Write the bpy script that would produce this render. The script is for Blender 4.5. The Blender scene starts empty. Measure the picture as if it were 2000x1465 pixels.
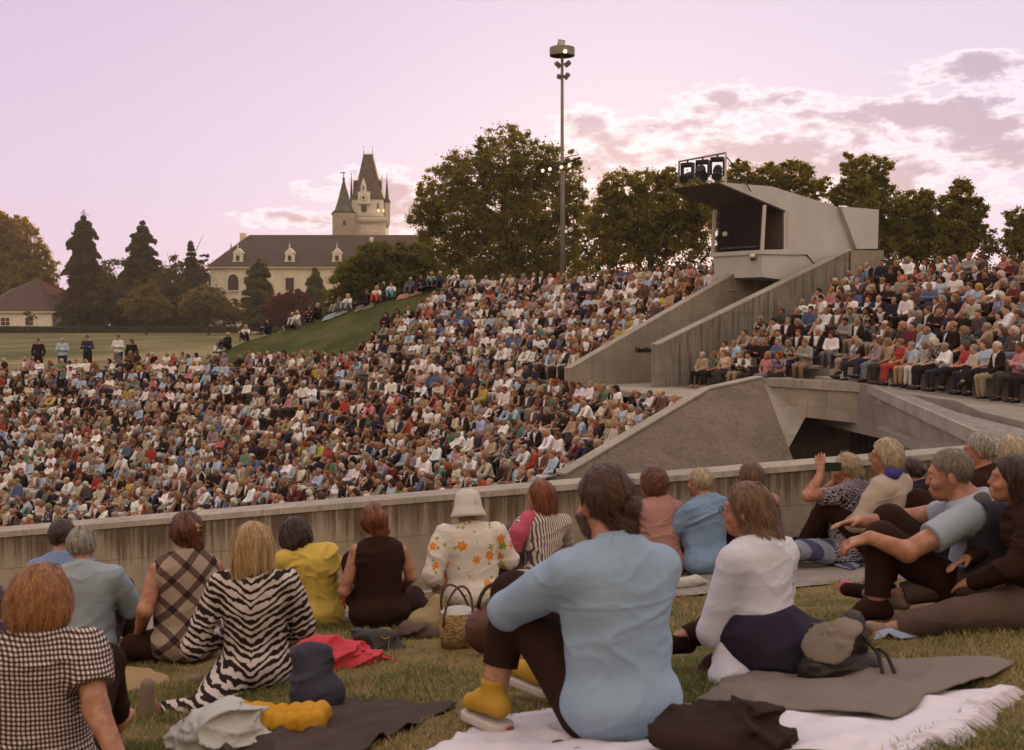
import bpy, math, random
import numpy as np
from mathutils import Vector, Matrix

# ------------------------------------------------------------------ camera, world, sun, exposure
C = bpy.context.scene.collection
SC = bpy.context.scene
FPX, CX, CY, HOR = 2300.0, 1000.0, 732.5, 620.0      # focal length and horizon in photograph pixels
PITCH = math.atan((CY - HOR) / FPX)
cam_d = bpy.data.cameras.new('camera'); cam = bpy.data.objects.new('camera', cam_d); C.objects.link(cam)
cam_d.sensor_width = 36; cam_d.lens = 36 * FPX / 2000; cam_d.clip_end = 6000; cam_d.clip_start = .05
cam.location = (0, 0, 0); cam.rotation_euler = (math.pi / 2 - PITCH, 0, 0)
cam_d.dof.use_dof = True; cam_d.dof.focus_distance = 16; cam_d.dof.aperture_fstop = 6.3
SC.camera = cam
SUN_AZ, SUN_EL = math.radians(5.5), math.radians(6.0)
sun_d = bpy.data.lights.new('sun', 'SUN'); sun = bpy.data.objects.new('sun', sun_d); C.objects.link(sun)
sun_d.energy = 2.8; sun_d.angle = math.radians(0.6); sun_d.color = (1.0, .64, .38)
sdir = Vector((math.sin(SUN_AZ) * math.cos(SUN_EL), math.cos(SUN_AZ) * math.cos(SUN_EL), math.sin(SUN_EL)))
sun.rotation_euler = sdir.to_track_quat('Z', 'Y').to_euler()
SC.view_settings.view_transform = 'Standard'; SC.view_settings.look = 'None'
SC.view_settings.exposure = 0.30; SC.view_settings.gamma = 1
SC.cycles.max_bounces = 5; SC.cycles.diffuse_bounces = 3; SC.cycles.glossy_bounces = 2
SC.cycles.transmission_bounces = 4; SC.cycles.transparent_max_bounces = 6
SC.cycles.use_denoising = True
SC.cycles.caustics_reflective = False; SC.cycles.caustics_refractive = False

def at(px, py, D):
    """world point seen at photograph pixel (px, py) at camera depth D"""
    a, b = (px - CX) / FPX * D, (CY - py) / FPX * D
    return Vector((a, D * math.cos(PITCH) + b * math.sin(PITCH), -D * math.sin(PITCH) + b * math.cos(PITCH)))

class NT:
    def __init__(s, tree): s.t = tree; s.n = tree.nodes; s.l = tree.links
    def new(s, k, **kw):
        n = s.n.new(k)
        for a, b in kw.items():
            if a.startswith('i_'):
                n.inputs[a[2:].replace('_', ' ')].default_value = b
            else: setattr(n, a, b)
        return n
    def put(s, inp, v):
        if hasattr(v, 'is_linked') or isinstance(v, bpy.types.NodeSocket): s.l.new(v, inp)
        elif v is not None:
            if isinstance(v, (tuple, list)) and len(v) == 3 and inp.type == 'RGBA': v = (*v, 1)
            inp.default_value = v
    def math(s, op, a, b=None, c=None, clamp=False):
        n = s.n.new('ShaderNodeMath'); n.operation = op; n.use_clamp = clamp
        for i, v in enumerate((a, b, c)):
            if v is not None: s.put(n.inputs[i], v)
        return n.outputs[0]
    def vmath(s, op, a, b=None):
        n = s.n.new('ShaderNodeVectorMath'); n.operation = op
        s.put(n.inputs[0], a)
        if b is not None: s.put(n.inputs[1], b)
        return n.outputs[0]
    def mix(s, f, a, b, kind='MIX'):
        n = s.n.new('ShaderNodeMix'); n.data_type = 'RGBA'; n.blend_type = kind; n.clamp_factor = True
        s.put(n.inputs[0], f); s.put(n.inputs[6], a); s.put(n.inputs[7], b)
        return n.outputs[2]
    def noise(s, vec, scale, detail=4, rough=.6, dist=0, out=0):
        n = s.n.new('ShaderNodeTexNoise'); s.put(n.inputs['Vector'], vec)
        n.inputs['Scale'].default_value = scale; n.inputs['Detail'].default_value = detail
        n.inputs['Roughness'].default_value = rough; n.inputs['Distortion'].default_value = dist
        return n.outputs[out]
    def voro(s, vec, scale, feature='F1', out='Distance', rnd=1):
        n = s.n.new('ShaderNodeTexVoronoi'); n.feature = feature; s.put(n.inputs['Vector'], vec)
        n.inputs['Scale'].default_value = scale; n.inputs['Randomness'].default_value = rnd
        return n.outputs[out]
    def ramp(s, f, stops, interp='LINEAR'):
        n = s.n.new('ShaderNodeValToRGB'); n.color_ramp.interpolation = interp; s.put(n.inputs[0], f)
        e = n.color_ramp.elements
        while len(e) < len(stops): e.new(.5)
        for q, (p, c) in zip(e, stops):
            q.position = p; q.color = (*c, 1) if len(c) == 3 else c
        return n.outputs[0]
    def step(s, v, lo, hi, a=0, b=1):
        n = s.n.new('ShaderNodeMapRange'); n.interpolation_type = 'SMOOTHSTEP'; s.put(n.inputs[0], v)
        for i, x in zip((1, 2, 3, 4), (lo, hi, a, b)): n.inputs[i].default_value = x
        return n.outputs[0]
    def mapping(s, vec, scale=(1, 1, 1), rot=(0, 0, 0), loc=(0, 0, 0)):
        n = s.n.new('ShaderNodeMapping'); s.put(n.inputs[0], vec)
        n.inputs[1].default_value = loc; n.inputs[2].default_value = rot; n.inputs[3].default_value = scale
        return n.outputs[0]
    def sep(s, v):
        n = s.n.new('ShaderNodeSeparateXYZ'); s.put(n.inputs[0], v); return n.outputs
    def comb(s, x, y, z):
        n = s.n.new('ShaderNodeCombineXYZ')
        for i, v in enumerate((x, y, z)): s.put(n.inputs[i], v)
        return n.outputs[0]

world = bpy.data.worlds.new('World'); SC.world = world; world.use_nodes = True
def build_world():
    t = NT(world.node_tree); t.n.clear()
    out = t.new('ShaderNodeOutputWorld'); bg = t.new('ShaderNodeBackground')
    tc = t.new('ShaderNodeTexCoord').outputs['Generated']
    x, y, z = t.sep(tc)
    az = t.math('ARCTAN2', x, y); el = t.math('ARCSINE', z)
    sky = t.ramp(t.math('ADD', t.math('DIVIDE', el, math.pi / 2), .08, clamp=True),
                 [(0, (.48, .34, .32)), (.075, (.76, .61, .70)), (.10, (.765, .635, .745)), (.16, (.755, .645, .77)),
                  (.25, (.70, .585, .71)), (.42, (.90, .78, .78)), (.7, (1.05, .95, .92)), (1, (1.05, .97, .93))])
    sky = t.mix(1, sky, (.88, .88, .905), 'MULTIPLY')
    # a little more pink and dark towards the left of the view
    side = t.step(az, -.45, .1)
    sky = t.mix(side, t.mix(1, sky, (.93, .86, .91), 'MULTIPLY'), sky)
    back = t.step(y, -.6, .5)
    bk = t.ramp(t.math('DIVIDE', el, math.pi / 2, clamp=True), [(0, (.54, .33, .19)), (.20, (.92, .66, .44)), (.5, (1.16, .95, .80)), (1, (1.12, .98, .90))])
    sky = t.mix(back, bk, sky)
    # clouds: noise in (azimuth, elevation) gathered in a few banks
    co = t.comb(az, t.math('MULTIPLY', el, 2.3), 0)
    big = t.noise(co, 15.0, 7, .60, .2)
    fine = t.noise(co, 40.0, 6, .62)
    dens = None
    for (a, e, ra, re, k) in ((.085, .140, .050, .028, .85), (.19, .165, .07, .022, .66), (.27, .128, .12, .036, .84), (.40, .135, .07, .036, .82), (.375, .192, .055, .010, .85),
                              (-.11, .098, .035, .022, 1.0), (-.16, .082, .07, .008, .7), (.06, .110, .05, .02, .7), (.33, .155, .10, .018, .8), (-.17, .105, .02, .008, .5)):
        dx = t.math('DIVIDE', t.math('SUBTRACT', az, a), ra); dy = t.math('DIVIDE', t.math('SUBTRACT', el, e), re)
        r2 = t.math('ADD', t.math('MULTIPLY', dx, dx), t.math('MULTIPLY', dy, dy))
        g = t.math('MULTIPLY', t.math('EXPONENT', t.math('MULTIPLY', r2, -.75)), k)
        dens = g if dens is None else t.math('MAXIMUM', dens, g)
    d = t.math('ADD', dens, t.math('MULTIPLY', t.math('SUBTRACT', big, .5), 3.6))
    d = t.math('ADD', d, t.math('MULTIPLY', t.math('SUBTRACT', fine, .5), 1.7))
    d = t.math('MULTIPLY', d, t.step(dens, .06, .3))
    rim = t.step(d, .08, .40); core = t.step(d, .24, .95)
    col = t.mix(t.math('MULTIPLY', rim, .75), sky, (.90, .78, .84))
    shade = t.mix(t.step(el, .07, .2), (.45, .31, .38), (.42, .325, .43))
    col = t.mix(t.math('MULTIPLY', core, .92), col, shade)
    # glow round the hidden sun
    gx = t.math('DIVIDE', t.math('SUBTRACT', az, SUN_AZ), .16); gy = t.math('DIVIDE', t.math('SUBTRACT', el, .06), .055)
    g = t.math('EXPONENT', t.math('MULTIPLY', t.math('ADD', t.math('MULTIPLY', gx, gx), t.math('MULTIPLY', gy, gy)), -1))
    col = t.mix(1, col, t.mix(g, (0, 0, 0), (.03, .012, .0)), 'ADD')
    hz = t.math('EXPONENT', t.math('MULTIPLY', t.math('ABSOLUTE', t.math('DIVIDE', el, .035)), -1))
    hz = t.math('MULTIPLY', hz, t.step(y, 0, .9))
    col = t.mix(1, col, t.mix(hz, (0, 0, 0), (.02, .0, .0)), 'ADD')
    nish = t.new('ShaderNodeTexSky', sky_type='NISHITA'); nish.sun_disc = False
    nish.sun_elevation = SUN_EL; nish.sun_rotation = SUN_AZ
    ns = t.mix(1, nish.outputs[0], (.006, .006, .006), 'MULTIPLY')
    col = t.mix(1, col, ns, 'ADD')
    t.put(bg.inputs[0], col); bg.inputs[1].default_value = 1.0
    t.l.new(bg.outputs[0], out.inputs[0])
build_world()

# ------------------------------------------------------------------ object helpers
def tag(o, label=None, cat=None, group=None, kind=None):
    if label: o['label'] = label
    if cat: o['category'] = cat
    if group: o['group'] = group
    if kind: o['kind'] = kind
    return o
def link(name, me, m=None, parent=None, smooth=True):
    o = bpy.data.objects.new(name, me); C.objects.link(o)
    if m:
        for q in (m if isinstance(m, (list, tuple)) else [m]): me.materials.append(q)
    if smooth and len(me.polygons): me.polygons.foreach_set('use_smooth', np.ones(len(me.polygons), bool))
    if parent: o.parent = parent
    return o
def mesh(name, V, F, idx=None):
    me = bpy.data.meshes.new(name)
    if isinstance(F, np.ndarray):
        V = np.asarray(V, np.float32); n, k = F.shape
        me.vertices.add(len(V)); me.vertices.foreach_set('co', V.ravel())
        me.loops.add(n * k); me.loops.foreach_set('vertex_index', F.astype(np.int32).ravel())
        me.polygons.add(n); me.polygons.foreach_set('loop_start', np.arange(0, n * k, k, dtype=np.int32))
        me.update(calc_edges=True)
    else:
        me.from_pydata([tuple(v) for v in V], [], F); me.update()
    if idx is not None: me.polygons.foreach_set('material_index', np.asarray(idx, np.int32))
    return me
def empty(name, loc=(0, 0, 0), rz=0):
    o = bpy.data.objects.new(name, None); C.objects.link(o); o.location = loc; o.rotation_euler = (0, 0, rz)
    o.empty_display_size = .1
    return o

class MB:
    """collects simple solids and links them as one mesh object"""
    def __init__(s): s.V = []; s.F = []
    def add(s, V, F):
        n = len(s.V); s.V += [tuple(v) for v in V]; s.F += [tuple(i + n for i in f) for f in F]; return s
    def box(s, c, size, R=None):
        x, y, z = (q / 2 for q in size); c = Vector(c)
        P = [Vector((a * x, b * y, d * z)) for d in (-1, 1) for b in (-1, 1) for a in (-1, 1)]
        if R is not None: P = [R @ p for p in P]
        return s.add([c + p for p in P], [(0, 2, 3, 1), (4, 5, 7, 6), (0, 1, 5, 4), (2, 6, 7, 3), (0, 4, 6, 2), (1, 3, 7, 5)])
    def hexa(s, P):   # 8 points: bottom 4 counter-clockwise, top 4
        return s.add(P, [(3, 2, 1, 0), (4, 5, 6, 7), (0, 1, 5, 4), (1, 2, 6, 5), (2, 3, 7, 6), (3, 0, 4, 7)])
    def prism(s, P, d):   # polygon P extruded by vector d
        n = len(P); P = [Vector(p) for p in P]; d = Vector(d)
        F = [tuple(range(n)), tuple(range(2 * n - 1, n - 1, -1))] + [(i, i + n, (i + 1) % n + n, (i + 1) % n) for i in range(n)]
        return s.add(P + [p + d for p in P], F)
    def tube(s, pts, r, n=8, closed=False):
        pts = [Vector(p) for p in pts]; m = len(pts)
        rr = r if isinstance(r, (list, tuple)) else [r] * m
        V = []; prev = None
        for i, p in enumerate(pts):
            a = pts[(i - 1) % m] if (closed or i) else p; b = pts[(i + 1) % m] if (closed or i < m - 1) else p
            d = (b - a).normalized()
            if prev is None: u = d.orthogonal().normalized()
            else:
                u = prev - d * prev.dot(d); u = u.normalized() if u.length > 1e-6 else d.orthogonal().normalized()
            prev = u; w = d.cross(u)
            V += [p + (u * math.cos(t) + w * math.sin(t)) * rr[i] for t in (2 * math.pi * k / n for k in range(n))]
        F = [(i * n + k, i * n + (k + 1) % n, ((i + 1) % m) * n + (k + 1) % n, ((i + 1) % m) * n + k) for i in range(m if closed else m - 1) for k in range(n)]
        if not closed: F += [tuple(range(n - 1, -1, -1)), tuple((m - 1) * n + k for k in range(n))]
        return s.add(V, F)
    def lathe(s, prof, c=(0, 0, 0), n=24, R=None, a0=0):
        c = Vector(c); m = len(prof); V = []
        for (r, z) in prof:
            for k in range(n):
                t = 2 * math.pi * k / n + a0; p = Vector((max(r, 1e-4) * math.cos(t), max(r, 1e-4) * math.sin(t), z))
                if R is not None: p = R @ p
                V.append(c + p)
        F = [(i * n + k, i * n + (k + 1) % n, (i + 1) * n + (k + 1) % n, (i + 1) * n + k) for i in range(m - 1) for k in range(n)]
        F += [tuple(range(n - 1, -1, -1)), tuple((m - 1) * n + k for k in range(n))]
        return s.add(V, F)
    def build(s, name, m=None, parent=None, smooth=False, bevel=0):
        me = mesh(name, s.V, s.F)
        o = link(name, me, m, parent, smooth)
        if smooth: 
            for e in me.edges: pass
        if bevel:
            b = o.modifiers.new('b', 'BEVEL'); b.width = bevel; b.segments = 2; b.limit_method = 'ANGLE'
        return o

# ------------------------------------------------------------------ materials
M = {}
def mat(name, col=(.5, .5, .5), rough=.7, f=None, bump=None, metal=0, spec=.3, emit=None, sheen=0, transl=None, coord='Object'):
    """f(t, vec) -> colour socket;  bump(t, vec) -> (height socket, distance)"""
    m = bpy.data.materials.new(name); m.use_nodes = True; t = NT(m.node_tree)
    b = t.n['Principled BSDF']; tc = t.new('ShaderNodeTexCoord').outputs[coord]
    b.inputs['Base Color'].default_value = (*col, 1); b.inputs['Roughness'].default_value = rough
    b.inputs['Metallic'].default_value = metal; b.inputs['Specular IOR Level'].default_value = spec
    if sheen: b.inputs['Sheen Weight'].default_value = sheen; b.inputs['Sheen Roughness'].default_value = .5
    c = None
    if f: c = f(t, tc); t.put(b.inputs['Base Color'], c)
    if bump:
        h, dist = bump(t, tc); n = t.new('ShaderNodeBump'); n.inputs['Distance'].default_value = dist; n.inputs['Strength'].default_value = 1
        t.put(n.inputs['Height'], h); t.put(b.inputs['Normal'], n.outputs[0])
    if emit:
        b.inputs['Emission Color'].default_value = (*emit[:3], 1); b.inputs['Emission Strength'].default_value = emit[3]
    if transl:
        tr = t.new('ShaderNodeBsdfTranslucent'); mx = t.new('ShaderNodeMixShader'); mx.inputs[0].default_value = transl[0]
        t.put(tr.inputs[0], transl[1] if not f else t.mix(1, c, transl[1], 'MULTIPLY'))
        t.l.new(b.outputs[0], mx.inputs[1]); t.l.new(tr.outputs[0], mx.inputs[2]); t.l.new(mx.outputs[0], t.n['Material Output'].inputs[0])
    M[name] = m; return m
def vary(c, amt=.18, scale=6, d=4):
    c1 = tuple(x * (1 - amt) for x in c); c2 = tuple(min(1, x * (1 + amt)) for x in c)
    return lambda t, v: t.mix(t.step(t.noise(v, scale, d), .3, .7), c1, c2)
def grain(scale=80, dist=.002, d=3):
    return lambda t, v: (t.noise(v, scale, d), dist)

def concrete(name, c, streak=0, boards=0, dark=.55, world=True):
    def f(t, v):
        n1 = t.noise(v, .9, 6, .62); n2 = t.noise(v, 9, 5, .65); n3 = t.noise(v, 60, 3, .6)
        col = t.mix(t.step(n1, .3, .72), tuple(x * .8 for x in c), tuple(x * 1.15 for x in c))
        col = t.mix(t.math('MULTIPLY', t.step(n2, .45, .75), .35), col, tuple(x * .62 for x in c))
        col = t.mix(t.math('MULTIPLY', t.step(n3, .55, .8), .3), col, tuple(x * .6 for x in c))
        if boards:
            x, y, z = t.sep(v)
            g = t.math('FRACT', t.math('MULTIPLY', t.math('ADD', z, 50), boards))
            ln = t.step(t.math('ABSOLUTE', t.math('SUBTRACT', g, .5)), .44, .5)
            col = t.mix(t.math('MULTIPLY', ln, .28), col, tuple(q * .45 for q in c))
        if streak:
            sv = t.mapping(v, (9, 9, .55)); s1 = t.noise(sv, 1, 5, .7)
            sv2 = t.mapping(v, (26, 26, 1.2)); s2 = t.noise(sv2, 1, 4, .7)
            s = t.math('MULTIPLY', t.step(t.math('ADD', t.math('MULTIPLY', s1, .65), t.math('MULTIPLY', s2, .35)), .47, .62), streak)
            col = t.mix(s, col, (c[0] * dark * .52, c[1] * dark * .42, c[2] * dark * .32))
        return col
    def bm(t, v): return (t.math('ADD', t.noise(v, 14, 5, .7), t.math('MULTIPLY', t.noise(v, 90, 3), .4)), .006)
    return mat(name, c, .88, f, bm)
# ------------------------------------------------------------------ materials of the place
concrete('concrete_light', (.34, .30, .25), .35, 0)
concrete('concrete_wall', (.24, .215, .185), .8, .55, .5)
concrete('concrete_tribune', (.29, .25, .205), .22, 1.6)
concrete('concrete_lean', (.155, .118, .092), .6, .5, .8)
concrete('concrete_floor', (.23, .20, .175), 0, 0)
def stain_f(t, v):
    c = (.345, .285, .215); x, y, z = t.sep(v); h = t.math('SUBTRACT', t.math('ADD', t.math('MULTIPLY', x, .099), .87), z)      # distance below the coping
    n1 = t.noise(v, 1.1, 6, .65); n2 = t.noise(v, 8, 5, .7); n3 = t.noise(v, 70, 3, .6)
    col = t.mix(t.step(n1, .3, .7), tuple(q * .82 for q in c), tuple(q * 1.18 for q in c)); col = t.mix(t.math('MULTIPLY', t.step(n2, .5, .75), .4), col, tuple(q * .6 for q in c)); col = t.mix(t.math('MULTIPLY', t.step(n3, .55, .8), .3), col, (.12, .1, .08))
    s1 = t.noise(t.mapping(v, (5.5, 5.5, .35)), 1, 6, .72); s2 = t.noise(t.mapping(v, (24, 24, .7)), 1, 4, .7)
    s = t.math('ADD', t.math('MULTIPLY', s1, .55), t.math('MULTIPLY', s2, .45)); top = t.step(h, .0, .62, .20, -.06)
    k = t.step(t.math('ADD', s, top), .52, .72); col = t.mix(t.math('MULTIPLY', k, .88), col, (.075, .047, .028))
    k2 = t.step(t.math('ADD', n1, t.step(h, .35, .8, -.2, .12)), .55, .72); col = t.mix(t.math('MULTIPLY', k2, .35), col, (.11, .085, .06))
    jx = t.step(t.math('ABSOLUTE', t.math('SUBTRACT', t.math('FRACT', t.math('MULTIPLY', x, .4)), .5)), .493, .5); jz = t.step(t.math('ABSOLUTE', t.math('SUBTRACT', h, .33)), .0, .008, 1, 0)
    return t.mix(t.math('MULTIPLY', t.math('MAXIMUM', jx, jz), .45), col, (.06, .045, .035))
mat('stained_wall', (.27, .23, .2), .9, stain_f, lambda t, v: (t.math('ADD', t.noise(v, 14, 5, .7), t.math('MULTIPLY', t.noise(v, 90, 3), .4)), .006))
def grass_f(t, v):
    n1 = t.noise(v, .55, 5, .65); n2 = t.noise(v, 5, 5, .7); n3 = t.noise(v, 50, 4, .7)
    c = t.mix(t.step(n1, .38, .62), (.10, .11, .030), (.25, .185, .075))
    c = t.mix(t.step(n2, .4, .68), c, (.29, .19, .085))
    return t.mix(t.math('MULTIPLY', t.step(n3, .4, .7), .6), c, (.028, .028, .010))
mat('grass_ground', (.08, .08, .03), .95, grass_f, lambda t, v: (t.noise(v, 60, 5, .7), .02), spec=.1)
def field_f(t, v):
    s = t.mapping(v, (.05, .012, 1)); n1 = t.noise(s, 3, 5, .6); n2 = t.noise(v, .35, 6, .7)
    c = t.mix(t.step(n1, .4, .6), (.10, .10, .034), (.19, .155, .066))
    return t.mix(t.math('MULTIPLY', t.step(n2, .4, .7), .5), c, (.055, .055, .020))
mat('meadow', (.1, .1, .03), .95, field_f, lambda t, v: (t.noise(v, 8, 5, .7), .05), spec=.1)
mat('slope_grass', (.04, .05, .015), .95, lambda t, v: t.mix(t.step(t.noise(v, .5, 6, .7), .35, .7), (.045, .056, .015), (.105, .10, .034)), lambda t, v: (t.noise(v, 9, 5, .7), .08), spec=.1)
def gravel_f(t, v):
    c = t.voro(v, 55, out='Color'); s = t.sep(c)[0]
    return t.mix(s, (.11, .095, .08), (.33, .30, .27))
mat('gravel', (.2, .18, .15), .9, gravel_f, lambda t, v: (t.voro(v, 55), .02))
def path_f(t, v):
    n = t.noise(v, 2.2, 6, .65); k = t.noise(v, 40, 4, .7)
    c = t.mix(t.step(n, .3, .7), (.19, .165, .14), (.27, .235, .20)); return t.mix(t.math('MULTIPLY', t.step(k, .5, .7), .5), c, (.10, .085, .07))
mat('paving', (.2, .2, .2), .9, path_f, grain(60, .006))
mat('booth_panel', (.47, .46, .45), .5, vary((.47, .46, .45), .07, 1.2), grain(30, .001), spec=.35)
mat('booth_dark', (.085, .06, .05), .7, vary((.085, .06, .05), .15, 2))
mat('black_metal', (.012, .009, .008), .45)
mat('grey_metal', (.20, .185, .16), .5, vary((.20, .185, .16), .12, 3), metal=.3)
mat('pale_metal', (.5, .47, .42), .5)
mat('glass_dark', (.02, .015, .012), .08, spec=.6)
mat('lamp_glow', (1, .8, .6), .5, emit=(1, .58, .28, 9))
mat('lamp_glow_soft', (1, .8, .6), .5, emit=(1, .66, .40, 1.3))
def roof_f(t, v):
    n = t.noise(v, 1.6, 5, .75); x, y, z = t.sep(v)
    k = t.noise(t.mapping(v, (.8, .8, 3)), 3.2, 3, .7)
    c = t.mix(t.step(n, .3, .7), (.040, .027, .023), (.072, .050, .043)); return t.mix(t.math('MULTIPLY', t.step(k, .5, .68), .6), c, (.11, .082, .075))
mat('roof_slate', (.05, .04, .03), .8, roof_f)
mat('roof_ridge', (.16, .07, .04), .8)
mat('roof_tower', (.10, .09, .07), .8, vary((.085, .068, .054), .3, 1.2))
mat('copper', (.1, .1, .08), .7, lambda t, v: t.mix(t.step(t.noise(v, .5, 4), .45, .6), (.070, .060, .045), (.085, .115, .085)))
mat('roof_red', (.13, .045, .025), .85, vary((.15, .055, .035), .3, 1.5))
mat('roof_brown', (.06, .035, .028), .85, vary((.075, .045, .038), .25, 2))
mat('plaster', (.64, .57, .47), .9, vary((.64, .57, .47), .10, .5))
mat('plaster_white', (.70, .65, .57), .9, vary((.70, .65, .57), .08, .8))
mat('window_dark', (.05, .028, .02), .3)
mat('clock_face', (.65, .62, .6), .6); mat('clock_blue', (.06, .07, .16), .6); mat('gold', (.5, .33, .1), .4, metal=.5)
mat('hedge', (.03, .035, .012), .9, lambda t, v: t.mix(t.step(t.noise(v, 3, 5, .75), .35, .65), (.014, .016, .006), (.042, .042, .014)), lambda t, v: (t.noise(v, 6, 4, .7), .15), spec=.1)
mat('bark', (.07, .045, .03), .9, vary((.07, .046, .032), .35, 5), grain(20, .03))
mat('curtain', (.10, .075, .07), .85, vary((.10, .075, .07), .2, 3))
mat('letters', (.03, .015, .01), .6)
def leafmat(name, a, b, tr=.35, warm=(3.2, 2.3, .8)):
    def f(t, v):
        n = t.noise(v, .45, 4, .6); k = t.noise(v, 6, 2, .6)
        c = t.mix(t.step(n, .35, .65), a, b); return t.mix(t.math('MULTIPLY', t.step(k, .35, .7), .5), c, tuple(x * .5 for x in a))
    mat(name, a, .75, f, transl=(tr, (*warm, 1)), spec=.08)
leafmat('leaf_oak', (.098, .104, .026), (.18, .178, .048), .5)
leafmat('leaf_dark', (.056, .055, .018), (.100, .094, .028), .4, (2.2, 1.6, .7))
leafmat('leaf_green', (.075, .084, .028), (.130, .138, .046), .4)
leafmat('leaf_pale', (.12, .112, .048), (.18, .155, .066), .4)
leafmat('leaf_red', (.075, .022, .013), (.12, .032, .018), .4)
leafmat('leaf_gold', (.125, .118, .03), (.25, .215, .055), .55)

# ------------------------------------------------------------------ heights of the place
def sm(a, b, x): x = np.clip((x - a) / (b - a), 0, 1); return x * x * (3 - 2 * x)
def hill(x, y): return -.93 + .09 * x - .13 * y                      # the near lawn, falling to the wall
SX, SY = -30.0, 18.0                                                # the stage, centre of the curved rows
def pol(x, y): dx, dy = np.asarray(x) - SX, np.asarray(y) - SY; return np.hypot(dx, dy), np.degrees(np.arctan2(dy, dx))
def cart(r, th): return SX + r * math.cos(math.radians(th)), SY + r * math.sin(math.radians(th))
def R0(th): return np.interp(th, [10, 28.2, 52.8, 90], [36, 36, 40.2, 42])     # front of the upper tribune
def RB(th): return np.interp(th, [10, 28, 52, 54, 65, 90], [36.3, 36.3, 38.7, 38.6, 36.75, 36.7])   # back of the lower rows
def zlow(r): return np.minimum(np.where(r < 30.8, -6.2 + .18 * (r - 21.3), -4.49 + .38 * (r - 30.8)), -2.4)
FZ = -2.05
def wall_y(x): return 9.78 - .10 * x                                 # near wall, front face
def wall_z(x): return -1.43 + .099 * x
def ground_z(x, y):
    """big ground sheet, under the terraces and out to the horizon"""
    r, th = pol(x, y)
    z = -3.0 + .35 * (1 - sm(46, 62, r))
    slope = FZ + .43 * (r - R0(th) - np.interp(th, [56, 62, 72], [0, .6, 4])) - .12
    cap = np.interp(th, [-180, 0, 56, 58, 59.4, 61.8, 63.5, 64.7, 66.4, 68.6, 70, 71.2, 72.5, 180], [1.3, 1.3, 1.5, 1.5, 1.2, .62, .22, 0, -.54, -.94, -1.25, -1.9, -3.0, -3.0])
    mound = np.minimum(np.maximum(slope, -3.0), cap)
    back = sm(np.interp(th, [56, 62, 70], [55, 50, 48.5]), 70, r); mound = mound * (1 - back) - 3.0 * back
    z = np.where(r > R0(th) - 1.5, np.maximum(mound, -3.0), z)
    low = zlow(np.maximum(r, 12)) - .35
    inb = sm(0, 1.2, RB(th) + .8 - r)
    z = z * (1 - inb) + np.minimum(low, z) * inb
    ns = y < 24.0                                        # pit between the near wall and the rows
    z = np.where(ns & (y > wall_y(x) + .1) & (x < 9), np.minimum(z, -6.5), z)
    z = np.where((y > 10) & (y < 47) & (x > .5) & (r > 31) & (r < 48) & (th < 31.5), -6.5, z)
    z = np.where((y < 20) & (x >= 9), np.interp(x, [9, 12, 20], [-3.5, -2.5, -3]), z)
    return z
def build_ground():
    def lines(segs):
        a = []
        for lo, hi, st in segs: a += list(np.arange(lo, hi, st))
        return np.array(a)
    xs = lines([(-330, -200, 30), (-200, -60, 14), (-60, -36, 3), (-36, 22, .7), (22, 60, 4), (60, 200, 14), (200, 331, 30)])
    ys = lines([(9.9, 24, .7), (24, 76, .7), (76, 120, 4), (120, 441, 20)])
    X, Y = np.meshgrid(xs, ys, indexing='ij'); Z = ground_z(X, Y)
    V = np.stack([X, Y, Z], -1).reshape(-1, 3); nx, ny = X.shape
    i, j = np.meshgrid(np.arange(nx - 1), np.arange(ny - 1), indexing='ij'); q = (i * ny + j).ravel()
    F = np.stack([q, q + ny, q + ny + 1, q + 1], 1)
    c = V[F].mean(1); r, th = pol(c[:, 0], c[:, 1])
    idx = ((r > R0(th) - 2.5) & (r < 58) & (th < 74)).astype(int)
    # start the far sheet along the wall line
    me = mesh('meadow', V, F, idx); o = link('meadow', me, [M['meadow'], M['slope_grass']]); tag(o, kind='structure')
build_ground()

def sheet(name, pts_fn, u0, u1, v0, v1, nu, nv, m, kind='structure'):
    V = []; 
    for i in range(nu + 1):
        for j in range(nv + 1): V.append(pts_fn(u0 + (u1 - u0) * i / nu, v0 + (v1 - v0) * j / nv))
    q = [(i * (nv + 1) + j, (i + 1) * (nv + 1) + j, (i + 1) * (nv + 1) + j + 1, i * (nv + 1) + j + 1) for i in range(nu) for j in range(nv)]
    o = link(name, mesh(name, V, q), m); tag(o, kind=kind); return o
rn = random.Random(4)
def hb(x, y): return hill(x, y) + .012 * math.sin(x * 3.1 + y * 1.7) + .010 * math.sin(x * 7.3 - y * 5.1) + .006 * math.sin(x * 17 + y * 13)
# near lawn, paving strip, kerb and gravel along the wall (v = distance in front of the wall)
sheet('lawn', lambda x, v: (x, wall_y(x) - v, hb(x, wall_y(x) - v)), -16, 16, 2.02, 16, 200, 90, M['grass_ground'])
sheet('paving', lambda x, v: (x, wall_y(x) - v, hill(x, wall_y(x) - v) + .012), -16, 16, .78, 2.1, 60, 6, M['paving'])
sheet('gravel', lambda x, v: (x, wall_y(x) - v, hill(x, wall_y(x) - v) + .002 + .006 * math.sin(x * 9)), -16, 16, -.05, .66, 120, 4, M['gravel'])
def kerb():
    m = MB(); x = -12.0
    while x < 12:
        x1 = x + 1.0
        P = [Vector((a, wall_y(a) - v, hill(a, wall_y(a) - v) + h)) for h in (-.1, .035) for (a, v) in ((x, .78), (x1 - .012, .78), (x1 - .012, .66), (x, .66))]
        m.hexa(P); x = x1
    tag(m.build('kerb', M['concrete_light'], bevel=.006), kind='structure')
kerb()

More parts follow.
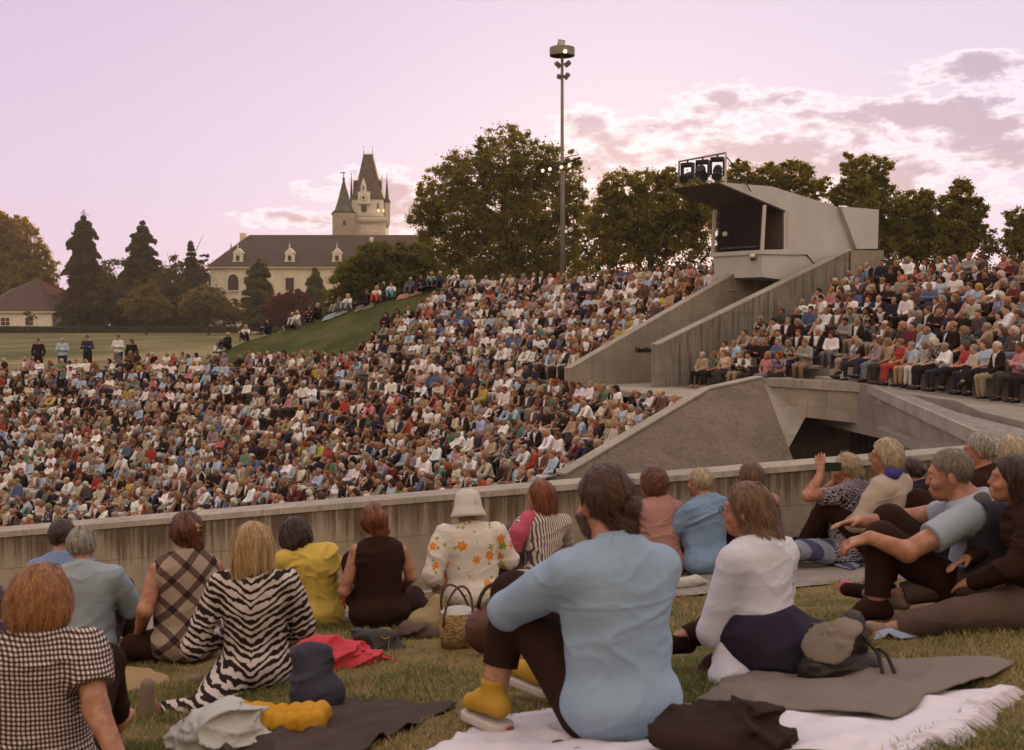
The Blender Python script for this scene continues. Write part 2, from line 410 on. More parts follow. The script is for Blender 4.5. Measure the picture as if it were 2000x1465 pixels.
# ------------------------------------------------------------------ near retaining wall with coping
def near_wall():
    root = empty('retaining_wall', (0, 9.7, -2.3))
    tag(root, 'long low stained concrete wall with pale coping crossing behind the people on the lawn', 'wall')
    m = MB(); cp = MB(); n = 40
    for i in range(n):
        x0, x1 = -14 + i * .75, -14 + (i + 1) * .75
        def p(x, d, z): return Vector((x, wall_y(x) + d, z)) - root.location
        m.hexa([p(x0, 0, hill(x0, 9.8) - .3), p(x1, 0, hill(x1, 9.8) - .3), p(x1, .30, -7), p(x0, .30, -7),
                p(x0, 0, wall_z(x0) - .05), p(x1, 0, wall_z(x1) - .05), p(x1, .30, wall_z(x1) - .05), p(x0, .30, wall_z(x0) - .05)])
        cp.hexa([p(x0, -.014, wall_z(x0) - .05), p(x1, -.014, wall_z(x1) - .05), p(x1, .32, wall_z(x1) - .05), p(x0, .32, wall_z(x0) - .05),
                 p(x0, -.006, wall_z(x0) - .002), p(x1, -.006, wall_z(x1) - .002), p(x1, .31, wall_z(x1)), p(x0, .31, wall_z(x0))])
    # inner faces between segments are coincident pairs; weld them away
    for q, nm, mm in ((m, 'wall', 'stained_wall'), (cp, 'coping', 'concrete_light')):
        V = {}; idx = []
        for v in q.V: idx.append(V.setdefault((round(v[0], 4), round(v[1], 4), round(v[2], 4)), len(V)))
        F = [tuple(idx[i] for i in f) for f in q.F]; seen = {}
        for f in F: seen.setdefault(frozenset(f), []).append(f)
        F = [v[0] for v in seen.values() if len(v) == 1]
        link(nm, mesh(nm, list(V), F), M[mm], root, False)
near_wall()
# ------------------------------------------------------------------ tribune: terraces
def weld(V, F):
    d = {}; idx = [d.setdefault((round(v[0], 3), round(v[1], 3), round(v[2], 3)), len(d)) for v in V]
    return list(d), [tuple(idx[i] for i in f) for f in F]
SEATS = []     # x, y, z, facing angle, block, row, seat index
rs = random.Random(11)
def proj(x, y, z):
    d = y * math.cos(PITCH) - z * math.sin(PITCH); u = y * math.sin(PITCH) + z * math.cos(PITCH)
    return CX + FPX * x / d, CY - FPX * u / d, d
def seen(x, y, z):
    px, py, d = proj(x, y, z + 1.15)
    return -40 < px < 2045 and py < 1036 - .0895 * px + 6
A0, A1, A2 = Vector((1.14, 25, -3.37)), Vector((4.94, 29.5, -1.82)), Vector((6.6, 31, -1.6))
def left_of(p, q, x, y): return (q[0] - p[0]) * (y - p[1]) - (q[1] - p[1]) * (x - p[0])
def ring_terrace(name, label, rows, th0, th1, bench=True):
    """rows: list of (r_in(th), r_out(th), z, z_below)"""
    m = MB(); b = MB()
    for (fi, fo, z, zb) in rows:
        n = max(4, int((th1 - th0) / 1.0))
        for i in range(n):
            a, c = th0 + (th1 - th0) * i / n, th0 + (th1 - th0) * (i + 1) / n
            ri, ro, ri2, ro2 = fi(a), fo(a), fi(c), fo(c)
            if ro - ri < .3 or ro2 - ri2 < .3: continue
            P = [cart(ri, a), cart(ro, a), cart(ro2, c), cart(ri2, c)]
            if name == 'lower_seating' and any(left_of(A0, A1, *p) < .25 or left_of(A1, A2, *p) < .15 or p[1] < 12 for p in P): continue
            m.hexa([(*p, zb) for p in P] + [(*p, z) for p in P])
            if bench:
                P = [cart(ri + .42, a), cart(min(ri + .78, ro - .02), a), cart(min(ri2 + .78, ro2 - .02), c), cart(ri2 + .42, c)]
                b.hexa([(*p, z + .36) for p in P] + [(*p, z + .42) for p in P])
    root = empty(name, (*cart(32, (th0 + th1) / 2), -5)); tag(root, label, 'seating tier')
    for q, nm, mm in ((m, 'step', 'concrete_floor'), (b, 'bench', 'concrete_light')):
        if not q.V: continue
        V, F = weld([Vector(v) - root.location for v in q.V], q.F); seen_ = {}
        for f in F: seen_.setdefault(frozenset(f), []).append(f)
        link(nm, mesh(nm, V, [v[0] for v in seen_.values() if len(v) == 1]), M[mm], root, False)
LOWR = [21.0 + .83 * k for k in range(21)]
rows = [(lambda th, r=r: r, lambda th, r=r: min(r + .83, float(RB(th))), float(zlow(r)), -7.6) for r in LOWR]
ring_terrace('lower_seating', 'lower curved rows of the bowl packed with listeners', rows, 14, 92)
rows = [(lambda th, k=k: float(R0(th)) + .85 * k, lambda th, k=k: float(R0(th)) + .85 * (k + 1), FZ + .3655 * k + .004, FZ - .6) for k in range(10)]
ring_terrace('upper_seating', 'steep upper rows between grass slope and the channel walls', rows, 29.5, 55.9)

def mask_lb(x, y, th):
    if left_of(A0, A1, x, y) < .32 * (A1 - A0).length or left_of(A1, A2, x, y) < .2: return False
    return True
for ri, r in enumerate(LOWR):
    rr = r + .54; n = int(math.radians(78) * rr / .47)
    for i in range(n):
        th = 92 - 78 * i / n + rs.uniform(-.12, .12) / rr * 57 / 2
        if r + .80 > RB(th): continue
        x, y = cart(rr, th); z = float(zlow(r))
        if y < 21 or not mask_lb(x, y, th) or not seen(x, y, z) or rs.random() < .03: continue
        if abs((th - 47) * rr / 57.3) < .42 and r < 36: continue                        # one aisle of steps
        SEATS.append((x, y, z, th, 'lower bowl', ri, i))
FW0, FWd = Vector((1.75, 35, 0)), Vector((.8, .6, 0))                # far wall of the channel
for k in range(9):
    n = 40
    a0, a1 = 55.2, 27.0; L = math.radians(a0 - a1) * 40; n = int(L / .50)
    for i in range(n):
        th = a0 - (a0 - a1) * i / n; rr = float(R0(th)) + .85 * k + .6; x, y = cart(rr, th)
        if left_of(FW0, FW0 + FWd, x, y) < .38 or rs.random() < .02: continue
        if k < 1 and th < 33 and False: continue
        SEATS.append((x, y, FZ + .3655 * k, th, 'upper rows', k, i))
# right-hand blocks: straight rows
def V2(a, b): return Vector((a, b, 0))
J, Jd = V2(7.6, 31.2), V2(.92, .39)
R1o, R1u, R1b = V2(4.6, 34.6), V2(.6, -.8), V2(.8, .6)
R2o, R2u, R2b = V2(8.2, 30.0), V2(.12, -.993), V2(.993, .12)
def cross(a, b): return a.x * b.y - a.y * b.x
def t_hit(o, u, p, d): return cross(p - o, d) / cross(u, d)         # where o + t u meets the line p + s d
def block(name, label, o, u, b, nrows, z0, rise, t0f, t1f, blk, spacing, dep=.85):
    m = MB(); bb = MB(); root = empty(name, (o.x, o.y, z0)); tag(root, label, 'seating tier')
    for k in range(nrows):
        c = o + b * (dep * k); c1 = o + b * (dep * (k + 1))
        ta, tb = t0f(k), t1f(k); tc, td = t0f(k + 1), t1f(k + 1)
        z = z0 + rise * k + .006
        P = [c + u * ta, c1 + u * tc, c1 + u * td, c + u * tb]
        P = [p - root.location for p in P]
        m.hexa([(p.x, p.y, -1.2) for p in P] + [(p.x, p.y, z - z0) for p in P])
        q0, q1 = c + b * .42, c + b * .80
        P = [q0 + u * (ta + .3), q1 + u * (ta + .3), q1 + u * (tb - .4), q0 + u * (tb - .4)]; P = [p - root.location for p in P]
        bb.hexa([(p.x, p.y, z - z0 + .36) for p in P] + [(p.x, p.y, z - z0 + .42) for p in P])
        n = int((tb - ta - .7) / spacing)
        fa = math.degrees(math.atan2(b.y, b.x))
        for i in range(n):
            t = ta + .45 + (tb - ta - .9) * (i + .5) / n + rs.uniform(-.03, .03)
            x, y = (c + b * .6 + u * t).xy
            if k and rs.random() < .03: continue
            px, py, d = proj(x, y, z + 1)
            if px > 2050 or py < 0: continue
            SEATS.append((x, y, z, fa + rs.uniform(-3, 3), blk, k, i))
    m.build('step', M['concrete_floor'], root); bb.build('bench', M['concrete_light'], root)
ang = lambda k: 0
block('right_seating', 'straight rows of seats between the near channel wall and the aisle', R1o, R1u, R1b, 10, FZ, .3145, lambda k: .12,
      lambda k: t_hit(R1o + R1b * .85 * k, R1u, J, Jd) - .05, 'middle stand', .50)
block('side_seating', 'straight rows of seats on the far right above the walkway', R2o, R2u, R2b, 9, -1.6, .357,
      lambda k: t_hit(R2o + R2b * .85 * k, R2u, J, Jd) + .42, lambda k: 15.0, 'right stand', .56)
# steps of the aisle between the two right blocks
def aisle():
    m = MB(); d = Jd.normalized(); nrm = V2(-d.y, d.x)
    for k in range(7):
        a = J + d * (.43 * k); b = a + d * .43; z = FZ + .1 + .19 * k * .93
        P = [a - nrm * .42, b - nrm * .42, b + nrm * .42, a + nrm * .42]; P = [p - J for p in P]
        m.hexa([(p.x, p.y, -.6) for p in P] + [(p.x, p.y, z - FZ) for p in P])
    o = m.build('aisle_steps', M['concrete_light']); o.location = (J.x, J.y, FZ); tag(o, 'narrow concrete steps rising between the two right-hand seating blocks', 'steps')
aisle()

# landings
def slab(name, pts, z, th, m, label, cat, kind=None):
    c = sum((Vector((*p[:2], 0)) for p in pts), Vector()) / len(pts)
    P = [Vector((p[0] - c.x, p[1] - c.y, 0 if len(p) < 3 else p[2] - z)) for p in pts]
    o = MB().prism([p - Vector((0, 0, th)) for p in P], (0, 0, th)).build(name, M[m]); o.location = (c.x, c.y, z)
    tag(o, label, cat, kind=kind); return o
land = [cart(float(RB(t)), t) for t in (21, 25, 29, 34, 40, 46, 52)] + [cart(float(R0(t)) + .1, t) for t in (53, 46, 40, 34, 30)] + [(5.0, 37.6), (8.0, 43.5), (10.8, 42.2), (13, 37), (8.6, 30.9), (6.6, 31.05), (4.96, 29.62)]
slab('landing', land, FZ, .16, 'concrete_light', None, None, 'structure')

# ------------------------------------------------------------------ channel walls with letters
def ramp_wall(name, label, p0, d, L, z0, z1, zb, th, mm, flat=0):
    """vertical wall from p0 along d, top rising from z0 to z1"""
    root = empty(name, (p0.x, p0.y, zb)); tag(root, label, 'wall')
    n = V2(d.y, -d.x)                               # towards the camera side
    a, b = V2(0, 0), d * L
    P = [a, b, b - n * th, a - n * th]
    H = lambda p: z0 + (z1 - z0) * (p.dot(d) / L) - zb
    MB().hexa([(p.x, p.y, 0) for p in P] + [(p.x, p.y, H(p) - .05) for p in P]).build('wall', M[mm], root)
    Q = [a + n * .012 - d * .01, b + n * .012, b - n * (th + .012), a - n * (th + .012) - d * .01]
    MB().hexa([(p.x, p.y, H(p) - .05) for p in Q] + [(p.x, p.y, H(p)) for p in Q]).build('coping', M['concrete_light'], root, bevel=.008)
    return root
fw = ramp_wall('channel_wall', 'smooth grey channel wall with dark lettering rising under the control booth', FW0, FWd, 8.8, -1.49, 2.2, -2.6, .3, 'concrete_tribune')
nw = ramp_wall('channel_wall', 'weathered channel wall nearest the middle stand with people seated below it', V2(4.3, 34.45), FWd, 8.9, -.77, 2.30, -2.6, .32, 'concrete_wall')
e_ = V2(.6, -.8); MB().box((7.12 + .5, 5.34 + .02, 2.3), (1.1, .3, 5.1)).build('end_wall', M['concrete_tribune'], nw)
def text_mesh(body, size, ext, m, name='lettering'):
    cu = bpy.data.curves.new('t', 'FONT'); cu.body = body; cu.size = size; cu.extrude = ext; cu.offset = size * .02
    o = bpy.data.objects.new('t', cu); C.objects.link(o); dg = bpy.context.evaluated_depsgraph_get()
    me = bpy.data.meshes.new_from_object(o.evaluated_get(dg)); bpy.data.objects.remove(o); me.name = name
    return link(name, me, M[m], None, False)
tx = text_mesh('Schlosstribüne', .23, .01, 'letters')
tx.parent = fw
# place on the camera-side face: start where pixel 1243 meets the wall
def on_line(px, p, d):
    k = (px - CX) / FPX; s = (k * p.y - p.x) / (d.x - k * d.y); return p + d * s
q = on_line(1241, FW0, FWd); nrm = V2(FWd.y, -FWd.x)
zt = -(688 - HOR) / FPX * q.y
rot = Matrix(((FWd.x, 0, nrm.x), (FWd.y, 0, nrm.y), (0, 1, 0))).to_4x4()
tx.matrix_local = Matrix.Translation(Vector((q.x + nrm.x * .008 - FW0.x, q.y + nrm.y * .008 - FW0.y, zt + 2.6))) @ rot
tx.scale = (.50, 1, 1)

# ------------------------------------------------------------------ pit, leaning wall, portal, walkway
def portal():
    root = empty('stage_portal', (6.6, 29, -6)); tag(root, 'sunken concrete portal with dark leaning wall and open gateway', 'portal')
    o = root.location
    def poly(nm, P, m, d):
        return MB().prism([Vector(p) - o for p in P], d).build(nm, M[m], root)
    A2b = at(1547, 892, 27.6); A0b = Vector((1.6, 23.2, -5.0))
    B = at(1695, 751, 28.3); B.z = -1.6; Bp = at(1705, 830, 28.25); Cc = Vector((6.3, 15.0, -1.6))
    dn = (A2b - A2).normalized(); A2c = A2 + dn * 6.5; A0c = A0 + Vector((.4, -1.9, -3.0))
    A1c = A1 + dn * 6
    m = MB(); e = Vector((-.25, .22, -.12))
    n = 14
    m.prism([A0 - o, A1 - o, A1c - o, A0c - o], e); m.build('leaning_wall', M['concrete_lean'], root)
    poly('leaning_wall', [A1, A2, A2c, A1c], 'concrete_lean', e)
    # pale cap on top of the leaning wall
    cap = MB()
    for p, q_ in ((A0, A1), (A1, A2)):
        d = (q_ - p).normalized(); s = Vector((-d.y, d.x, 0)).normalized()
        P = [p - s * .03, q_ - s * .03, q_ + s * .27, p + s * .27]
        cap.hexa([x - o + Vector((0, 0, .002)) for x in P] + [x - o + Vector((0, 0, .055)) for x in P])
    cap.build('coping', M['concrete_light'], root, bevel=.006)
    O1 = at(1573, 815, 29.85); O2 = A2 + (A2b - A2) * .90
    poly('lintel', [A2 + Vector((.0, 0, -.03)), B - Vector((0, 0, .03)), Bp, O1], 'concrete_tribune', (.05, .5, 0))
    poly('lintel_cheek', [A2 + Vector((.0, 0, -.03)), O1, O2], 'concrete_tribune', (.12, .4, 0))
    O3 = at(1742, 862, 25.5)
    C3 = Vector((6.3, 15.0, -6)); k = (O3 - Bp)
    poly('side_wall', [B - Vector((.0, 0, .03)), Cc - Vector((0, 0, .03)), C3, Vector((O3.x, O3.y, -6)), O3, Bp], 'concrete_tribune', (.4, .05, 0))
    # dim room behind the gateway
    MB().hexa([(p[0] - o.x, p[1] - o.y, p[2] - o.z) for p in ((4.5, 32.0, -6.2), (11.5, 31.6, -6.2), (11.5, 32.0, -6.2), (4.5, 32.4, -6.2), (4.5, 32.0, -2.4), (11.5, 31.6, -2.4), (11.5, 32.0, -2.4), (4.5, 32.4, -2.4))]).build('back_wall', M['concrete_light'], root)
    MB().hexa([(p[0] - o.x, p[1] - o.y, p[2] - o.z) for p in ((6.9, 30.4, -2.5), (12, 30.2, -2.5), (12, 33.3, -2.5), (6, 33.3, -2.5), (6.9, 30.4, -2.32), (12, 30.2, -2.32), (12, 33.3, -2.32), (6, 33.3, -2.32))]).build('ceiling', M['concrete_tribune'], root)
    cu = MB(); x0 = at(1662, 850, 30.2); x1 = at(1760, 850, 29.6)
    V = []; F = []
    for i in range(70):
        t = i / 69; p = x0.lerp(x1, t); off = .06 * math.sin(i * 1.35) + .03 * math.sin(i * .6)
        V += [(p.x - o.x, p.y + off - o.y, -2.5 - o.z), (p.x - o.x, p.y + off * 1.3 - o.y, -6 - o.z)]
        V += [(p.x - o.x, p.y + off - o.y + .02, -2.5 - o.z), (p.x - o.x, p.y + off * 1.3 - o.y + .02, -6 - o.z)]
    for i in range(69): a = i * 4; F += [(a, a + 4, a + 5, a + 1), (a + 3, a + 7, a + 6, a + 2)]
    link('curtain', mesh('curtain', V, F), M['curtain'], root)
    slabm = MB().hexa([(p[0] - o.x, p[1] - o.y, p[2] - o.z) for p in ((-4, 10.5, -6.7), (12, 10.5, -6.7), (12, 33.8, -6.7), (-4, 33.8, -6.7), (-4, 10.5, -6.45), (12, 10.5, -6.45), (12, 33.8, -6.45), (-4, 33.8, -6.45))])
    fl = slabm.build('pit_floor', M['concrete_floor']); fl.location = o; tag(fl, kind='structure')
    # walkway band on top
    wk = empty('walkway', (7.5, 24, -1.6)); tag(wk, 'raised weathered concrete walkway edging the portal below the right-hand listeners', 'walkway'); w0 = wk.location
    L = [A2 + Vector((0, 0, 0)), B, Cc]
    E = [Vector((7.0, 31.35, -1.6)), Vector((9.0, 28.9, -1.6)), Vector((8.02, 23.0, -1.6)), Vector((7.52, 19.9, -1.6)), Vector((7.1, 15.0, -1.6))]
    Lp = [L[0], L[1], L[1].lerp(L[2], .4), L[1].lerp(L[2], .63), L[2]]
    tp = MB()
    for i in range(4):
        P = [Lp[i], E[i], E[i + 1], Lp[i + 1]]; P = P[::-1] if i == 9 else P
        tp.hexa([p - w0 - Vector((0, 0, .16)) for p in P[::-1]] + [p - w0 + Vector((0, 0, .004)) for p in P[::-1]])
    V, F = weld(tp.V, tp.F); s_ = {}
    for f in F: s_.setdefault(frozenset(f), []).append(f)
    link('deck', mesh('deck', V, [v[0] for v in s_.values() if len(v) == 1]), M['concrete_wall'], wk, False)
    lip = MB()
    for i in range(4):
        p, q_ = Lp[i], Lp[i + 1]; d = (q_ - p).normalized(); s = Vector((d.y, -d.x, 0))
        s = s if i == 0 else s
        P = [p + s * .05, q_ + s * .05, q_ + s * .002, p + s * .002]
        lip.hexa([x - w0 - Vector((0, 0, .20)) for x in P[::-1]] + [x - w0 + Vector((0, 0, .012)) for x in P[::-1]])
    lip.build('edge_band', M['concrete_light'], wk)
    # front of the side stand: stepped slabs and a trough with small lights
    fr = empty('stand_edge', (8.4, 22, -1.6)); tag(fr, 'stepped concrete front edge of the right stand with a recessed trough', 'kerb'); f0 = fr.location
    def sl(P, z, h, nm, m='concrete_tribune'):
        MB().prism([Vector((x - f0.x, y - f0.y, z - h - f0.z)) for x, y in P], (0, 0, h)).build(nm, M[m], fr, bevel=.01)
    sl([(8.2, 26.4), (8.62, 22.8), (8.05, 20.2), (7.9, 17.2), (10, 17), (10, 26.4)], -1.615, .34, 'slab')
    sl([(7.55, 20.0), (7.42, 17.2), (7.85, 17.2), (8.0, 20.0)], -1.72, .2, 'slab')
    sl([(7.6, 24.5), (7.4, 15), (9.8, 15), (9.8, 28)], -2.3, .2, 'trough_floor', 'concrete_floor')
    for y in (23.5, 22.2, 21.0, 19.4): 
        MB().tube([(8.35 - f0.x, y - f0.y, -.36), (8.2 - f0.x, y - f0.y + .1, -.24)], .018).build('step_light', M['black_metal'], fr)
portal()

# ------------------------------------------------------------------ control booth
def booth():
    S0 = at(1490, 489, 38.0); s = Vector((.8, .6, 0)); w = Vector((-.6, .8, 0)) * 2.2; out = Vector((.6, -.8, 0))
    root = empty('control_booth', (S0.x, S0.y, -.5)); tag(root, 'angular pale grey control booth cantilevered over the channel with an open dark window', 'booth')
    o = root.location
    def side(px, py):
        a = at(px, py, 1.0); t = (S0.x * out.x + S0.y * out.y) / (a.x * out.x + a.y * out.y); return a * t - o
    def pr(nm, pts, m, d, shift=Vector()):
        return MB().prism([side(*p) + shift for p in pts], d).build(nm, M[m], root)
    pr('hull', [(1404, 356), (1507, 364), (1635, 404), (1668, 492), (1596, 520), (1577, 497), (1538, 490), (1538, 413)], 'booth_panel', w)
    pr('shaded_soffit', [(1405.5, 358.2), (1538, 415), (1538, 416), (1404.5, 359)], 'booth_dark', w * .99, w * .005)  # shade under the canopy is put into the dark colour of this sheet
    pr('underbox', [(1489, 495), (1541, 496), (1576, 499), (1595, 520), (1590, 540), (1535, 547), (1492, 541)], 'booth_panel', w * .96, w * .02)
    pr('sill', [(1486, 488), (1538, 487), (1577, 497), (1541, 497.5), (1486, 496)], 'booth_panel', w * 1.04, out * .02)
    pr('end_panel', [(1635, 404), (1709, 410), (1707, 486), (1666, 487)], 'booth_panel', w * 1.1, out * .16)
    for px, wv in ((1491, 0), (1491, 1), (1536, 0)):
        a, b = side(px, 400 + (px > 1500) * 12), side(px, 489); sh = w * (wv * .985) + (out * -.06)
        MB().tube([b + sh, a + sh + s * (.12 if px < 1500 else 0)], .075, 4).build('window_post', M['pale_metal'], root)
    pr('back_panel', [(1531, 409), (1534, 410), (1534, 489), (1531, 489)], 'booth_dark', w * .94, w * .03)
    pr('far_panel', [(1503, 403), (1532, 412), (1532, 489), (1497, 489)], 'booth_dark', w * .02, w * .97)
    b = side(1500, 487)
    d = MB().box(b + w * .5 + Vector((0, 0, .10)) , (.5, 1.5, .05), Matrix.Rotation(math.atan2(.6, .8), 3, 'Z')); d.build('desk', M['booth_dark'], root)
    for f in (.3, .55):
        MB().box(b + w * f + s * .1 + Vector((0, 0, .28)), (.04, .42, .26), Matrix.Rotation(math.atan2(.6, .8), 3, 'Z')).build('screen', M['black_metal'], root)
    # glazing
    g = bpy.data.materials.new('booth_glass'); g.use_nodes = True; t = NT(g.node_tree); bs = t.n['Principled BSDF']
    bs.inputs['Base Color'].default_value = (.01, .008, .007, 1); bs.inputs['Roughness'].default_value = .05
    tr = t.new('ShaderNodeBsdfTransparent'); tr.inputs[0].default_value = (.75, .70, .66, 1); mx = t.new('ShaderNodeMixShader'); mx.inputs[0].default_value = .86
    t.l.new(bs.outputs[0], mx.inputs[1]); t.l.new(tr.outputs[0], mx.inputs[2]); t.l.new(mx.outputs[0], t.n['Material Output'].inputs[0])
    p0, p1 = side(1492.5, 489), side(1496.5, 400)
    gl = MB().prism([p0 - out * .1, p0 + w * .95, p1 + w * .95, p1 - out * .1], s * .012).build('window_pane', g, root)
    # dome camera under the sill
    c = at(1470, 503, 38.2) - o; k = MB()
    k.lathe([(.0, .12), (.07, .12), (.10, .07), (.10, 0), (.02, 0)], c + Vector((0, 0, 0)), 14); k.build('camera_housing', M['plaster_white'], root, True)
    MB().lathe([(.09, 0), (.085, -.05), (.05, -.10), (.0, -.115)], c, 14).build('camera_dome', M['glass_dark'], root, True)
    # white mirror-like disc on a thin stem inside the window (talkback lamp)
    c = at(1416, 457, 39.2) 
    lp = empty('round_desk_lamp', (c.x, c.y, c.z - .62)); tag(lp, 'small white round lamp on a thin stem inside the booth window', 'lamp')
    MB().tube([(0, 0, 0), (0, 0, .5)], .012).build('stem', M['black_metal'], lp)
    MB().lathe([(.0, -.02), (.07, -.015), (.085, 0), (.07, .015), (0, .02)], (0, 0, .62), 16, Matrix.Rotation(math.pi / 2, 3, 'X')).build('lamp_head', M['plaster_white'], lp, True)
    # frame with moving-head lamps on the roof
    a, bq = at(1326, 368, 38.6), at(1417, 357, 36.9); h0 = at(1325, 316, 38.6).z; h1 = at(1417, 299, 36.9).z
    fr = empty('lamp_frame', (a.x, a.y, a.z)); tag(fr, 'thin metal goalpost frame on the booth roof carrying three stage lamps', 'frame'); z = fr.location
    MB().tube([Vector((0, 0, -.1)), Vector((a.x, a.y, h0)) - z], .032).build('post', M['grey_metal'], fr)
    MB().tube([bq - z - Vector((0, 0, .1)), Vector((bq.x, bq.y, h1)) - z], .032).build('post', M['pale_metal'], fr)
    e0, e1 = Vector((a.x, a.y, h0)) - z, Vector((bq.x, bq.y, h1)) - z
    MB().tube([e0, e1], .03).build('crossbar', M['grey_metal'], fr)
    MB().tube([e1 - Vector((0, 0, .1)), e1 + Vector((.5, .3, -.6)), e1 + Vector((.9, .5, -1.15))], .02, 5).build('cable', M['black_metal'], fr)
    for i, (t_, lab) in enumerate(((.19, 'leftmost of the three black stage lamps hanging over the booth roof'), (.52, 'middle black stage lamp hanging over the booth roof, tilted round'), (.83, 'rightmost black stage lamp hanging over the booth roof by the taller post'))):
        p = e0.lerp(e1, t_) + z
        L = empty('moving_head_lamp', p, -.7 + .2 * i); tag(L, lab, 'stage lamp', 'stage lamps on the booth roof')
        MB().box((0, 0, -.15), (.42, .24, .12)).build('base', M['black_metal'], L, bevel=.02)
        MB().tube([(0, 0, 0), (0, 0, -.12)], .03).build('clamp', M['black_metal'], L)
        y = MB(); y.box((-.2, 0, -.42), (.06, .16, .45)); y.box((.2, 0, -.42), (.06, .16, .45)); y.box((0, 0, -.21), (.4, .16, .05)); y.build('yoke', M['black_metal'], L, bevel=.015)
        R = Matrix.Rotation((1.9, .9, 2.3)[i], 3, 'X')
        MB().lathe([(.08, -.26), (.13, -.22), (.15, -.05), (.13, .1), (.16, .22), (.15, .28), (.1, .28)], (0, 0, -.55), 14, R).build('lamp_body', M['black_metal'], L, True)
booth()

# ------------------------------------------------------------------ lighting mast
def mast():
    D = 56.0; base = at(1099, 540, D); top = at(1099, 100, D); k = D / FPX
    root = empty('lighting_mast', (base.x, base.y, base.z - 2)); tag(root, 'tall slim grey lighting mast with a round lamp ring behind the crowd', 'lighting mast'); o = root.location
    def L(px, py): return at(px, py, D) - o
    b = L(1099, 540) - Vector((0, 0, 2)); t = L(1098, 100)
    MB().tube([b, L(1099, 335), L(1098, 330), L(1098, 112), L(1098, 100)], [.13, .10, .085, .07, .06], 10).build('pole', M['grey_metal'], root, True)
    c = L(1098, 101)
    MB().lathe([(.60, -.20), (.60, .17), (.56, .20), (.1, .22), (.1, .12), (.52, .1), (.52, -.20)], c, 36).build('lamp_ring', M['grey_metal'], root, False)
    m = MB()
    for a in range(3): 
        R = Matrix.Rotation(a * math.pi / 3, 3, 'Z'); m.box(c + Vector((0, 0, -.05)), (1.1, .06, .06), R)
    m.build('spokes', M['black_metal'], root)
    MB().box(L(1096, 84) , (.34, .12, .30), Matrix.Rotation(.2, 3, 'Y')).build('top_floodlight', M['grey_metal'], root, bevel=.02)
    MB().box(L(1096, 84) + Vector((0, -.07, 0)), (.26, .02, .2), Matrix.Rotation(.2, 3, 'Y')).build('top_glass', M['pale_metal'], root)
    MB().lathe([(0, -.03), (.07, -.02), (.07, .02), (0, .03)], L(1103, 106) + Vector((0, -.62, 0)), 14, Matrix.Rotation(math.pi / 2, 3, 'X')).build('lit_lamp', M['lamp_glow'], root, True)
    for (px, py, ry, rz) in ((1088, 126, .5, .8), (1110, 124, -.5, -.7), (1093, 149, .1, .5), (1109, 148, -.6, -.9)):
        R = Matrix.Rotation(rz, 3, 'Z') @ Matrix.Rotation(ry, 3, 'Y') @ Matrix.Rotation(.5, 3, 'X')
        q = L(px, py)
        h = MB(); P = [(-.17, -.13, -.12), (.17, -.13, -.12), (.09, .13, -.07), (-.09, .13, -.07), (-.17, -.13, .12), (.17, -.13, .12), (.09, .13, .07), (-.09, .13, .07)]
        h.hexa([q + R @ Vector(p) for p in P]); f = h.build('horn_speaker', M['grey_metal'], root, bevel=.015)
        MB().tube([q, Vector((L(1098, 0).x, q.y, q.z + .02))], .02, 6).build('bracket', M['grey_metal'], root)
    # lower bar with row of spot lamps
    a, b2 = L(1064, 333), L(1133, 309); b2 = b2 + Vector((0, -.2, 0))
    MB().tube([a, b2], .05, 8).build('lamp_bar', M['black_metal'], root)
    MB().tube([L(1072, 314), L(1131, 302)], .02, 6).build('upper_rail', M['black_metal'], root)
    for px in (1075, 1118, 1128): MB().tube([L(px, 312), L(px, 325)], .012, 5).build('hanger', M['black_metal'], root)
    for i, (px, py, on) in enumerate(((1062, 335, 1), (1076, 332, 1), (1088, 329, 0), (1098.5, 328, 1), (1114, 325, 1), (1124, 320, 0), (1133, 318, 0))):
        q = L(px, py) + Vector((0, -.16 if on else 0, 0)); R = Matrix.Rotation(math.pi / 2, 3, 'X') @ Matrix.Rotation(-.4, 3, 'Y')
        sp = MB().lathe([(.04, -.2), (.08, -.15), (.095, .1), (.095, .14), (.07, .14)], q, 12, R).build('spot_lamp', M['black_metal'], root, True)
        if on: MB().lathe([(0, -.01), (.085, 0), (0, .01)], q + R @ Vector((0, 0, .15)), 12, R).build('lens', M['lamp_glow_soft'], sp, True)
mast()
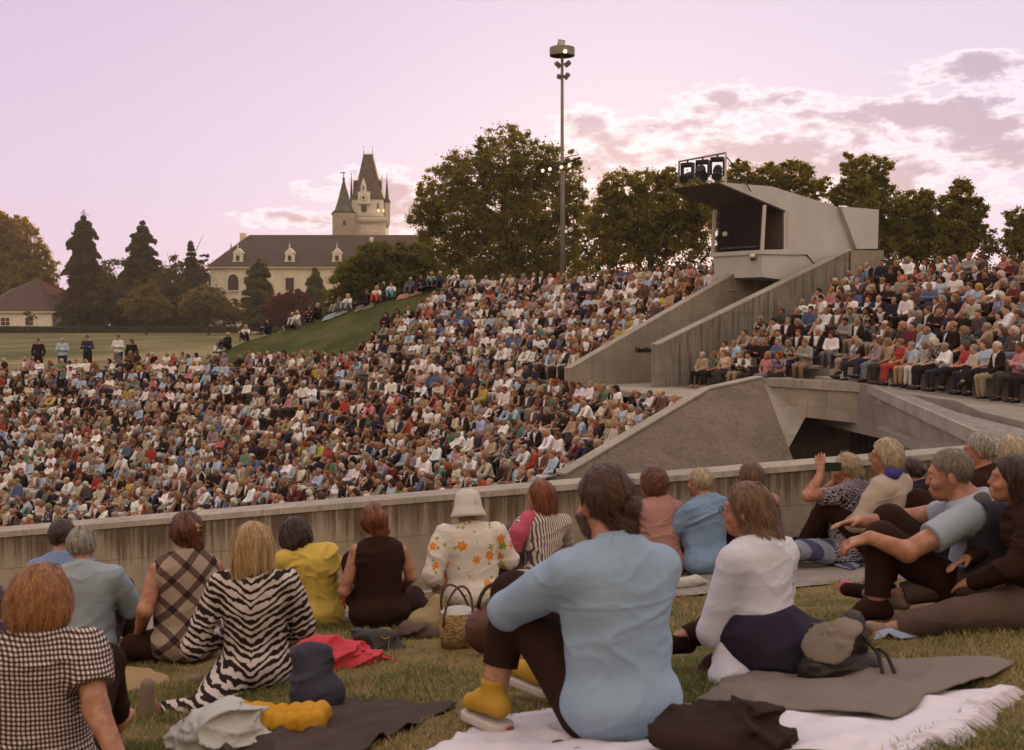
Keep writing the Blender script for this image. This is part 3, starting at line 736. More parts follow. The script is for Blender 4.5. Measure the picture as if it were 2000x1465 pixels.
# ------------------------------------------------------------------ castle and far buildings
def castle():
    D = 255.0; k = D / FPX
    root = empty('castle', (at(600, 650, D).x, D, -3.2)); tag(root, 'long cream palace wing with dark hipped roof and spired clock tower', 'castle'); o = root.location
    def P(px, py, dd=0): return at(px, py, D + dd) - o
    def X(px): return (px - CX) * k - o.x
    def Z(py): return (HOR - py) * k - o.z
    x0, x1 = X(413), X(830)
    MB().hexa([(x0, 0, -1), (x1, 0, -1), (x1, 14, -1), (x0, 14, -1), (x0, 0, Z(524)), (x1, 0, Z(524)), (x1, 14, Z(524)), (x0, 14, Z(524))]).build('wall', M['plaster'], root)
    ze, zr = Z(521), Z(458)
    MB().hexa([(x0 - .6, -.7, ze - .35), (x1, -.7, ze - .35), (x1, 14.6, ze - .35), (x0 - .6, 14.6, ze - .35), (x0 - .6, -.7, ze - .05), (x1, -.7, ze - .05), (x1, 14.6, ze - .05), (x0 - .6, 14.6, ze - .05)]).build('cornice', M['plaster_white'], root)
    hx = X(475)
    rf = link('roof', mesh('roof', [(x0 - .5, -.9, ze), (x1, -.9, ze), (x1, 14.9, ze), (x0 - .5, 14.9, ze), (hx, 6.5, zr), (x1, 6.5, zr), (hx, 7.5, zr), (x1, 7.5, zr)],
              [(0, 1, 5, 4), (3, 6, 7, 2), (0, 4, 6, 3), (4, 5, 7, 6), (1, 2, 7, 5), (3, 2, 1, 0)]), M['roof_slate'], root, False)
    MB().tube([(hx, 7, zr + .08), (x1, 7, zr + .08)], .22, 6).build('ridge', M['roof_ridge'], root)
    MB().tube([(x0 - .4, -.7, ze + .05), (hx, 6.6, zr)], .16, 5).build('hip_ridge', M['roof_ridge'], root)
    MB().box((X(463), 7, Z(462)), (1.2, 1.6, 2.2)).build('chimney', M['plaster'], rf)
    MB().box((X(723), 3.6, Z(476)), (.75, .75, 3.2)).build('chimney', M['plaster_white'], rf)
    g = MB(); gx = X(430); g.hexa([(x0 + .6, 9, ze - 1), (gx + 2, 9, ze - 1), (gx + 2, 13, ze - 1), (x0 + .6, 13, ze - 1), (x0 + .8, 9, Z(489)), (gx + 3.2, 9, Z(489)), (gx + 3.2, 13, Z(489)), (x0 + .8, 13, Z(489))])
    g.build('rear_gable', M['roof_slate'], root)
    MB().lathe([(.35, 0), (.25, .5), (.4, .9), (.12, 1.3), (.12, 1.9), (.02, 2.2)], (X(430), 11, Z(490)), 8).build('finial', M['roof_ridge'], root)
    for px in (466, 567, 659):
        x = X(px); d = MB(); zb, zt = Z(514), Z(495)
        d.hexa([(x - .95, .2, zb), (x + .95, .2, zb), (x + .95, 4, zb), (x - .95, 4, zb), (x - .95, .2, zt), (x + .95, .2, zt), (x + .95, 4, zt), (x - .95, 4, zt)])
        for sg in (-1, 1): d.hexa([(x + sg * 1.1 - .25, .15, zb - .1), (x + sg * 1.1 + .25, .15, zb - .1), (x + sg * 1.1 + .25, 1, zb - .1), (x + sg * 1.1 - .25, 1, zb - .1), (x + sg * .95 - .05, .15, zb + .7), (x + sg * .95 + .05, .15, zb + .7), (x + sg * .95 + .05, 1, zb + .7), (x + sg * .95 - .05, 1, zb + .7)])
        dm = d.build('dormer', M['plaster_white'], root)
        MB().prism([(x - 1.15, .05, zt), (x + 1.15, .05, zt), (x, .05, zt + 1.15)], (0, 4.4, 0)).build('pediment', M['plaster_white'], dm)
        MB().box((x, .12, (zb + zt) / 2), (.75, .1, 1.1)).build('window', M['window_dark'], dm)
        MB().lathe([(.2, 0), (.1, .3), (.24, .6), (.06, .9), (.02, 1.6)], (x, .3, zt + 1.0), 6).build('finial', M['plaster'], dm)
    # loggia arch, blind arch and windows of the wall
    a = MB(); cx, w2, zb, zs = X(457), 1.15, Z(575), Z(548)
    P_ = [(cx - w2, -.02, zb), (cx + w2, -.02, zb)] + [(cx + w2 * math.cos(t), -.02, zs + 1.35 * math.sin(t)) for t in np.linspace(0, math.pi, 12)]
    a.prism(P_, (0, .01, 0)).build('loggia_arch', M['window_dark'], root)
    s = MB()
    for i in range(10):
        t0, t1 = math.pi * i / 10, math.pi * (i + 1) / 10
        Q = [(cx + r * math.cos(t), -.06, zs + (r * 1.18) * math.sin(t)) for r, t in ((w2, t0), (w2 + .3, t0), (w2 + .3, t1), (w2, t1))]
        s.prism(Q, (0, .12, 0))
    s.build('arch_moulding', M['plaster_white'], root)
    b = MB()
    for i in range(7): b.tube([(cx - 1 + i * .33, -.1, zb - .1), (cx - 1 + i * .33, -.1, zb + .7)], .09, 6)
    b.box((cx, -.1, zb + .78), (2.6, .3, .16)); b.build('balustrade', M['plaster_white'], root)
    for px in (567, 620): MB().box((X(px), -.03, Z(555)), (1.8, .1, 2.7)).build('window', M['window_dark'], root)
    MB().box((X(600), -.06, Z(590)), (44, .16, .3)).build('string_course', M['plaster_white'], root)
    # ---- round stair turret in front
    k = (D + 12) / FPX
    def X(px): return (px - CX) * k - o.x
    def Z(py): return (HOR - py) * k - o.z
    cx = X(676); R = X(698.5) - cx; y = 10
    tt = MB().lathe([(R, 0), (R, Z(424)), (R + .25, Z(423)), (R + .25, Z(421))], (cx, y, 0), 20).build('turret_wall', M['plaster_white'], root, True)
    MB().lathe([(R + .35, 0), (R * .78, .9), (R * .5, 3.2), (.35, 6.9), (.12, 8.0), (.10, 9.2)], (cx, y, Z(421)), 20).build('turret_roof', M['copper'], root, True)
    MB().lathe([(.05, -.35), (.33, -.1), (.33, .12), (.05, .4)], (cx, y, Z(354)), 10).build('ball', M['roof_ridge'], root, True)
    MB().tube([(cx, y, Z(354)), (cx, y, Z(338))], .05, 4).build('vane_rod', M['black_metal'], root)
    MB().box((cx - .2, y, Z(342)), (1.2, .06, .22)).build('weather_vane', M['black_metal'], root)
    MB().box((X(680), y - R - .0, Z(440)), (.55, .3, .95)).build('turret_window', M['window_dark'], root)
    # ---- keep
    kx, kw = X(722), (X(755) - X(690)) / 2; y0 = 12
    def kbox(nm, xa, xb, za, zb, m, d0=0, d1=None):
        d1 = d1 or (xb - xa); return MB().hexa([(xa, y0 + d0, za), (xb, y0 + d0, za), (xb, y0 + d0 + d1, za), (xa, y0 + d0 + d1, za), (xa, y0 + d0, zb), (xb, y0 + d0, zb), (xb, y0 + d0 + d1, zb), (xa, y0 + d0 + d1, zb)]).build(nm, M[m], root)
    kbox('keep_wall', X(692), X(754), 0, Z(428), 'plaster')
    kbox('keep_upper_wall', X(689), X(750), Z(424), Z(391), 'plaster_white', -.2)
    kbox('parapet', X(698), X(756), Z(432), Z(425), 'plaster', -.7, 8.4)
    for i in range(13): MB().box((X(699) + i * .5, y0 - .45, Z(433)), (.24, .5, .5)).build('corbel', M['plaster_white'], root)
    c = MB()
    for px in (712, 732):
        x = X(px)
        for q in range(8):
            t0, t1 = math.pi * 2 * q / 8, math.pi * 2 * (q + 1) / 8
            c.tube([(x + .75 * math.cos(t0), y0 - .05, Z(449) + .75 * math.sin(t0)), (x + .75 * math.cos(t1), y0 - .05, Z(449) + .75 * math.sin(t1))], .09, 4)
        for sg in (-1, 1): c.tube([(x - sg * 1.1, y0 - .05, Z(458)), (x, y0 - .05, Z(440))], .1, 4); 
    c.build('tracery', M['plaster_white'], root)
    c = MB()
    for i in range(7): x = X(700) + i * .62; c.tube([(x - .25, y0 - .75, Z(424)), (x - .2, y0 - .75, Z(419)), (x, y0 - .75, Z(416)), (x + .2, y0 - .75, Z(419)), (x + .25, y0 - .75, Z(424))], .1, 4)
    c.build('balcony_tracery', M['plaster_white'], root)
    # main pyramid roof
    xa, xb, za = X(687), X(752), Z(391); xm0, xm1, zm = X(709), X(727), Z(302)
    x2, x3, z2 = X(697), X(742), Z(365)
    V = []
    for (l, r, z, dy) in ((xa, xb, za, 0), (x2, x3, z2, 1.3), (xm0, xm1, zm, 3)):
        V += [(l, y0 + dy - .4, z), (r, y0 + dy - .4, z), (r, y0 + 7.4 - dy, z), (l, y0 + 7.4 - dy, z)]
    F = [(0, 1, 5, 4), (1, 2, 6, 5), (2, 3, 7, 6), (3, 0, 4, 7), (4, 5, 9, 8), (5, 6, 10, 9), (6, 7, 11, 10), (7, 4, 8, 11), (8, 9, 10, 11), (3, 2, 1, 0)]
    link('keep_roof', mesh('keep_roof', V, F), M['roof_tower'], root, False)
    MB().box(((xm0 + xm1) / 2, y0 + 3.5, zm + .15), (xm1 - xm0 + .3, .9, .3)).build('roof_cresting', M['plaster'], root)
    for px in (709, 726): MB().lathe([(.06, 0), (.06, .8), (.14, .9), (.04, 1.0), (.03, 1.7), (.1, 1.8), (.02, 2)], (X(px), y0 + 3.5, zm), 6).build('finial', M['black_metal'], root)
    for (px, yy, dz) in ((694, y0 + 2.5, Z(352)), (740, y0 + 2.5, Z(352))):
        x = X(px); MB().hexa([(x - .7, yy, Z(385)), (x + .7, yy, Z(385)), (x + .7, yy + 2, Z(385)), (x - .7, yy + 2, Z(385)), (x - .5, yy, dz), (x + .5, yy, dz), (x + .5, yy + 1.5, dz), (x - .5, yy + 1.5, dz)]).build('roof_dormer', M['roof_tower'], root)
        MB().tube([(x, yy + .7, dz), (x, yy + .7, dz + 1.9)], .06, 4).build('finial', M['black_metal'], root)
    # clock gable
    kbox('clock_gable', X(702), X(725), Z(400), Z(377), 'plaster_white', -1.0, 1.2)
    MB().prism([(X(707), y0 - 1.05, Z(377)), (X(718), y0 - 1.05, Z(377)), (X(716.5), y0 - 1.05, Z(362)), (X(712.5), y0 - 1.05, Z(351)), (X(708.5), y0 - 1.05, Z(362))], (0, 1.5, 0)).build('gable_dormer', M['plaster_white'], root)
    MB().box((X(712.5), y0 - 1.1, Z(370)), (.25, .1, .9)).build('gable_window', M['window_dark'], root)
    ck = MB().lathe([(0, -.05), (.80, -.05), (.80, .05), (0, .05)], (X(713), y0 - 1.08, Z(389)), 20, Matrix.Rotation(math.pi / 2, 3, 'X')).build('clock', M['gold'], root)
    MB().lathe([(0, -.05), (.66, -.05), (.66, .05), (0, .05)], (X(713), y0 - 1.14, Z(389)), 20, Matrix.Rotation(math.pi / 2, 3, 'X')).build('clock_face', M['clock_face'], ck)
    MB().lathe([(0, -.05), (.33, -.05), (.33, .05), (0, .05)], (X(713), y0 - 1.18, Z(389)), 16, Matrix.Rotation(math.pi / 2, 3, 'X')).build('clock_centre', M['clock_blue'], ck)
    h = MB(); h.box((X(713) , y0 - 1.26, Z(389) + .2), (.07, .04, .55)); h.box((X(713) + .12, y0 - 1.26, Z(389)), (.35, .04, .07)); h.build('clock_hands', M['black_metal'], ck)
    MB().box((X(713), y0 - .35, Z(409)), (1.1, .4, 1.4)).build('balcony_door', M['window_dark'], root)
    MB().box((X(740), y0 - .3, Z(404)), (.28, .3, 1.3)).build('window', M['window_dark'], root)
    for px in (741, 751): MB().box((X(px), y0 - .3, Z(413)), (.24, .35, .5)).build('lit_window', M['lamp_glow_soft'], root)
    # corner turrets with needle spires
    for (px, w_, zb, zt, yy) in ((755.5, 6.0, 433, 355, 14), (682.5, 5, 400, 350, 17), (741, 4.5, 392, 352, 19)):
        x = X(px); r = w_ * k
        MB().lathe([(r * .5, Z(zb + 12)), (r, Z(zb)), (r, Z(397)), (r + .1, Z(396))], (x, yy, 0), 12).build('corner_turret', M['plaster'], root, True)
        MB().lathe([(r + .2, Z(396)), (r * .62, Z(388)), (.12, Z(zt)), (.05, Z(zt - 14))], (x, yy, 0), 12).build('spire', M['roof_tower'], root, True)
        MB().lathe([(.02, -.1), (.12, 0), (.02, .1)], (x, yy, Z(zt - 14)), 6).build('spire_ball', M['black_metal'], root)
castle()

def house():
    D = 238.0; k = D / FPX; root = empty('garden_house', (at(40, 640, D).x, D, -3.1)); tag(root, 'low white garden house with dark pyramid roof at left behind the hedge', 'house'); o = root.location
    X = lambda px: (px - CX) * k - o.x; Z = lambda py: (HOR - py) * k - o.z
    MB().hexa([(X(-40), 0, -.5), (X(103), 0, -.5), (X(103), 12, -.5), (X(-40), 12, -.5), (X(-40), 0, Z(608)), (X(103), 0, Z(608)), (X(103), 12, Z(608)), (X(-40), 12, Z(608))]).build('wall', M['plaster_white'], root)
    e = Z(607.5); V = [(X(-45), -.7, e), (X(105), -.7, e), (X(112), 13, e), (X(-45), 13, e), (X(50), 6, Z(543)), (X(-6), 6, Z(566))]
    link('roof', mesh('roof', V, [(0, 1, 4, 5), (3, 5, 4, 2), (0, 5, 3), (3, 2, 1, 0)]), M['roof_brown'], root, False)
    link('roof', mesh('roof_side', [V[1], V[2], V[4]], [(0, 1, 2)]), M['roof_brown'], root, False)
    V = [(X(76), 4.5, Z(576)), (X(103), 9, Z(584)), (X(101), 9, Z(568)), (X(56), 6.2, Z(544))]
    o2 = MB().prism(V, (.1, -.2, .15)).build('red_roof_field', M['roof_red'], root)
    MB().box((X(40), -.5, Z(609.5)), (X(103) - X(-40), .3, .25)).build('eaves', M['plaster'], root)
    for px in (12, 58):
        w = MB().box((X(px), -.02, Z(628)), (1.5, .12, 1.5)).build('window', M['window_dark'], root)
        MB().box((X(px), -.1, Z(628)), (.1, .06, 1.5)).box((X(px), -.1, Z(628)), (1.5, .06, .1)).build('mullion', M['plaster'], w)
    MB().box((X(4), -.15, Z(628)), (.12, .1, 1.5)).build('shutter', M['window_dark'], root)
house()
def hedge():
    D = 228.0; V = []; F = []
    xs = np.arange(-110, 30, .9); rh = random.Random(3)
    for x in xs:
        j = lambda: rh.uniform(-.10, .10)
        V += [(x, -.7 + j(), -3.1), (x, -.7 + j(), -1.95 + j()), (x, -.55, -1.72 + j() * .6), (x, .55, -1.72 + j() * .6), (x, .7, -3.1)]
    for i in range(len(xs) - 1):
        for q in range(4): a = i * 5 + q; F.append((a, a + 5, a + 6, a + 1))
    o = link('hedge', mesh('hedge', V, F), M['hedge'], None, False); o.location = (0, D, 0); tag(o, 'long clipped low hedge running across the park', 'hedge')
    for i in range(5):
        px = 473 + i * 25 + (i > 3) * 2
        p = at(px, 637, 224.0); lab = ['leftmost', 'second from left', 'middle', 'fourth from left', 'rightmost'][i]
        q = empty('stone_pedestal', (p.x, p.y, -3.0)); tag(q, '%s of five pale square stone pedestals standing at the hedge' % lab, 'pedestal', 'stone pedestals at the hedge')
        MB().box((0, 0, .55), (1.25, 1.25, 1.1)).build('block', M['plaster'], q, bevel=.05)
        MB().box((0, 0, 1.18), (1.5, 1.5, .16)).build('cap', M['plaster_white'], q, bevel=.03)
hedge()

# ------------------------------------------------------------------ trees
def leafmesh(name, Pts, Nrm, size, rng, m, parent, aspect=1.5):
    n = len(Pts); a = rng.normal(size=(n, 3)) * .9 + Nrm; a /= np.linalg.norm(a, axis=1)[:, None] + 1e-9
    u = np.cross(a, rng.normal(size=(n, 3))); u /= np.linalg.norm(u, axis=1)[:, None] + 1e-9; v = np.cross(a, u)
    s = (size * rng.uniform(.6, 1.35, n))[:, None]; u *= s * aspect * .5; v *= s * .5
    V = np.stack([Pts - u, Pts - v + a * s * .12, Pts + u, Pts + v + a * s * .12], 1).reshape(-1, 3)
    F = np.arange(4 * n).reshape(n, 4)
    return link(name, mesh(name, V, F), M[m], parent, False)
def limbs(root, H, r, rng, n=6, spread=.5, cr=3, z0=.35, lean=0):
    m = MB(); m.tube([(0, 0, -1), (0, 0, H * .3), (lean, 0, H * .62), (lean * 1.5, 0, H * .9)], [r * 1.25, r, r * .55, r * .12], 9)
    for i in range(n):
        a = i * 2.4 + rng.uniform(-.3, .3); z = H * (z0 + .45 * i / n); L = cr * spread * rng.uniform(.7, 1.2)
        m.tube([(0, 0, z), (L * .5 * math.cos(a), L * .5 * math.sin(a), z + L * .35), (L * math.cos(a), L * math.sin(a), z + L * .95)], [r * .45, r * .28, r * .08], 6)
    m.build('trunk', M['bark'], root, True)
def broad(name, label, px, D, ztop, zbase, lobes, m, n, leaf, seed, cat='tree', group=None, trunk_r=.35, hole=.42, cr=None):
    """lobes in photograph pixels: (px, py, rx, ry); each lobe is a clump of leaves with its own depth"""
    rng = np.random.default_rng(seed); b = at(px, 620, D); root = empty(name, (b.x, D, zbase)); tag(root, label, cat, group); n = int(n * 2.3); leaf *= .62
    k = D / FPX; P = []; N = []; tot = sum(l[2] * l[3] for l in lobes)
    for (lx, ly, rx, ry) in lobes:
        c0 = np.array([(lx - px) * k, 0, (HOR - ly) * k - zbase]); R = np.array([rx * k, min(rx, ry) * k * 1.0, ry * k])
        nl = int(n * rx * ry / tot); nc = max(10, int(nl / 55))
        # small clumps over and inside the lobe
        d = rng.normal(size=(nc, 3)); d /= np.linalg.norm(d, axis=1)[:, None]
        rad = rng.uniform(.25, 1.1, nc) ** .55
        cc = c0 + d * R * rad[:, None]; cs = R.mean() * rng.uniform(.10, .34, nc)
        pick = rng.integers(0, nc, nl); e = rng.normal(size=(nl, 3)); e /= np.linalg.norm(e, axis=1)[:, None]
        q = cc[pick] + e * cs[pick][:, None] * (np.abs(rng.normal(size=nl)) * .62 + .1)[:, None] * np.array([1.15, 1.15, .8])
        P.append(q); N.append((e + d[pick]) * .6)
    P = np.concatenate(P); N = np.concatenate(N)
    H = (HOR - min(l[1] - l[3] for l in lobes)) * k - zbase
    leafmesh('crown', P, N, leaf, rng, m, root)
    limbs(root, H * .95, trunk_r, random.Random(seed), 7, .5, cr if cr else (max(l[0] + l[2] for l in lobes) - min(l[0] - l[2] for l in lobes)) * k * .45)
    return root
def conifer(name, label, px, D, top, base, wid, m, n, leaf, seed, droop=.35, ragged=.3, power=.8, zbase=-3.0, bare=0):
    """wid: crown half width in pixels at the foot"""
    rng = np.random.default_rng(seed); b = at(px, 620, D); root = empty(name, (b.x, D, zbase)); tag(root, label, 'tree')
    k = D / FPX; H = (HOR - top) * k - zbase; W = wid * k; z0 = max(.3, (HOR - base) * k - zbase)
    P = []; N = []; mb = MB(); mb.tube([(0, 0, -1), (0, 0, H * .5), (0, 0, H)], [W * .07 + .12, W * .04 + .07, .02], 8)
    leaf *= .72; n = int(n * 1.9); layers = int(12 + H * .62); per = max(1, n // (layers * 9))
    for i in range(layers):
        f = i / (layers - 1); z = z0 + (H * .99 - z0) * f + rng.uniform(-.2, .2); r = W * (1 - f) ** power + .05
        nb = max(4, int(9 * (1 - f) + 3))
        for j in range(nb):
            a = rng.uniform(0, 2 * math.pi); L = r * rng.uniform(1 - ragged * 1.35, 1.16)
            if rng.random() < .16: L *= .5
            ns = max(3, int(per * 9 * (L / W + .12) * 1.6)); t = rng.uniform(.12, 1, ns) ** .7
            w = (1 - t * .5) * L * .17 + .15
            x = t * L; off = rng.normal(size=ns) * w; zz = z - droop * x * t + rng.normal(size=ns) * .10 * (1 + L * .12) - np.abs(off) * .25
            P.append(np.stack([x * math.cos(a) - off * math.sin(a), x * math.sin(a) + off * math.cos(a), zz], 1))
            N.append(np.tile([[.2 * math.cos(a), .2 * math.sin(a), .9]], (ns, 1)))
    if bare:
        for i in range(14):
            a = i * 2.4; z = H + bare * k * i / 14; L = 1.6 * (1 - i / 15)
            mb.tube([(0, 0, z), (L * math.cos(a) * .6, L * math.sin(a) * .6, z + .25), (L * math.cos(a), L * math.sin(a), z - .1)], [.05, .03, .01], 4)
        mb.tube([(0, 0, H - 2), (0, 0, H + bare * k)], [.14, .02], 5)
    leafmesh('crown', np.concatenate(P), np.concatenate(N), leaf, rng, m, root, 1.9); mb.build('trunk', M['bark'], root, True)
    return root
broad('oak_tree', 'huge spreading oak behind the lighting mast, tallest crown in the picture', 985, 110, 0, -3,
      [(985, 315, 60, 62), (920, 345, 62, 50), (865, 375, 52, 45), (1040, 330, 55, 50), (1085, 345, 48, 55), (840, 425, 42, 40), (900, 420, 70, 60), (980, 410, 75, 65), (1060, 415, 70, 60), (1120, 395, 32, 38), (1130, 440, 40, 40),
       (870, 480, 60, 50), (950, 490, 80, 60), (1050, 490, 80, 60), (830, 380, 22, 22), (955, 290, 30, 24), (1010, 270, 26, 20), (960, 560, 120, 60), (1090, 540, 70, 50)], 'leaf_oak', 52000, .27, 1, trunk_r=.7)
broad('broadleaf_tree', 'dense dark green broad tree right of the mast and left of the booth', 1270, 92, 0, -2.5,
      [(1215, 375, 48, 40), (1275, 365, 42, 35), (1330, 400, 50, 50), (1180, 430, 40, 40), (1250, 430, 70, 50), (1320, 460, 60, 45), (1220, 480, 60, 40), (1370, 390, 40, 50), (1300, 350, 25, 20), (1185, 385, 25, 18)], 'leaf_oak', 26000, .24, 2)
broad('broadleaf_tree', 'rounded tree whose crown shows above the booth roof', 1480, 84, 0, -2.5,
      [(1440, 350, 28, 28), (1500, 352, 40, 28), (1550, 345, 36, 28), (1590, 368, 28, 24), (1500, 400, 90, 40), (1445, 330, 18, 16), (1420, 400, 50, 50), (1530, 325, 18, 10)], 'leaf_oak', 17000, .22, 3)
broad('broadleaf_tree', 'upright tree with a tall knobbly crown just right of the booth', 1690, 82, 0, -2.5,
      [(1650, 322, 14, 24), (1672, 330, 24, 28), (1712, 335, 24, 32), (1680, 370, 46, 32), (1640, 385, 28, 20), (1690, 420, 50, 45), (1725, 385, 22, 30), (1700, 470, 50, 40)], 'leaf_oak', 17000, .20, 4)
broad('broadleaf_tree', 'smaller ragged tree between two taller crowns above the right stand', 1785, 80, 0, -2.5,
      [(1770, 400, 26, 28), (1800, 395, 24, 24), (1785, 440, 40, 34), (1755, 425, 20, 26), (1810, 445, 26, 26), (1785, 480, 45, 25)], 'leaf_oak', 11000, .20, 5, hole=.6)
broad('broadleaf_tree', 'pointed leafy tree near the right edge behind the top row', 1868, 78, 0, -2.5,
      [(1872, 378, 24, 26), (1848, 405, 24, 24), (1895, 412, 26, 28), (1868, 440, 42, 34), (1905, 455, 20, 22), (1862, 480, 45, 22)], 'leaf_oak', 13000, .19, 6)
broad('broadleaf_tree', 'dark tree cut off by the right edge of the picture', 1990, 76, 0, -2.5,
      [(1985, 428, 24, 22), (2010, 440, 30, 36), (1978, 465, 28, 24), (2020, 470, 40, 40)], 'leaf_oak', 8000, .19, 7)
broad('leafy_bush', 'wide dark green rounded bush tree behind the grassy slope crest', 755, 84, 0, -3,
      [(740, 510, 50, 34), (800, 505, 48, 30), (690, 540, 42, 38), (750, 560, 70, 45), (830, 540, 42, 40), (680, 590, 42, 40), (760, 610, 90, 40), (850, 585, 50, 45)], 'leaf_green', 30000, .22, 8, trunk_r=.25)
broad('broadleaf_tree', 'tall golden broadleaf tree cut off by the left edge', 20, 262, 0, -3,
      [(0, 440, 30, 28), (40, 455, 34, 30), (10, 490, 50, 36), (75, 490, 26, 26), (30, 540, 60, 40), (85, 530, 32, 30), (-20, 480, 40, 50), (20, 425, 20, 14), (60, 570, 60, 30)], 'leaf_gold', 24000, .6, 9, trunk_r=.7)
broad('broadleaf_tree', 'dark backdrop tree filling the gap behind the pale young tree', 345, 300, 0, -3,
      [(230, 545, 50, 40), (300, 560, 60, 45), (370, 545, 50, 32), (400, 560, 40, 40), (215, 590, 60, 40), (330, 600, 90, 40), (150, 600, 60, 40), (345, 520, 18, 18)], 'leaf_dark', 15000, .7, 10, trunk_r=.5)
broad('tree_belt', 'low dark belt of trees filling the background behind the booth and right stand', 1500, 120, 0, -3,
      [(1180, 480, 60, 40), (1290, 470, 70, 45), (1400, 470, 70, 50), (1500, 440, 80, 50), (1600, 440, 70, 55), (1700, 460, 70, 50), (1800, 470, 70, 45), (1900, 480, 60, 38), (1990, 485, 50, 36), (820, 520, 60, 50), (1000, 520, 120, 60), (1120, 520, 80, 60), (1300, 560, 200, 60), (1700, 560, 300, 60)], 'leaf_dark', 26000, .36, 33, cat='trees', trunk_r=.2, cr=2.0)
conifer('drooping_conifer', 'ragged drooping conifer with a bare spindly top', 168, 240, 424, 636, 58, 'leaf_dark', 26000, .48, 11, .55, .45, .42, bare=12)
conifer('fir_tree', 'broad dark pointed fir left of the castle', 282, 246, 434, 636, 62, 'leaf_dark', 24000, .5, 12, .15, .25, .55)
conifer('spruce_tree', 'slim small spruce beside the castle corner', 375, 250, 472, 636, 34, 'leaf_dark', 12000, .42, 13, .2, .3, .75)
broad('pine_tree', 'flat branching pine behind the slim spruce', 402, 262, 0, -3, [(398, 512, 14, 4), (402, 500, 10, 3.5), (392, 526, 16, 5), (400, 540, 14, 6)], 'leaf_dark', 1600, .45, 31, trunk_r=.2)
conifer('cypress_tree', 'dense columnar dark green conifer before the castle loggia', 508, 215, 508, 640, 38, 'leaf_green', 17000, .40, 14, .05, .2, .36)
conifer('cypress_tree', 'lighter conical conifer in the middle of the castle front', 616, 205, 524, 640, 36, 'leaf_green', 12000, .40, 15, .1, .3, .6)
broad('young_tree', 'pale thin-leaved young tree on the meadow, leftmost of the pair', 286, 205, 0, -3,
      [(286, 580, 30, 28), (262, 600, 26, 20), (312, 598, 26, 22), (275, 565, 14, 16), (300, 562, 14, 14), (290, 612, 40, 14), (268, 556, 5, 10), (296, 550, 4, 8)], 'leaf_pale', 5200, .40, 16, group='young trees on the meadow', trunk_r=.16)
broad('young_tree', 'pale thin-leaved young tree on the meadow nearer the castle, rightmost of the pair', 407, 200, 0, -3,
      [(405, 590, 42, 28), (380, 602, 30, 20), (435, 600, 34, 22), (400, 570, 26, 12), (460, 610, 18, 12)], 'leaf_pale', 8000, .40, 17, group='young trees on the meadow', trunk_r=.17)
broad('sapling', 'small sapling in front of the white garden house', 57, 215, 0, -3, [(50, 614, 8, 5), (64, 620, 9, 4), (58, 624, 10, 5), (57, 610, 4, 5)], 'leaf_pale', 420, .35, 18, trunk_r=.07)
broad('maple_tree', 'dark red copper maple between two conifers', 565, 200, 0, -3,
      [(560, 595, 30, 24), (585, 590, 22, 20), (545, 615, 32, 22), (580, 618, 36, 24), (575, 572, 14, 10)], 'leaf_red', 9000, .36, 19, trunk_r=.2)
broad('shrub_mass', 'low dark shrubs filling the foot of the park trees', 300, 236, 0, -3,
      [(190, 605, 70, 34), (300, 603, 80, 34), (225, 585, 40, 50), (330, 580, 40, 50), (420, 620, 70, 20), (520, 622, 60, 18), (640, 622, 60, 22)], 'leaf_dark', 17000, .5, 20, cat='shrubs', trunk_r=.1, cr=1.0)
# ------------------------------------------------------------------ solid modelling by distance fields
f32 = np.float32
def A3(v): return np.array(v, f32)
_tab = np.random.default_rng(5).uniform(-1, 1, (32, 32, 32)).astype(f32)
def vnoise(P, s):
    q = P * s; i = np.floor(q).astype(np.int32); f = q - i; f = f * f * (3 - 2 * f); i &= 31; j = (i + 1) & 31
    x0, y0, z0 = i.T; x1, y1, z1 = j.T; fx, fy, fz = f.T
    a = _tab[x0, y0, z0] * (1 - fx) + _tab[x1, y0, z0] * fx; b = _tab[x0, y1, z0] * (1 - fx) + _tab[x1, y1, z0] * fx
    c = _tab[x0, y0, z1] * (1 - fx) + _tab[x1, y0, z1] * fx; d = _tab[x0, y1, z1] * (1 - fx) + _tab[x1, y1, z1] * fx
    return (a * (1 - fy) + b * fy) * (1 - fz) + (c * (1 - fy) + d * fy) * fz
def smin(a, b, k):
    if k <= 0: return np.minimum(a, b)
    h = np.clip(.5 + .5 * (b - a) / k, 0, 1); return b + (a - b) * h - k * h * (1 - h)
def smax(a, b, k): return -smin(-a, -b, k)
def cap(P, a, b, ra, rb=None):
    rb = ra if rb is None else rb; a, b = A3(a), A3(b); d = b - a; L = float(d @ d) + 1e-9
    t = np.clip(((P - a) @ d) / L, 0, 1); q = P - a - t[:, None] * d
    return np.sqrt((q * q).sum(1)) - (ra + (rb - ra) * t)
def ell(P, c, r, R=None):
    q = P - A3(c)
    if R is not None: q = q @ np.asarray(R, f32)
    r = A3(r); k0 = np.sqrt(((q / r) ** 2).sum(1)); k1 = np.sqrt(((q / (r * r)) ** 2).sum(1)) + 1e-6
    return k0 * (k0 - 1) / k1
def U(k, *ds):
    d = ds[0]
    for e in ds[1:]: d = smin(d, e, k)
    return d
def poly_cap(P, pts, rr, k=.02):
    d = None
    for i in range(len(pts) - 1):
        e = cap(P, pts[i], pts[i + 1], rr[i], rr[i + 1]); d = e if d is None else smin(d, e, k)
    return d
_E = None
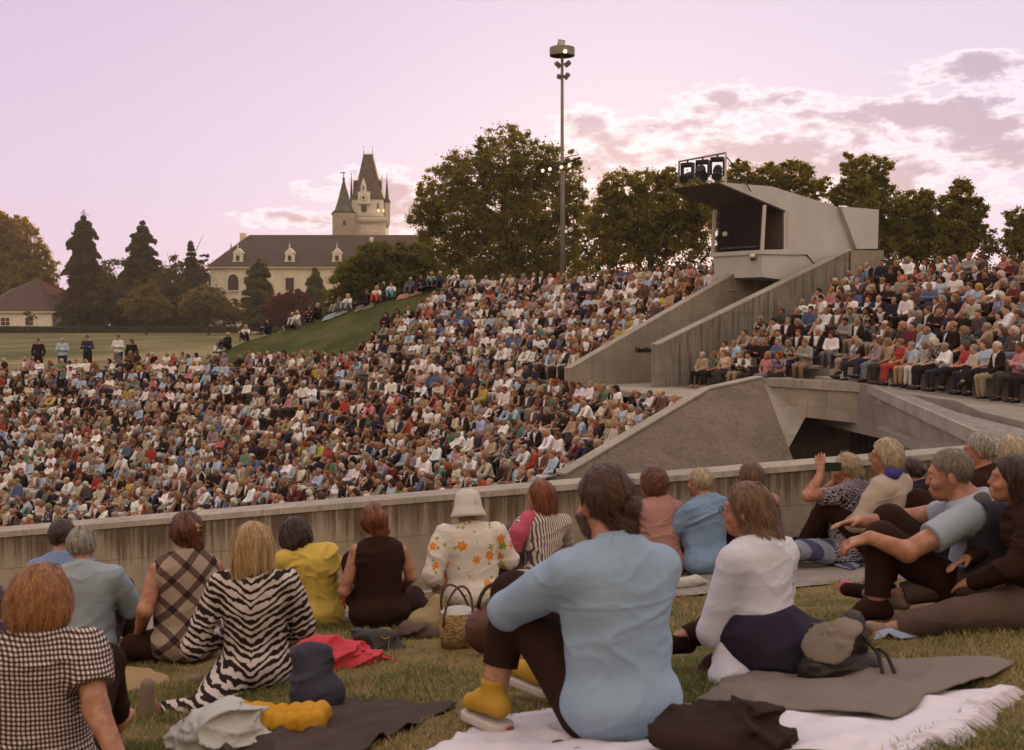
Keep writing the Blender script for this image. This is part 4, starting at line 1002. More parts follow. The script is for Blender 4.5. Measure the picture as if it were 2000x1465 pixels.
def sdf_mesh(f, lo, hi, h, slack=.0):
    B = 4; lo = np.array(lo, f32); hi = np.array(hi, f32)
    nb = np.ceil((hi - lo) / (h * B)).astype(int) + 1; n = nb * B
    I, Jq, K = np.meshgrid(*[np.arange(x) for x in nb], indexing='ij'); blk = np.stack([I, Jq, K], -1).reshape(-1, 3)
    dc = f((lo + (blk * B + (B - 1) / 2) * h).astype(f32))
    act = np.abs(dc) < h * B * .95 + slack
    D = np.repeat(np.repeat(np.repeat(dc.reshape(nb), B, 0), B, 1), B, 2).astype(f32)
    sub = np.stack(np.meshgrid(*[np.arange(B)] * 3, indexing='ij'), -1).reshape(-1, 3)
    ab = blk[act]; idx = (ab[:, None, :] * B + sub[None]).reshape(-1, 3)
    D[idx[:, 0], idx[:, 1], idx[:, 2]] = f((lo + idx * h).astype(f32))
    D[0] = D[-1] = 1; D[:, 0] = D[:, -1] = 1; D[:, :, 0] = D[:, :, -1] = 1
    S = D < 0
    cnt = sum(S[a:a + n[0] - 1, b:b + n[1] - 1, c:c + n[2] - 1].astype(np.int8) for a in (0, 1) for b in (0, 1) for c in (0, 1))
    cell = np.argwhere((cnt > 0) & (cnt < 8)); acc = np.zeros((len(cell), 3), f32); w = np.zeros(len(cell), f32)
    cs = [(a, b, c) for a in (0, 1) for b in (0, 1) for c in (0, 1)]
    val = {c: D[cell[:, 0] + c[0], cell[:, 1] + c[1], cell[:, 2] + c[2]] for c in cs}
    for a in cs:
        for ax in range(3):
            if a[ax]: continue
            b = list(a); b[ax] = 1; b = tuple(b); va, vb = val[a], val[b]; m = (va < 0) != (vb < 0)
            t = np.where(m, va / np.where(m, va - vb, 1), 0); p = np.array(a, f32)[None].repeat(len(cell), 0); p[:, ax] = t
            acc += p * m[:, None]; w += m
    V = lo + (cell + acc / w[:, None]) * h
    num = -np.ones(tuple(n), np.int64); num[cell[:, 0], cell[:, 1], cell[:, 2]] = np.arange(len(cell))
    F = []
    for ax in range(3):
        u, v = (ax + 1) % 3, (ax + 2) % 3
        s0 = [slice(1, -1)] * 3; s1 = [slice(1, -1)] * 3; s0[ax] = slice(0, -1); s1[ax] = slice(1, None)
        a = S[tuple(s0)]; b = S[tuple(s1)]; e = np.argwhere(a != b); off = np.array([1, 1, 1]); off[ax] = 0; e = e + off
        ins = S[e[:, 0], e[:, 1], e[:, 2]]
        du = np.zeros(3, int); du[u] = 1; dv = np.zeros(3, int); dv[v] = 1
        g = lambda q: num[q[:, 0], q[:, 1], q[:, 2]]
        Q = np.stack([g(e - du - dv), g(e - dv), g(e), g(e - du)], 1)
        Q[~ins] = Q[~ins][:, ::-1]; F.append(Q[(Q >= 0).all(1)])
    return V, np.concatenate(F)
def grad(f, P, e=.004):
    g = np.stack([f(P + A3((e, 0, 0))) - f(P - A3((e, 0, 0))), f(P + A3((0, e, 0))) - f(P - A3((0, e, 0))), f(P + A3((0, 0, e))) - f(P - A3((0, 0, e)))], 1)
    return g / (np.linalg.norm(g, axis=1)[:, None] + 1e-9)

# ------------------------------------------------------------------ the human figure
def rotm(yaw=0, pitch=0, roll=0):
    """columns = local axes; yaw>0 turns left, pitch>0 looks down, roll>0 tilts to the right"""
    return np.array(Matrix.Rotation(math.radians(yaw), 3, 'Z') @ Matrix.Rotation(-math.radians(pitch), 3, 'X') @ Matrix.Rotation(math.radians(roll), 3, 'Y'), f32)
def head_d(P, detail=True):
    d = U(.03, ell(P, (0, -.012, .030), (.074, .094, .085)), ell(P, (0, .030, -.035), (.060, .066, .080)), ell(P, (0, .052, -.088), (.036, .036, .030)))
    d = smin(d, ell(P, (0, .078, .022), (.045, .018, .012)), .02)
    for s in (-1, 1):
        if detail:
            d = smax(d, -ell(P, (s * .031, .101, -.002), (.017, .012, .011)), .012)
            d = smin(d, ell(P, (s * .031, .081, -.003), (.0135, .013, .012)), .004)
            d = smin(d, ell(P, (s * .040, .062, -.038), (.022, .022, .02)), .02)
        e = U(.008, ell(P, (s * .075, -.006, -.012), (.010, .020, .031), rotm(s * -20, 0, 0)))
        d = smin(d, e, .006)
    d = smin(d, cap(P, (0, .088, .008), (0, .1045, -.032), .008, .0105), .012)
    d = smin(d, ell(P, (0, .094, -.064), (.022, .010, .006)), .008); d = smin(d, ell(P, (0, .091, -.075), (.019, .010, .006)), .008)
    return d
def hair_d(P, st, noise=1.0):
    """hair in the head frame; st = style name"""
    face = P[:, 1] - (.028 + .62 * (P[:, 2] + .02))            # in front of the hairline
    base = ell(P, (0, -.014, .034), (.088, .108, .098)); z = P[:, 2]
    if st in ('short', 'bald', 'crop'):
        k = .006 if st == 'crop' else 0
        d = ell(P, (0, -.014, .034), (.084 - k, .104 - k, .094 - k))
        d = smax(d, -(z + .075 + .2 * P[:, 1]), .02); d = smax(d, P[:, 1] - (.015 + .75 * (z + .02)), .012)
        d = np.where((np.abs(P[:, 0]) > .06) & (z < -.01), smax(d, P[:, 1] + .012, .01), d)
        if st == 'bald': d = smax(d, z - .045 - .25 * P[:, 1] * -1, .012)
    elif st == 'bob':
        d = U(.04, base, ell(P, (0, -.030, -.030), (.098, .100, .105))); d = smax(d, -(z + .118), .015)
        d = smax(d, face - .0, .015)
    elif st == 'fullbob':
        d = U(.04, ell(P, (0, -.018, .034), (.100, .112, .108)), ell(P, (0, -.035, -.035), (.122, .105, .115))); d = smax(d, -(z + .135), .015); d = smax(d, face - .005, .015)
    elif st == 'long':
        d = U(.05, ell(P, (0, -.016, .034), (.094, .108, .104)), ell(P, (0, -.045, -.05), (.108, .085, .13)), ell(P, (0, -.070, -.16), (.100, .045, .11)))
        d = smax(d, face, .015); d = smax(d, -(z + .235), .01)
    elif st == 'verylong':
        d = U(.05, base, ell(P, (.01, -.06, -.06), (.095, .075, .14)), ell(P, (.03, -.09, -.20), (.075, .045, .15)), ell(P, (.05, -.095, -.30), (.05, .035, .09)))
        d = smax(d, face, .015)
    elif st == 'bun':
        d = U(.02, ell(P, (0, -.014, .034), (.086, .106, .096)), ell(P, (0, -.115, -.02), (.045, .04, .042)), ell(P, (0, -.07, -.04), (.06, .045, .045)))
        d = smax(d, -(z + .095), .02); d = smax(d, P[:, 1] - (.02 + .72 * (z + .02)), .012)
    elif st == 'manbun':
        d = U(.022, ell(P, (0, -.012, .036), (.083, .106, .098)), ell(P, (.022, -.134, .0), (.034, .032, .034)), ell(P, (.02, -.085, -.06), (.048, .035, .045)), ell(P, (.040, -.098, -.085), (.022, .018, .03)))
        d = smax(d, -(z + .13), .02); d = smax(d, P[:, 1] - (.02 + .72 * (z + .02)), .012)
        d = np.where((np.abs(P[:, 0]) > .06) & (z < -.01), smax(d, P[:, 1] + .02, .01), d)
    elif st == 'clip':
        d = U(.03, ell(P, (0, -.016, .034), (.090, .112, .100)), ell(P, (.01, -.085, -.03), (.085, .06, .07)), ell(P, (.03, -.105, -.13), (.115, .060, .105)), ell(P, (.05, -.11, -.21), (.09, .045, .07)), ell(P, (-.04, -.04, -.11), (.065, .06, .07)))
        d = smax(d, face, .015) - .006 * vnoise(P, 30)
    elif st == 'updo':
        d = U(.03, ell(P, (0, -.016, .034), (.088, .106, .102)), ell(P, (.012, -.10, .03), (.05, .05, .06)), ell(P, (.03, -.07, -.06), (.05, .04, .06)))
        d = smax(d, face, .012)
    elif st == 'curly':
        d = U(.04, ell(P, (0, -.018, .036), (.108, .120, .112)), ell(P, (0, -.035, -.03), (.110, .100, .095))); d = smax(d, face - .006, .02)
    else: d = base
    if noise:
        a = np.arctan2(P[:, 0], -P[:, 1] + .02) + .16 * vnoise(P, 7) + .08 * vnoise(P, 16); Q = np.stack([a * 1.1, z * .35, z * .05], 1)
        if st == 'curly': d = d + noise * .010 * vnoise(P, 38) + noise * .004 * vnoise(P, 90)
        else: d = d + noise * (.0065 * vnoise(Q, 6) + .0045 * vnoise(Q, 15) + .0035 * vnoise(P, 26) + .010 * np.clip(-(z + .05), 0, .06) * 10 * vnoise(Q, 10))
    return d
def hand_d(P, wr, dr, nrm, curl, side, r=1.0, spread=.18):
    """hand from wrist wr along dr, palm normal nrm, fingers curling towards nrm; side +1: thumb on +lat"""
    dr = A3(dr) / np.linalg.norm(dr); nrm = A3(nrm); nrm = nrm - dr * float(nrm @ dr); nrm /= np.linalg.norm(nrm); lat = np.cross(dr, nrm) * side
    d = U(.012, cap(P, wr, wr + dr * .03, .026, .026), *[cap(P, wr + dr * .02 + lat * o * .6, wr + dr * .082 + lat * o, .014, .012) for o in (-.028, -.010, .010, .028)])
    for o, L in ((-.031, .060), (-.011, .074), (.011, .080), (.031, .072)):
        b = wr + dr * .086 + lat * o; dd = dr + lat * o * spread * 14 * .3; dd /= np.linalg.norm(dd); p = b
        for q, (l, c) in enumerate(((.45, .35), (.32, .8), (.23, 1.2))):
            an = curl * c; v = dd * math.cos(an) + nrm * math.sin(an); e = p + v * (L * l)
            d = smin(d, cap(P, p, e, .0092 - q * .0008, .0088 - q * .0009), .004); p = e
    b = wr + dr * .025 + lat * .026; v = dr * .72 + lat * .62 + nrm * .30; e = b + v * .042; e2 = e + (dr * .85 + lat * .15 + nrm * .45) * .032
    d = smin(d, U(.004, cap(P, b, e, .014, .011), cap(P, e, e2, .011, .0085)), .010)
    return d
DEF = dict(pel=(0, 0, .12), wai=(0, .01, .29), che=(0, .02, .48), nek=(0, .03, .635), head=(0, .075, .755), hrot=(0, 8, 0),
           shL=(-.168, .015, .555), shR=(.168, .015, .555), elL=(-.25, .17, .36), elR=(.25, .17, .36), wrL=(-.10, .33, .30), wrR=(.10, .33, .30),
           hipL=(-.09, .03, .10), hipR=(.09, .03, .10), knL=(-.14, .42, .40), knR=(.14, .42, .40), anL=(-.13, .62, .08), anR=(.13, .62, .08),
           toL=(-.14, .80, .05), toR=(.14, .80, .05), w=1.0, dp=1.0, arm=1.0, leg=1.0, hcL=.5, hcR=.5, hips=1.0, bust=0, belly=0)
def J_(s, *ks): return [A3(s[k]) for k in ks]
def torso_d(P, s, off=0.0):
    pel, wai, che, nek, shL, shR = J_(s, 'pel', 'wai', 'che', 'nek', 'shL', 'shR'); w, dp = s['w'], s['dp']
    def R(a, b):
        z = b - a; z = z / np.linalg.norm(z); x = shR - shL; x = x / np.linalg.norm(x); x = x - z * float(x @ z); x /= np.linalg.norm(x); y = np.cross(z, x); return np.stack([x, y, z], 1)
    d = U(.07, ell(P, pel, (.172 * s['hips'] + off, .125 * dp + off, .125 + off), R(pel, wai)), ell(P, wai, (.145 * w + off, .108 * dp + off, .16 + off), R(pel, che)),
          ell(P, che, (.160 * w + off, .108 * dp + off, .17 + off), R(wai, nek)))
    d = smin(d, U(.05, cap(P, shL * .93 + nek * .07 - A3((0, 0, .022)), nek * .9 + che * .1 - A3((0, 0, .03)), .044 + off, .060 + off), cap(P, shR * .93 + nek * .07 - A3((0, 0, .022)), nek * .9 + che * .1 - A3((0, 0, .03)), .044 + off, .060 + off)), .06)
    d = smin(d, cap(P, che + (nek - che) * .6, nek, .075 + off, .052 + off), .07)
    if s['bust']: d = smin(d, cap(P, che + A3((-.075, .085, -.02)), che + A3((.075, .085, -.02)), .05 * s['bust'] + off), .05)
    if s['belly']: d = smin(d, ell(P, wai + A3((0, .06, -.02)), (.13 * w + off, .09 * s['belly'] + off, .12 + off)), .05)
    return d
def arm_d(P, s, sd, off=0.0, f0=0, f1=2.0, k=1.0):
    """arm as distance; f1 = how far it runs (1 = elbow, 2 = wrist)"""
    sh, el, wr = J_(s, 'sh' + sd, 'el' + sd, 'wr' + sd); a = s['arm'] * k
    if f1 <= 1: return cap(P, sh, sh + (el - sh) * f1, .049 * a + off, (.053 - .012 * f1) * a + off)
    e = el + (wr - el) * (f1 - 1)
    return smin(cap(P, sh, el, .049 * a + off, .042 * a + off), cap(P, el, e, .042 * a + off, (.042 - .014 * (f1 - 1)) * a + off), .02)
def leg_d(P, s, sd, off=0.0, f1=2.0, k=1.0):
    hp, kn, an = J_(s, 'hip' + sd, 'kn' + sd, 'an' + sd); a = s['leg'] * k
    e = kn + (an - kn) * (f1 - 1)
    return smin(cap(P, hp, kn, .090 * a + off, .060 * a + off), cap(P, kn, e, .058 * a + off, (.058 - .018 * (f1 - 1)) * a + off), .03)
def wrinkle(P, amp, sc=9, seed=0):
    """sparse soft creases over a slow undulation"""
    w = .10 * vnoise(P + seed, 3.2)[:, None] * A3((1, .6, 1)); q = (P + w) * A3((1, 1, 1)); q = np.stack([q[:, 0] * .75 + q[:, 2] * .35, q[:, 1] * .8, q[:, 2] * 1.7 - q[:, 0] * .5], 1)
    r1 = (1 - np.abs(vnoise(q + seed, sc * .50))) ** 6; m = np.clip(.5 + 1.6 * vnoise(P + seed + 7, 3.5), 0, 1)
    r2 = (1 - np.abs(vnoise(q + seed + 3, sc * 1.05))) ** 7
    return amp * (1.5 * r1 * (.35 + .65 * m) + .8 * r2 * m - .35 + .9 * vnoise(P + seed, 4.2))
def fig_funcs(s):
    """distance functions of the parts of one figure"""
    hd = A3(s['head']); HR = rotm(*s['hrot']); inv = lambda P: (P - hd) @ HR
    nek, che, pel = J_(s, 'nek', 'che', 'pel'); nb = hd + HR @ A3((0, -.022, -.05)); hair = s.get('hair', 'short')
    F = {}
    def skin(P):
        d = smin(head_d(inv(P), s.get('detail', True)), cap(P, nek + A3((0, -.005, -.03)), nb, .056 * s.get('neck', 1), .050 * s.get('neck', 1)), .025)
        d = smin(d, torso_d(P, s, -.012), .03)
        for sd, sg in (('L', -1), ('R', 1)):
            d = smin(d, arm_d(P, s, sd), .02)
            el, wr = J_(s, 'el' + sd, 'wr' + sd); fd = s.get('hd' + sd, tuple(wr - el)); hn = s.get('hn' + sd, (-sg * .4, -.1, -1))
            if s.get('hands', True): d = smin(d, hand_d(P, wr, fd, hn, s['hc' + sd], s.get('ts' + sd, sg), 1), .012)
            if s.get('legskin', True): d = smin(d, leg_d(P, s, sd), .02)
            an, to = J_(s, 'an' + sd, 'to' + sd); d = smin(d, U(.02, cap(P, an + A3((0, 0, -.02)), to, .034, .026)), .02)
        return d
    F['skin'] = skin
    top = s.get('top', 'long')
    off = s.get('loose', .016); wa = s.get('wr', .006); seed = s.get('seed', 0); hem = s.get('hem', -.05)
    def shirt(P):
        d = torso_d(P, s, off)
        if hem < -.02: d = smin(d, ell(P, pel + A3((0, -.01, 0)), (.185 * s['hips'] + off, .14 * s['dp'] + off, .12)), .05)
        sl = {'long': 1.93, 'short': .62, 'elbow': 1.15, 'none': 0, 'roll': 1.25}[top]
        if sl:
            for sd in 'LR':
                a = arm_d(P, s, sd, off * .75 + .004, 0, sl, s.get('sleeve', 1.08)); d = smin(d, a, .03)
        d = d - wrinkle(P, wa * 1.25, 9, seed)
        if s.get('yoke'): d = d - .004 * np.exp(-((P[:, 2] - s['yoke'] - .03 * P[:, 0]) / .006) ** 2) * (P[:, 1] < .02)
        if sl == 0:
            for sd, sg in (('L', -1), ('R', 1)):
                sh = A3(s['sh' + sd]); d = smax(d, sg * (P[:, 0] - sh[0]) - .012 - .10 * np.maximum(0, sh[2] - P[:, 2]) * 2, .012)
        elif sl < 1.9:
            for sd in 'LR':
                sh, el, wr = J_(s, 'sh' + sd, 'el' + sd, 'wr' + sd)
                c, ax = (sh + (el - sh) * sl, el - sh) if sl <= 1 else (el + (wr - el) * (sl - 1), wr - el)
                ax = ax / np.linalg.norm(ax); near = np.linalg.norm(P - c, axis=1) < .13; along = (P - c) @ ax
                d = np.where(near & (arm_d(P, s, sd) < .05), smax(d, along, .004), d)
        up = A3((0, .30, .95)) if s.get('collar') else A3((0, .42, .9)); d = smax(d, (P - nek - A3((0, -.02, .028))) @ up, .01)
        if s.get('collar'):
            R_ = .062; q = P - nek - A3((0, .0, .012)); rr = np.sqrt(q[:, 0] ** 2 + (q[:, 1] * .92) ** 2); zz = q[:, 2] + .30 * q[:, 1]
            col = np.maximum(np.abs(rr - R_ + .25 * zz) - .006, np.abs(zz - .004) - .024); d = smin(d, col, .008)
        d = smax(d, -(P[:, 2] - (pel[2] + hem)), .008)
        return d
    F['shirt'] = shirt
    def pants(P):
        f1 = s.get('legf', 1.9); k = s.get('legk', 1.15)
        d = U(.05, smax(ell(P, pel + A3((0, .0, -.01)), (.178 * s['hips'], .135 * s['dp'], .125)), P[:, 2] - pel[2] - .10, .02), leg_d(P, s, 'L', .008, f1, k), leg_d(P, s, 'R', .008, f1, k))
        if s.get('skirt'):
            a, b = (A3(s['knL']) + A3(s['knR'])) / 2, (A3(s['hipL']) + A3(s['hipR'])) / 2
            d = smin(d, U(.05, cap(P, b, a, .13, .10), cap(P, a, (A3(s['anL']) + A3(s['anR'])) / 2 + A3((0, 0, .12)), .09, .08)), .06)
        d = d - wrinkle(P, .006, 9, seed + 9)
        for sd in 'LR':
            kn, an = J_(s, 'kn' + sd, 'an' + sd); ax = (an - kn) / np.linalg.norm(an - kn); c = kn + (an - kn) * (f1 - 1); near = np.linalg.norm(P - c, axis=1) < .12
            d = np.where(near, smax(d, (P - c) @ ax, .004), d)
        return d
    F['pants'] = pants
    def shoes(P, sides='LR'):
        d = None
        for sd in sides:
            an, to = J_(s, 'an' + sd, 'to' + sd); dr = (to - an); dr[2] = 0; dr /= np.linalg.norm(dr); up = s.get('shoetop', .02)
            heel = an - dr * .035 + A3((0, 0, -.035)); e = U(.03, cap(P, heel, an + dr * .05 + A3((0, 0, -.03)), .042, .040), cap(P, an + dr * .05 + A3((0, 0, -.035)), to, .040, .034), cap(P, an + A3((0, 0, -.02)), an + A3((0, 0, up)), .042, .046))
            e = smax(e, -(P[:, 2] - min(an[2], to[2]) + .075), .006) if s.get('flat', True) else e
            e = smax(e, P[:, 2] - an[2] - up, .004) if s.get('flat', True) else e
            d = e if d is None else smin(d, e, 0)
        return d
    F['shoeL'] = lambda P: shoes(P, 'L'); F['shoeR'] = lambda P: shoes(P, 'R')
    F['hair'] = lambda P: hair_d(inv(P), hair, s.get('hnoise', 1.0))
    F['_head'] = (hd, HR)
    return F
def bounds(s, part):
    ks = {'skin': ['pel', 'head', 'shL', 'shR', 'elL', 'elR', 'wrL', 'wrR', 'knL', 'knR', 'anL', 'anR', 'toL', 'toR'], 'shirt': ['pel', 'nek', 'shL', 'shR', 'elL', 'elR', 'wrL', 'wrR'],
          'pants': ['pel', 'knL', 'knR', 'anL', 'anR'], 'shoeL': ['anL', 'toL'], 'shoeR': ['anR', 'toR'], 'hair': ['head']}[part]
    Q = np.array([s[k] for k in ks]); m = {'skin': .24, 'shirt': .22, 'pants': .24, 'shoeL': .12, 'shoeR': .12, 'hair': .24}[part]
    lo, hi = Q.min(0) - m, Q.max(0) + m
    if part == 'hair': lo = lo - np.array([.05, .05, .22])
    return lo, hi
def strands(F, n, L, w, seed, flow=(0, -.15, -1), lift=.006, segs=6, wav=.25, zmin=None):
    """thin hair ribbons running down over the hair volume"""
    rng = np.random.default_rng(seed); f = F['hair']; hd, HR = F['_head']
    d = rng.normal(size=(n * 3, 3)); d /= np.linalg.norm(d, axis=1)[:, None]
    P = (hd + (d * .09 + A3((0, -.01, .03))) @ HR.T).astype(f32)
    # random spread, also lower on long hair
    P = P + np.stack([rng.uniform(-.03, .03, n * 3), rng.uniform(-.03, .03, n * 3), -rng.uniform(0, 1, n * 3) ** 2 * L * 2.2], 1).astype(f32)
    for _ in range(3): P = P - grad(f, P) * f(P)[:, None]
    ok = np.abs(f(P)) < .01; ok &= ((P - hd) @ HR)[:, 1] < .06; P = P[ok][:n]; n = len(P)
    hv = rng.uniform(.3, 1.5, n) + rng.exponential(.9, n) * (rng.random(n) < .25) + rng.exponential(2.5, n) * (rng.random(n) < .05); fl = A3(flow); pts = [P]; side0 = None; V = []; jit = rng.normal(size=(n, 3)) * wav
    for i in range(segs):
        g = grad(f, P); cl = np.stack([vnoise(P, 24), vnoise(P + 3.3, 24), vnoise(P + 7.1, 20) * .5], 1); v = fl + jit * .5 + cl * wav * 2.2 + rng.normal(size=(n, 3)) * .12; v = v - g * (v * g).sum(1)[:, None]; v /= np.linalg.norm(v, axis=1)[:, None] + 1e-9
        P = P + v * (L / segs); P = P - grad(f, P) * (f(P) - lift * (i + 1) / segs * hv)[:, None] * .9; pts.append(P.astype(f32))
    pts = np.stack(pts, 1); T = np.gradient(pts, axis=1); G = grad(f, pts[:, 0]); Sd = np.cross(T, G[:, None, :]); Sd /= np.linalg.norm(Sd, axis=2)[:, :, None] + 1e-9
    ww = (w * np.array([.6, 1, 1, .9, .7, .45, .1])[:segs + 1])[None, :, None]; G2 = G[:, None, :] * .0012
    V = np.stack([pts - Sd * ww + G2, pts + Sd * ww + G2], 2).reshape(-1, 3); m = segs + 1
    global STRAND_RND
    STRAND_RND = np.repeat(rng.uniform(.15, 1, n).astype(f32), m * 2)
    base = (np.arange(n) * m * 2)[:, None] + (np.arange(segs) * 2)[None]; Fq = np.stack([base, base + 1, base + 3, base + 2], -1).reshape(-1, 4)
    return V, Fq
def join(*VF):
    V = []; F = []; k = 0
    for v, f in VF: V.append(v); F.append(f + k); k += len(v)
    return np.concatenate(V), np.concatenate(F)
# ------------------------------------------------------------------ the crowd: posed templates, then copies
def fabric_mat(name, attr=None):
    """colour comes from the object (alpha chooses plain / print / open jacket), so copies can share meshes"""
    m = bpy.data.materials.new(name); m.use_nodes = True; t = NT(m.node_tree); b = t.n['Principled BSDF']
    b.inputs['Roughness'].default_value = .85; b.inputs['Specular IOR Level'].default_value = .15; tc = t.new('ShaderNodeTexCoord').outputs['Object']
    if attr:
        a = t.new('ShaderNodeAttribute'); a.attribute_name = attr; col = a.outputs['Color']
        n = t.noise(tc, 9, 3); col = t.mix(t.math('MULTIPLY', t.step(n, .35, .7), .35), col, t.mix(1, col, (.55, .5, .48), 'MULTIPLY'))
    else:
        oi = t.new('ShaderNodeObjectInfo'); col = oi.outputs['Color']; al = oi.outputs['Alpha']; rnd = oi.outputs['Random']
        pr = t.math('LESS_THAN', al, .35); jk = t.math('MULTIPLY', t.math('LESS_THAN', al, .75), t.math('GREATER_THAN', al, .35))
        a = t.new('ShaderNodeAttribute'); a.attribute_name = 'front'
        vv = t.vmath('ADD', tc, t.comb(rnd, t.math('MULTIPLY', rnd, 7.3), 0))
        spots = t.step(t.noise(vv, 17, 2, .5, 1.2), .5, .56)
        dark = t.mix(t.step(rnd, .45, .55), (.03, .02, .02), (.45, .40, .36))
        c2 = t.mix(t.math('MULTIPLY', pr, spots), col, dark)
        col = t.mix(t.math('MULTIPLY', jk, a.outputs['Fac']), c2, (.60, .58, .58))
    t.put(b.inputs['Base Color'], col)
    n = t.new('ShaderNodeBump'); n.inputs['Distance'].default_value = .012; t.put(n.inputs['Height'], t.noise(tc, 22, 4, .7)); t.put(b.inputs['Normal'], n.outputs[0])
    M[name] = m
fabric_mat('fabric'); fabric_mat('crowd_fabric', 'col')
def tint_mat(name, rough, sss=0, scale=40, amt=.25):
    m = bpy.data.materials.new(name); m.use_nodes = True; t = NT(m.node_tree); b = t.n['Principled BSDF']
    b.inputs['Roughness'].default_value = rough; b.inputs['Specular IOR Level'].default_value = .25; tc = t.new('ShaderNodeTexCoord').outputs['Object']
    col = t.new('ShaderNodeObjectInfo').outputs['Color']; n = t.noise(t.mapping(tc, (1, 1, .35)), scale, 3)
    col = t.mix(t.step(n, .3, .7), t.mix(1, col, (1 - amt,) * 3, 'MULTIPLY'), t.mix(1, col, (1 + amt,) * 3, 'MULTIPLY')); t.put(b.inputs['Base Color'], col)
    M[name] = m
tint_mat('skin_tint', .55, amt=.10, scale=25); tint_mat('hair_tint', .6, amt=.45, scale=60)

CH = dict(pel=(0, -.02, .50), wai=(0, -.02, .66), che=(0, -.04, .85), nek=(0, -.03, 1.00), head=(0, .02, 1.115), hrot=(0, 4, 0),
          shL=(-.175, -.03, .94), shR=(.175, -.03, .94), elL=(-.235, .06, .68), elR=(.235, .06, .68), wrL=(-.06, .26, .62), wrR=(.06, .26, .62),
          hipL=(-.09, .0, .50), hipR=(.09, .0, .50), knL=(-.11, .42, .50), knR=(.11, .42, .50), anL=(-.11, .44, .08), anR=(.11, .44, .08),
          toL=(-.13, .58, .045), toR=(.13, .58, .045), wr=.004, detail=True, hands=True)
def spec(base, **kw):
    s = dict(DEF); s.update(base); s.update(kw); return s
POSES = [spec(CH), 
         spec(CH, elL=(-.25, .08, .72), elR=(.25, .08, .72), wrL=(.13, .17, .80), wrR=(-.13, .20, .77), w=1.12, belly=.9, hrot=(14, 3, 0)),           # arms folded
         spec(CH, elR=(.20, .17, .66), wrR=(.05, .14, .93), hnR=(0, -.2, 1), hdR=(-.1, .0, 1), wrL=(-.02, .24, .60), hrot=(-8, 10, 4), top='short'),    # hand at the chin
         spec(CH, knR=(.02, .44, .60), anR=(-.16, .60, .30), toR=(-.22, .72, .24), bust=.9, w=.92, hips=1.05, top='short', hrot=(8, 0, 3)),             # legs crossed
         spec(CH, che=(0, .06, .82), nek=(0, .13, .95), head=(0, .21, 1.05), shL=(-.175, .10, .90), shR=(.175, .10, .90), wai=(0, .01, .65), elL=(-.2, .28, .64), elR=(.2, .28, .64), wrL=(-.05, .44, .60), wrR=(.05, .44, .60), hrot=(5, -4, 0)),
         spec(CH, bust=1.0, w=.98, hips=1.08, belly=.7, top='short', hrot=(-14, 2, -5), elL=(-.25, .0, .68), wrL=(-.12, .22, .62)),
         spec(CH, nek=(0, -.05, 1.0), head=(0, -.02, 1.12), hrot=(22, -2, 0), elL=(-.24, .02, .70), wrL=(-.15, .28, .58), wrR=(.15, .28, .58), w=1.05),
         spec(CH, top='none', bust=.9, w=.90, hrot=(4, 6, -4), wrL=(.0, .22, .64), wrR=(.0, .27, .66))]
POSES = [dict(p, skirt=(i in (5, 7))) for i, p in enumerate(POSES)]
def decim(V, F, ratio, name='x'):
    me = mesh(name, V, F); o = bpy.data.objects.new(name, me); C.objects.link(o); d = o.modifiers.new('d', 'DECIMATE'); d.ratio = ratio
    r = bpy.data.meshes.new_from_object(o.evaluated_get(bpy.context.evaluated_depsgraph_get())); bpy.data.objects.remove(o); return r
def tri_np(me):
    me.calc_loop_triangles(); V = np.empty(len(me.vertices) * 3, f32); me.vertices.foreach_get('co', V); T = np.empty(len(me.loop_triangles) * 3, np.int32); me.loop_triangles.foreach_get('vertices', T)
    return V.reshape(-1, 3), T.reshape(-1, 3)
TPL = []
for pi, p in enumerate(POSES):
    F = fig_funcs(p); e = {}
    for part, h in (('skin', .014), ('shirt', .017), ('pants', .022), ('shoeL', .018), ('shoeR', .018)):
        V, Q = sdf_mesh(F[part], *bounds(p, part), h); me = decim(V, Q, .55 if part == 'skin' else .45, part); me.name = part
        me.polygons.foreach_set('use_smooth', np.ones(len(me.polygons), bool)); e[part] = me
        lo = decim(V, Q, {'skin': .085, 'shirt': .085, 'pants': .07, 'shoeL': .06, 'shoeR': .06}[part], part); e[part + '_lo'] = tri_np(lo); bpy.data.meshes.remove(lo)
    me = e['shirt']; n = len(me.vertices); co = np.empty(n * 3, f32); me.vertices.foreach_get('co', co); co = co.reshape(-1, 3); c = np.array(p['che'])
    fr = ((np.abs(co[:, 0]) < .012 + .30 * np.clip(co[:, 2] - (c[2] - .16), 0, .3)) & (co[:, 1] > c[1] + .03) & (co[:, 2] > c[2] - .16)).astype(f32)
    me.attributes.new('front', 'FLOAT', 'POINT').data.foreach_set('value', fr)
    co = e['shirt_lo'][0]; e['front_lo'] = ((np.abs(co[:, 0]) < .03 + .30 * np.clip(co[:, 2] - (c[2] - .16), 0, .3)) & (co[:, 1] > c[1] + .03) & (co[:, 2] > c[2] - .16))
    for k, mm in (('skin', 'skin_tint'), ('shirt', 'fabric'), ('pants', 'fabric'), ('shoeL', 'hair_tint'), ('shoeR', 'hair_tint')): e[k].materials.append(M[mm])
    e['hd'], e['HR'] = F['_head']; TPL.append(e)
HAIR = {}
for st in ('short', 'bald', 'bob', 'long', 'bun', 'curly', 'crop', 'fullbob'):
    V, Q = sdf_mesh(lambda P: hair_d(P, st, 1.6), (-.18, -.2, -.28), (.18, .16, .2), .010); me = decim(V, Q, .5, 'hair'); me.name = 'hair'
    me.polygons.foreach_set('use_smooth', np.ones(len(me.polygons), bool)); me.materials.append(M['hair_tint']); lo = decim(V, Q, .10, 'h'); HAIR[st] = (me, tri_np(lo)); bpy.data.meshes.remove(lo)
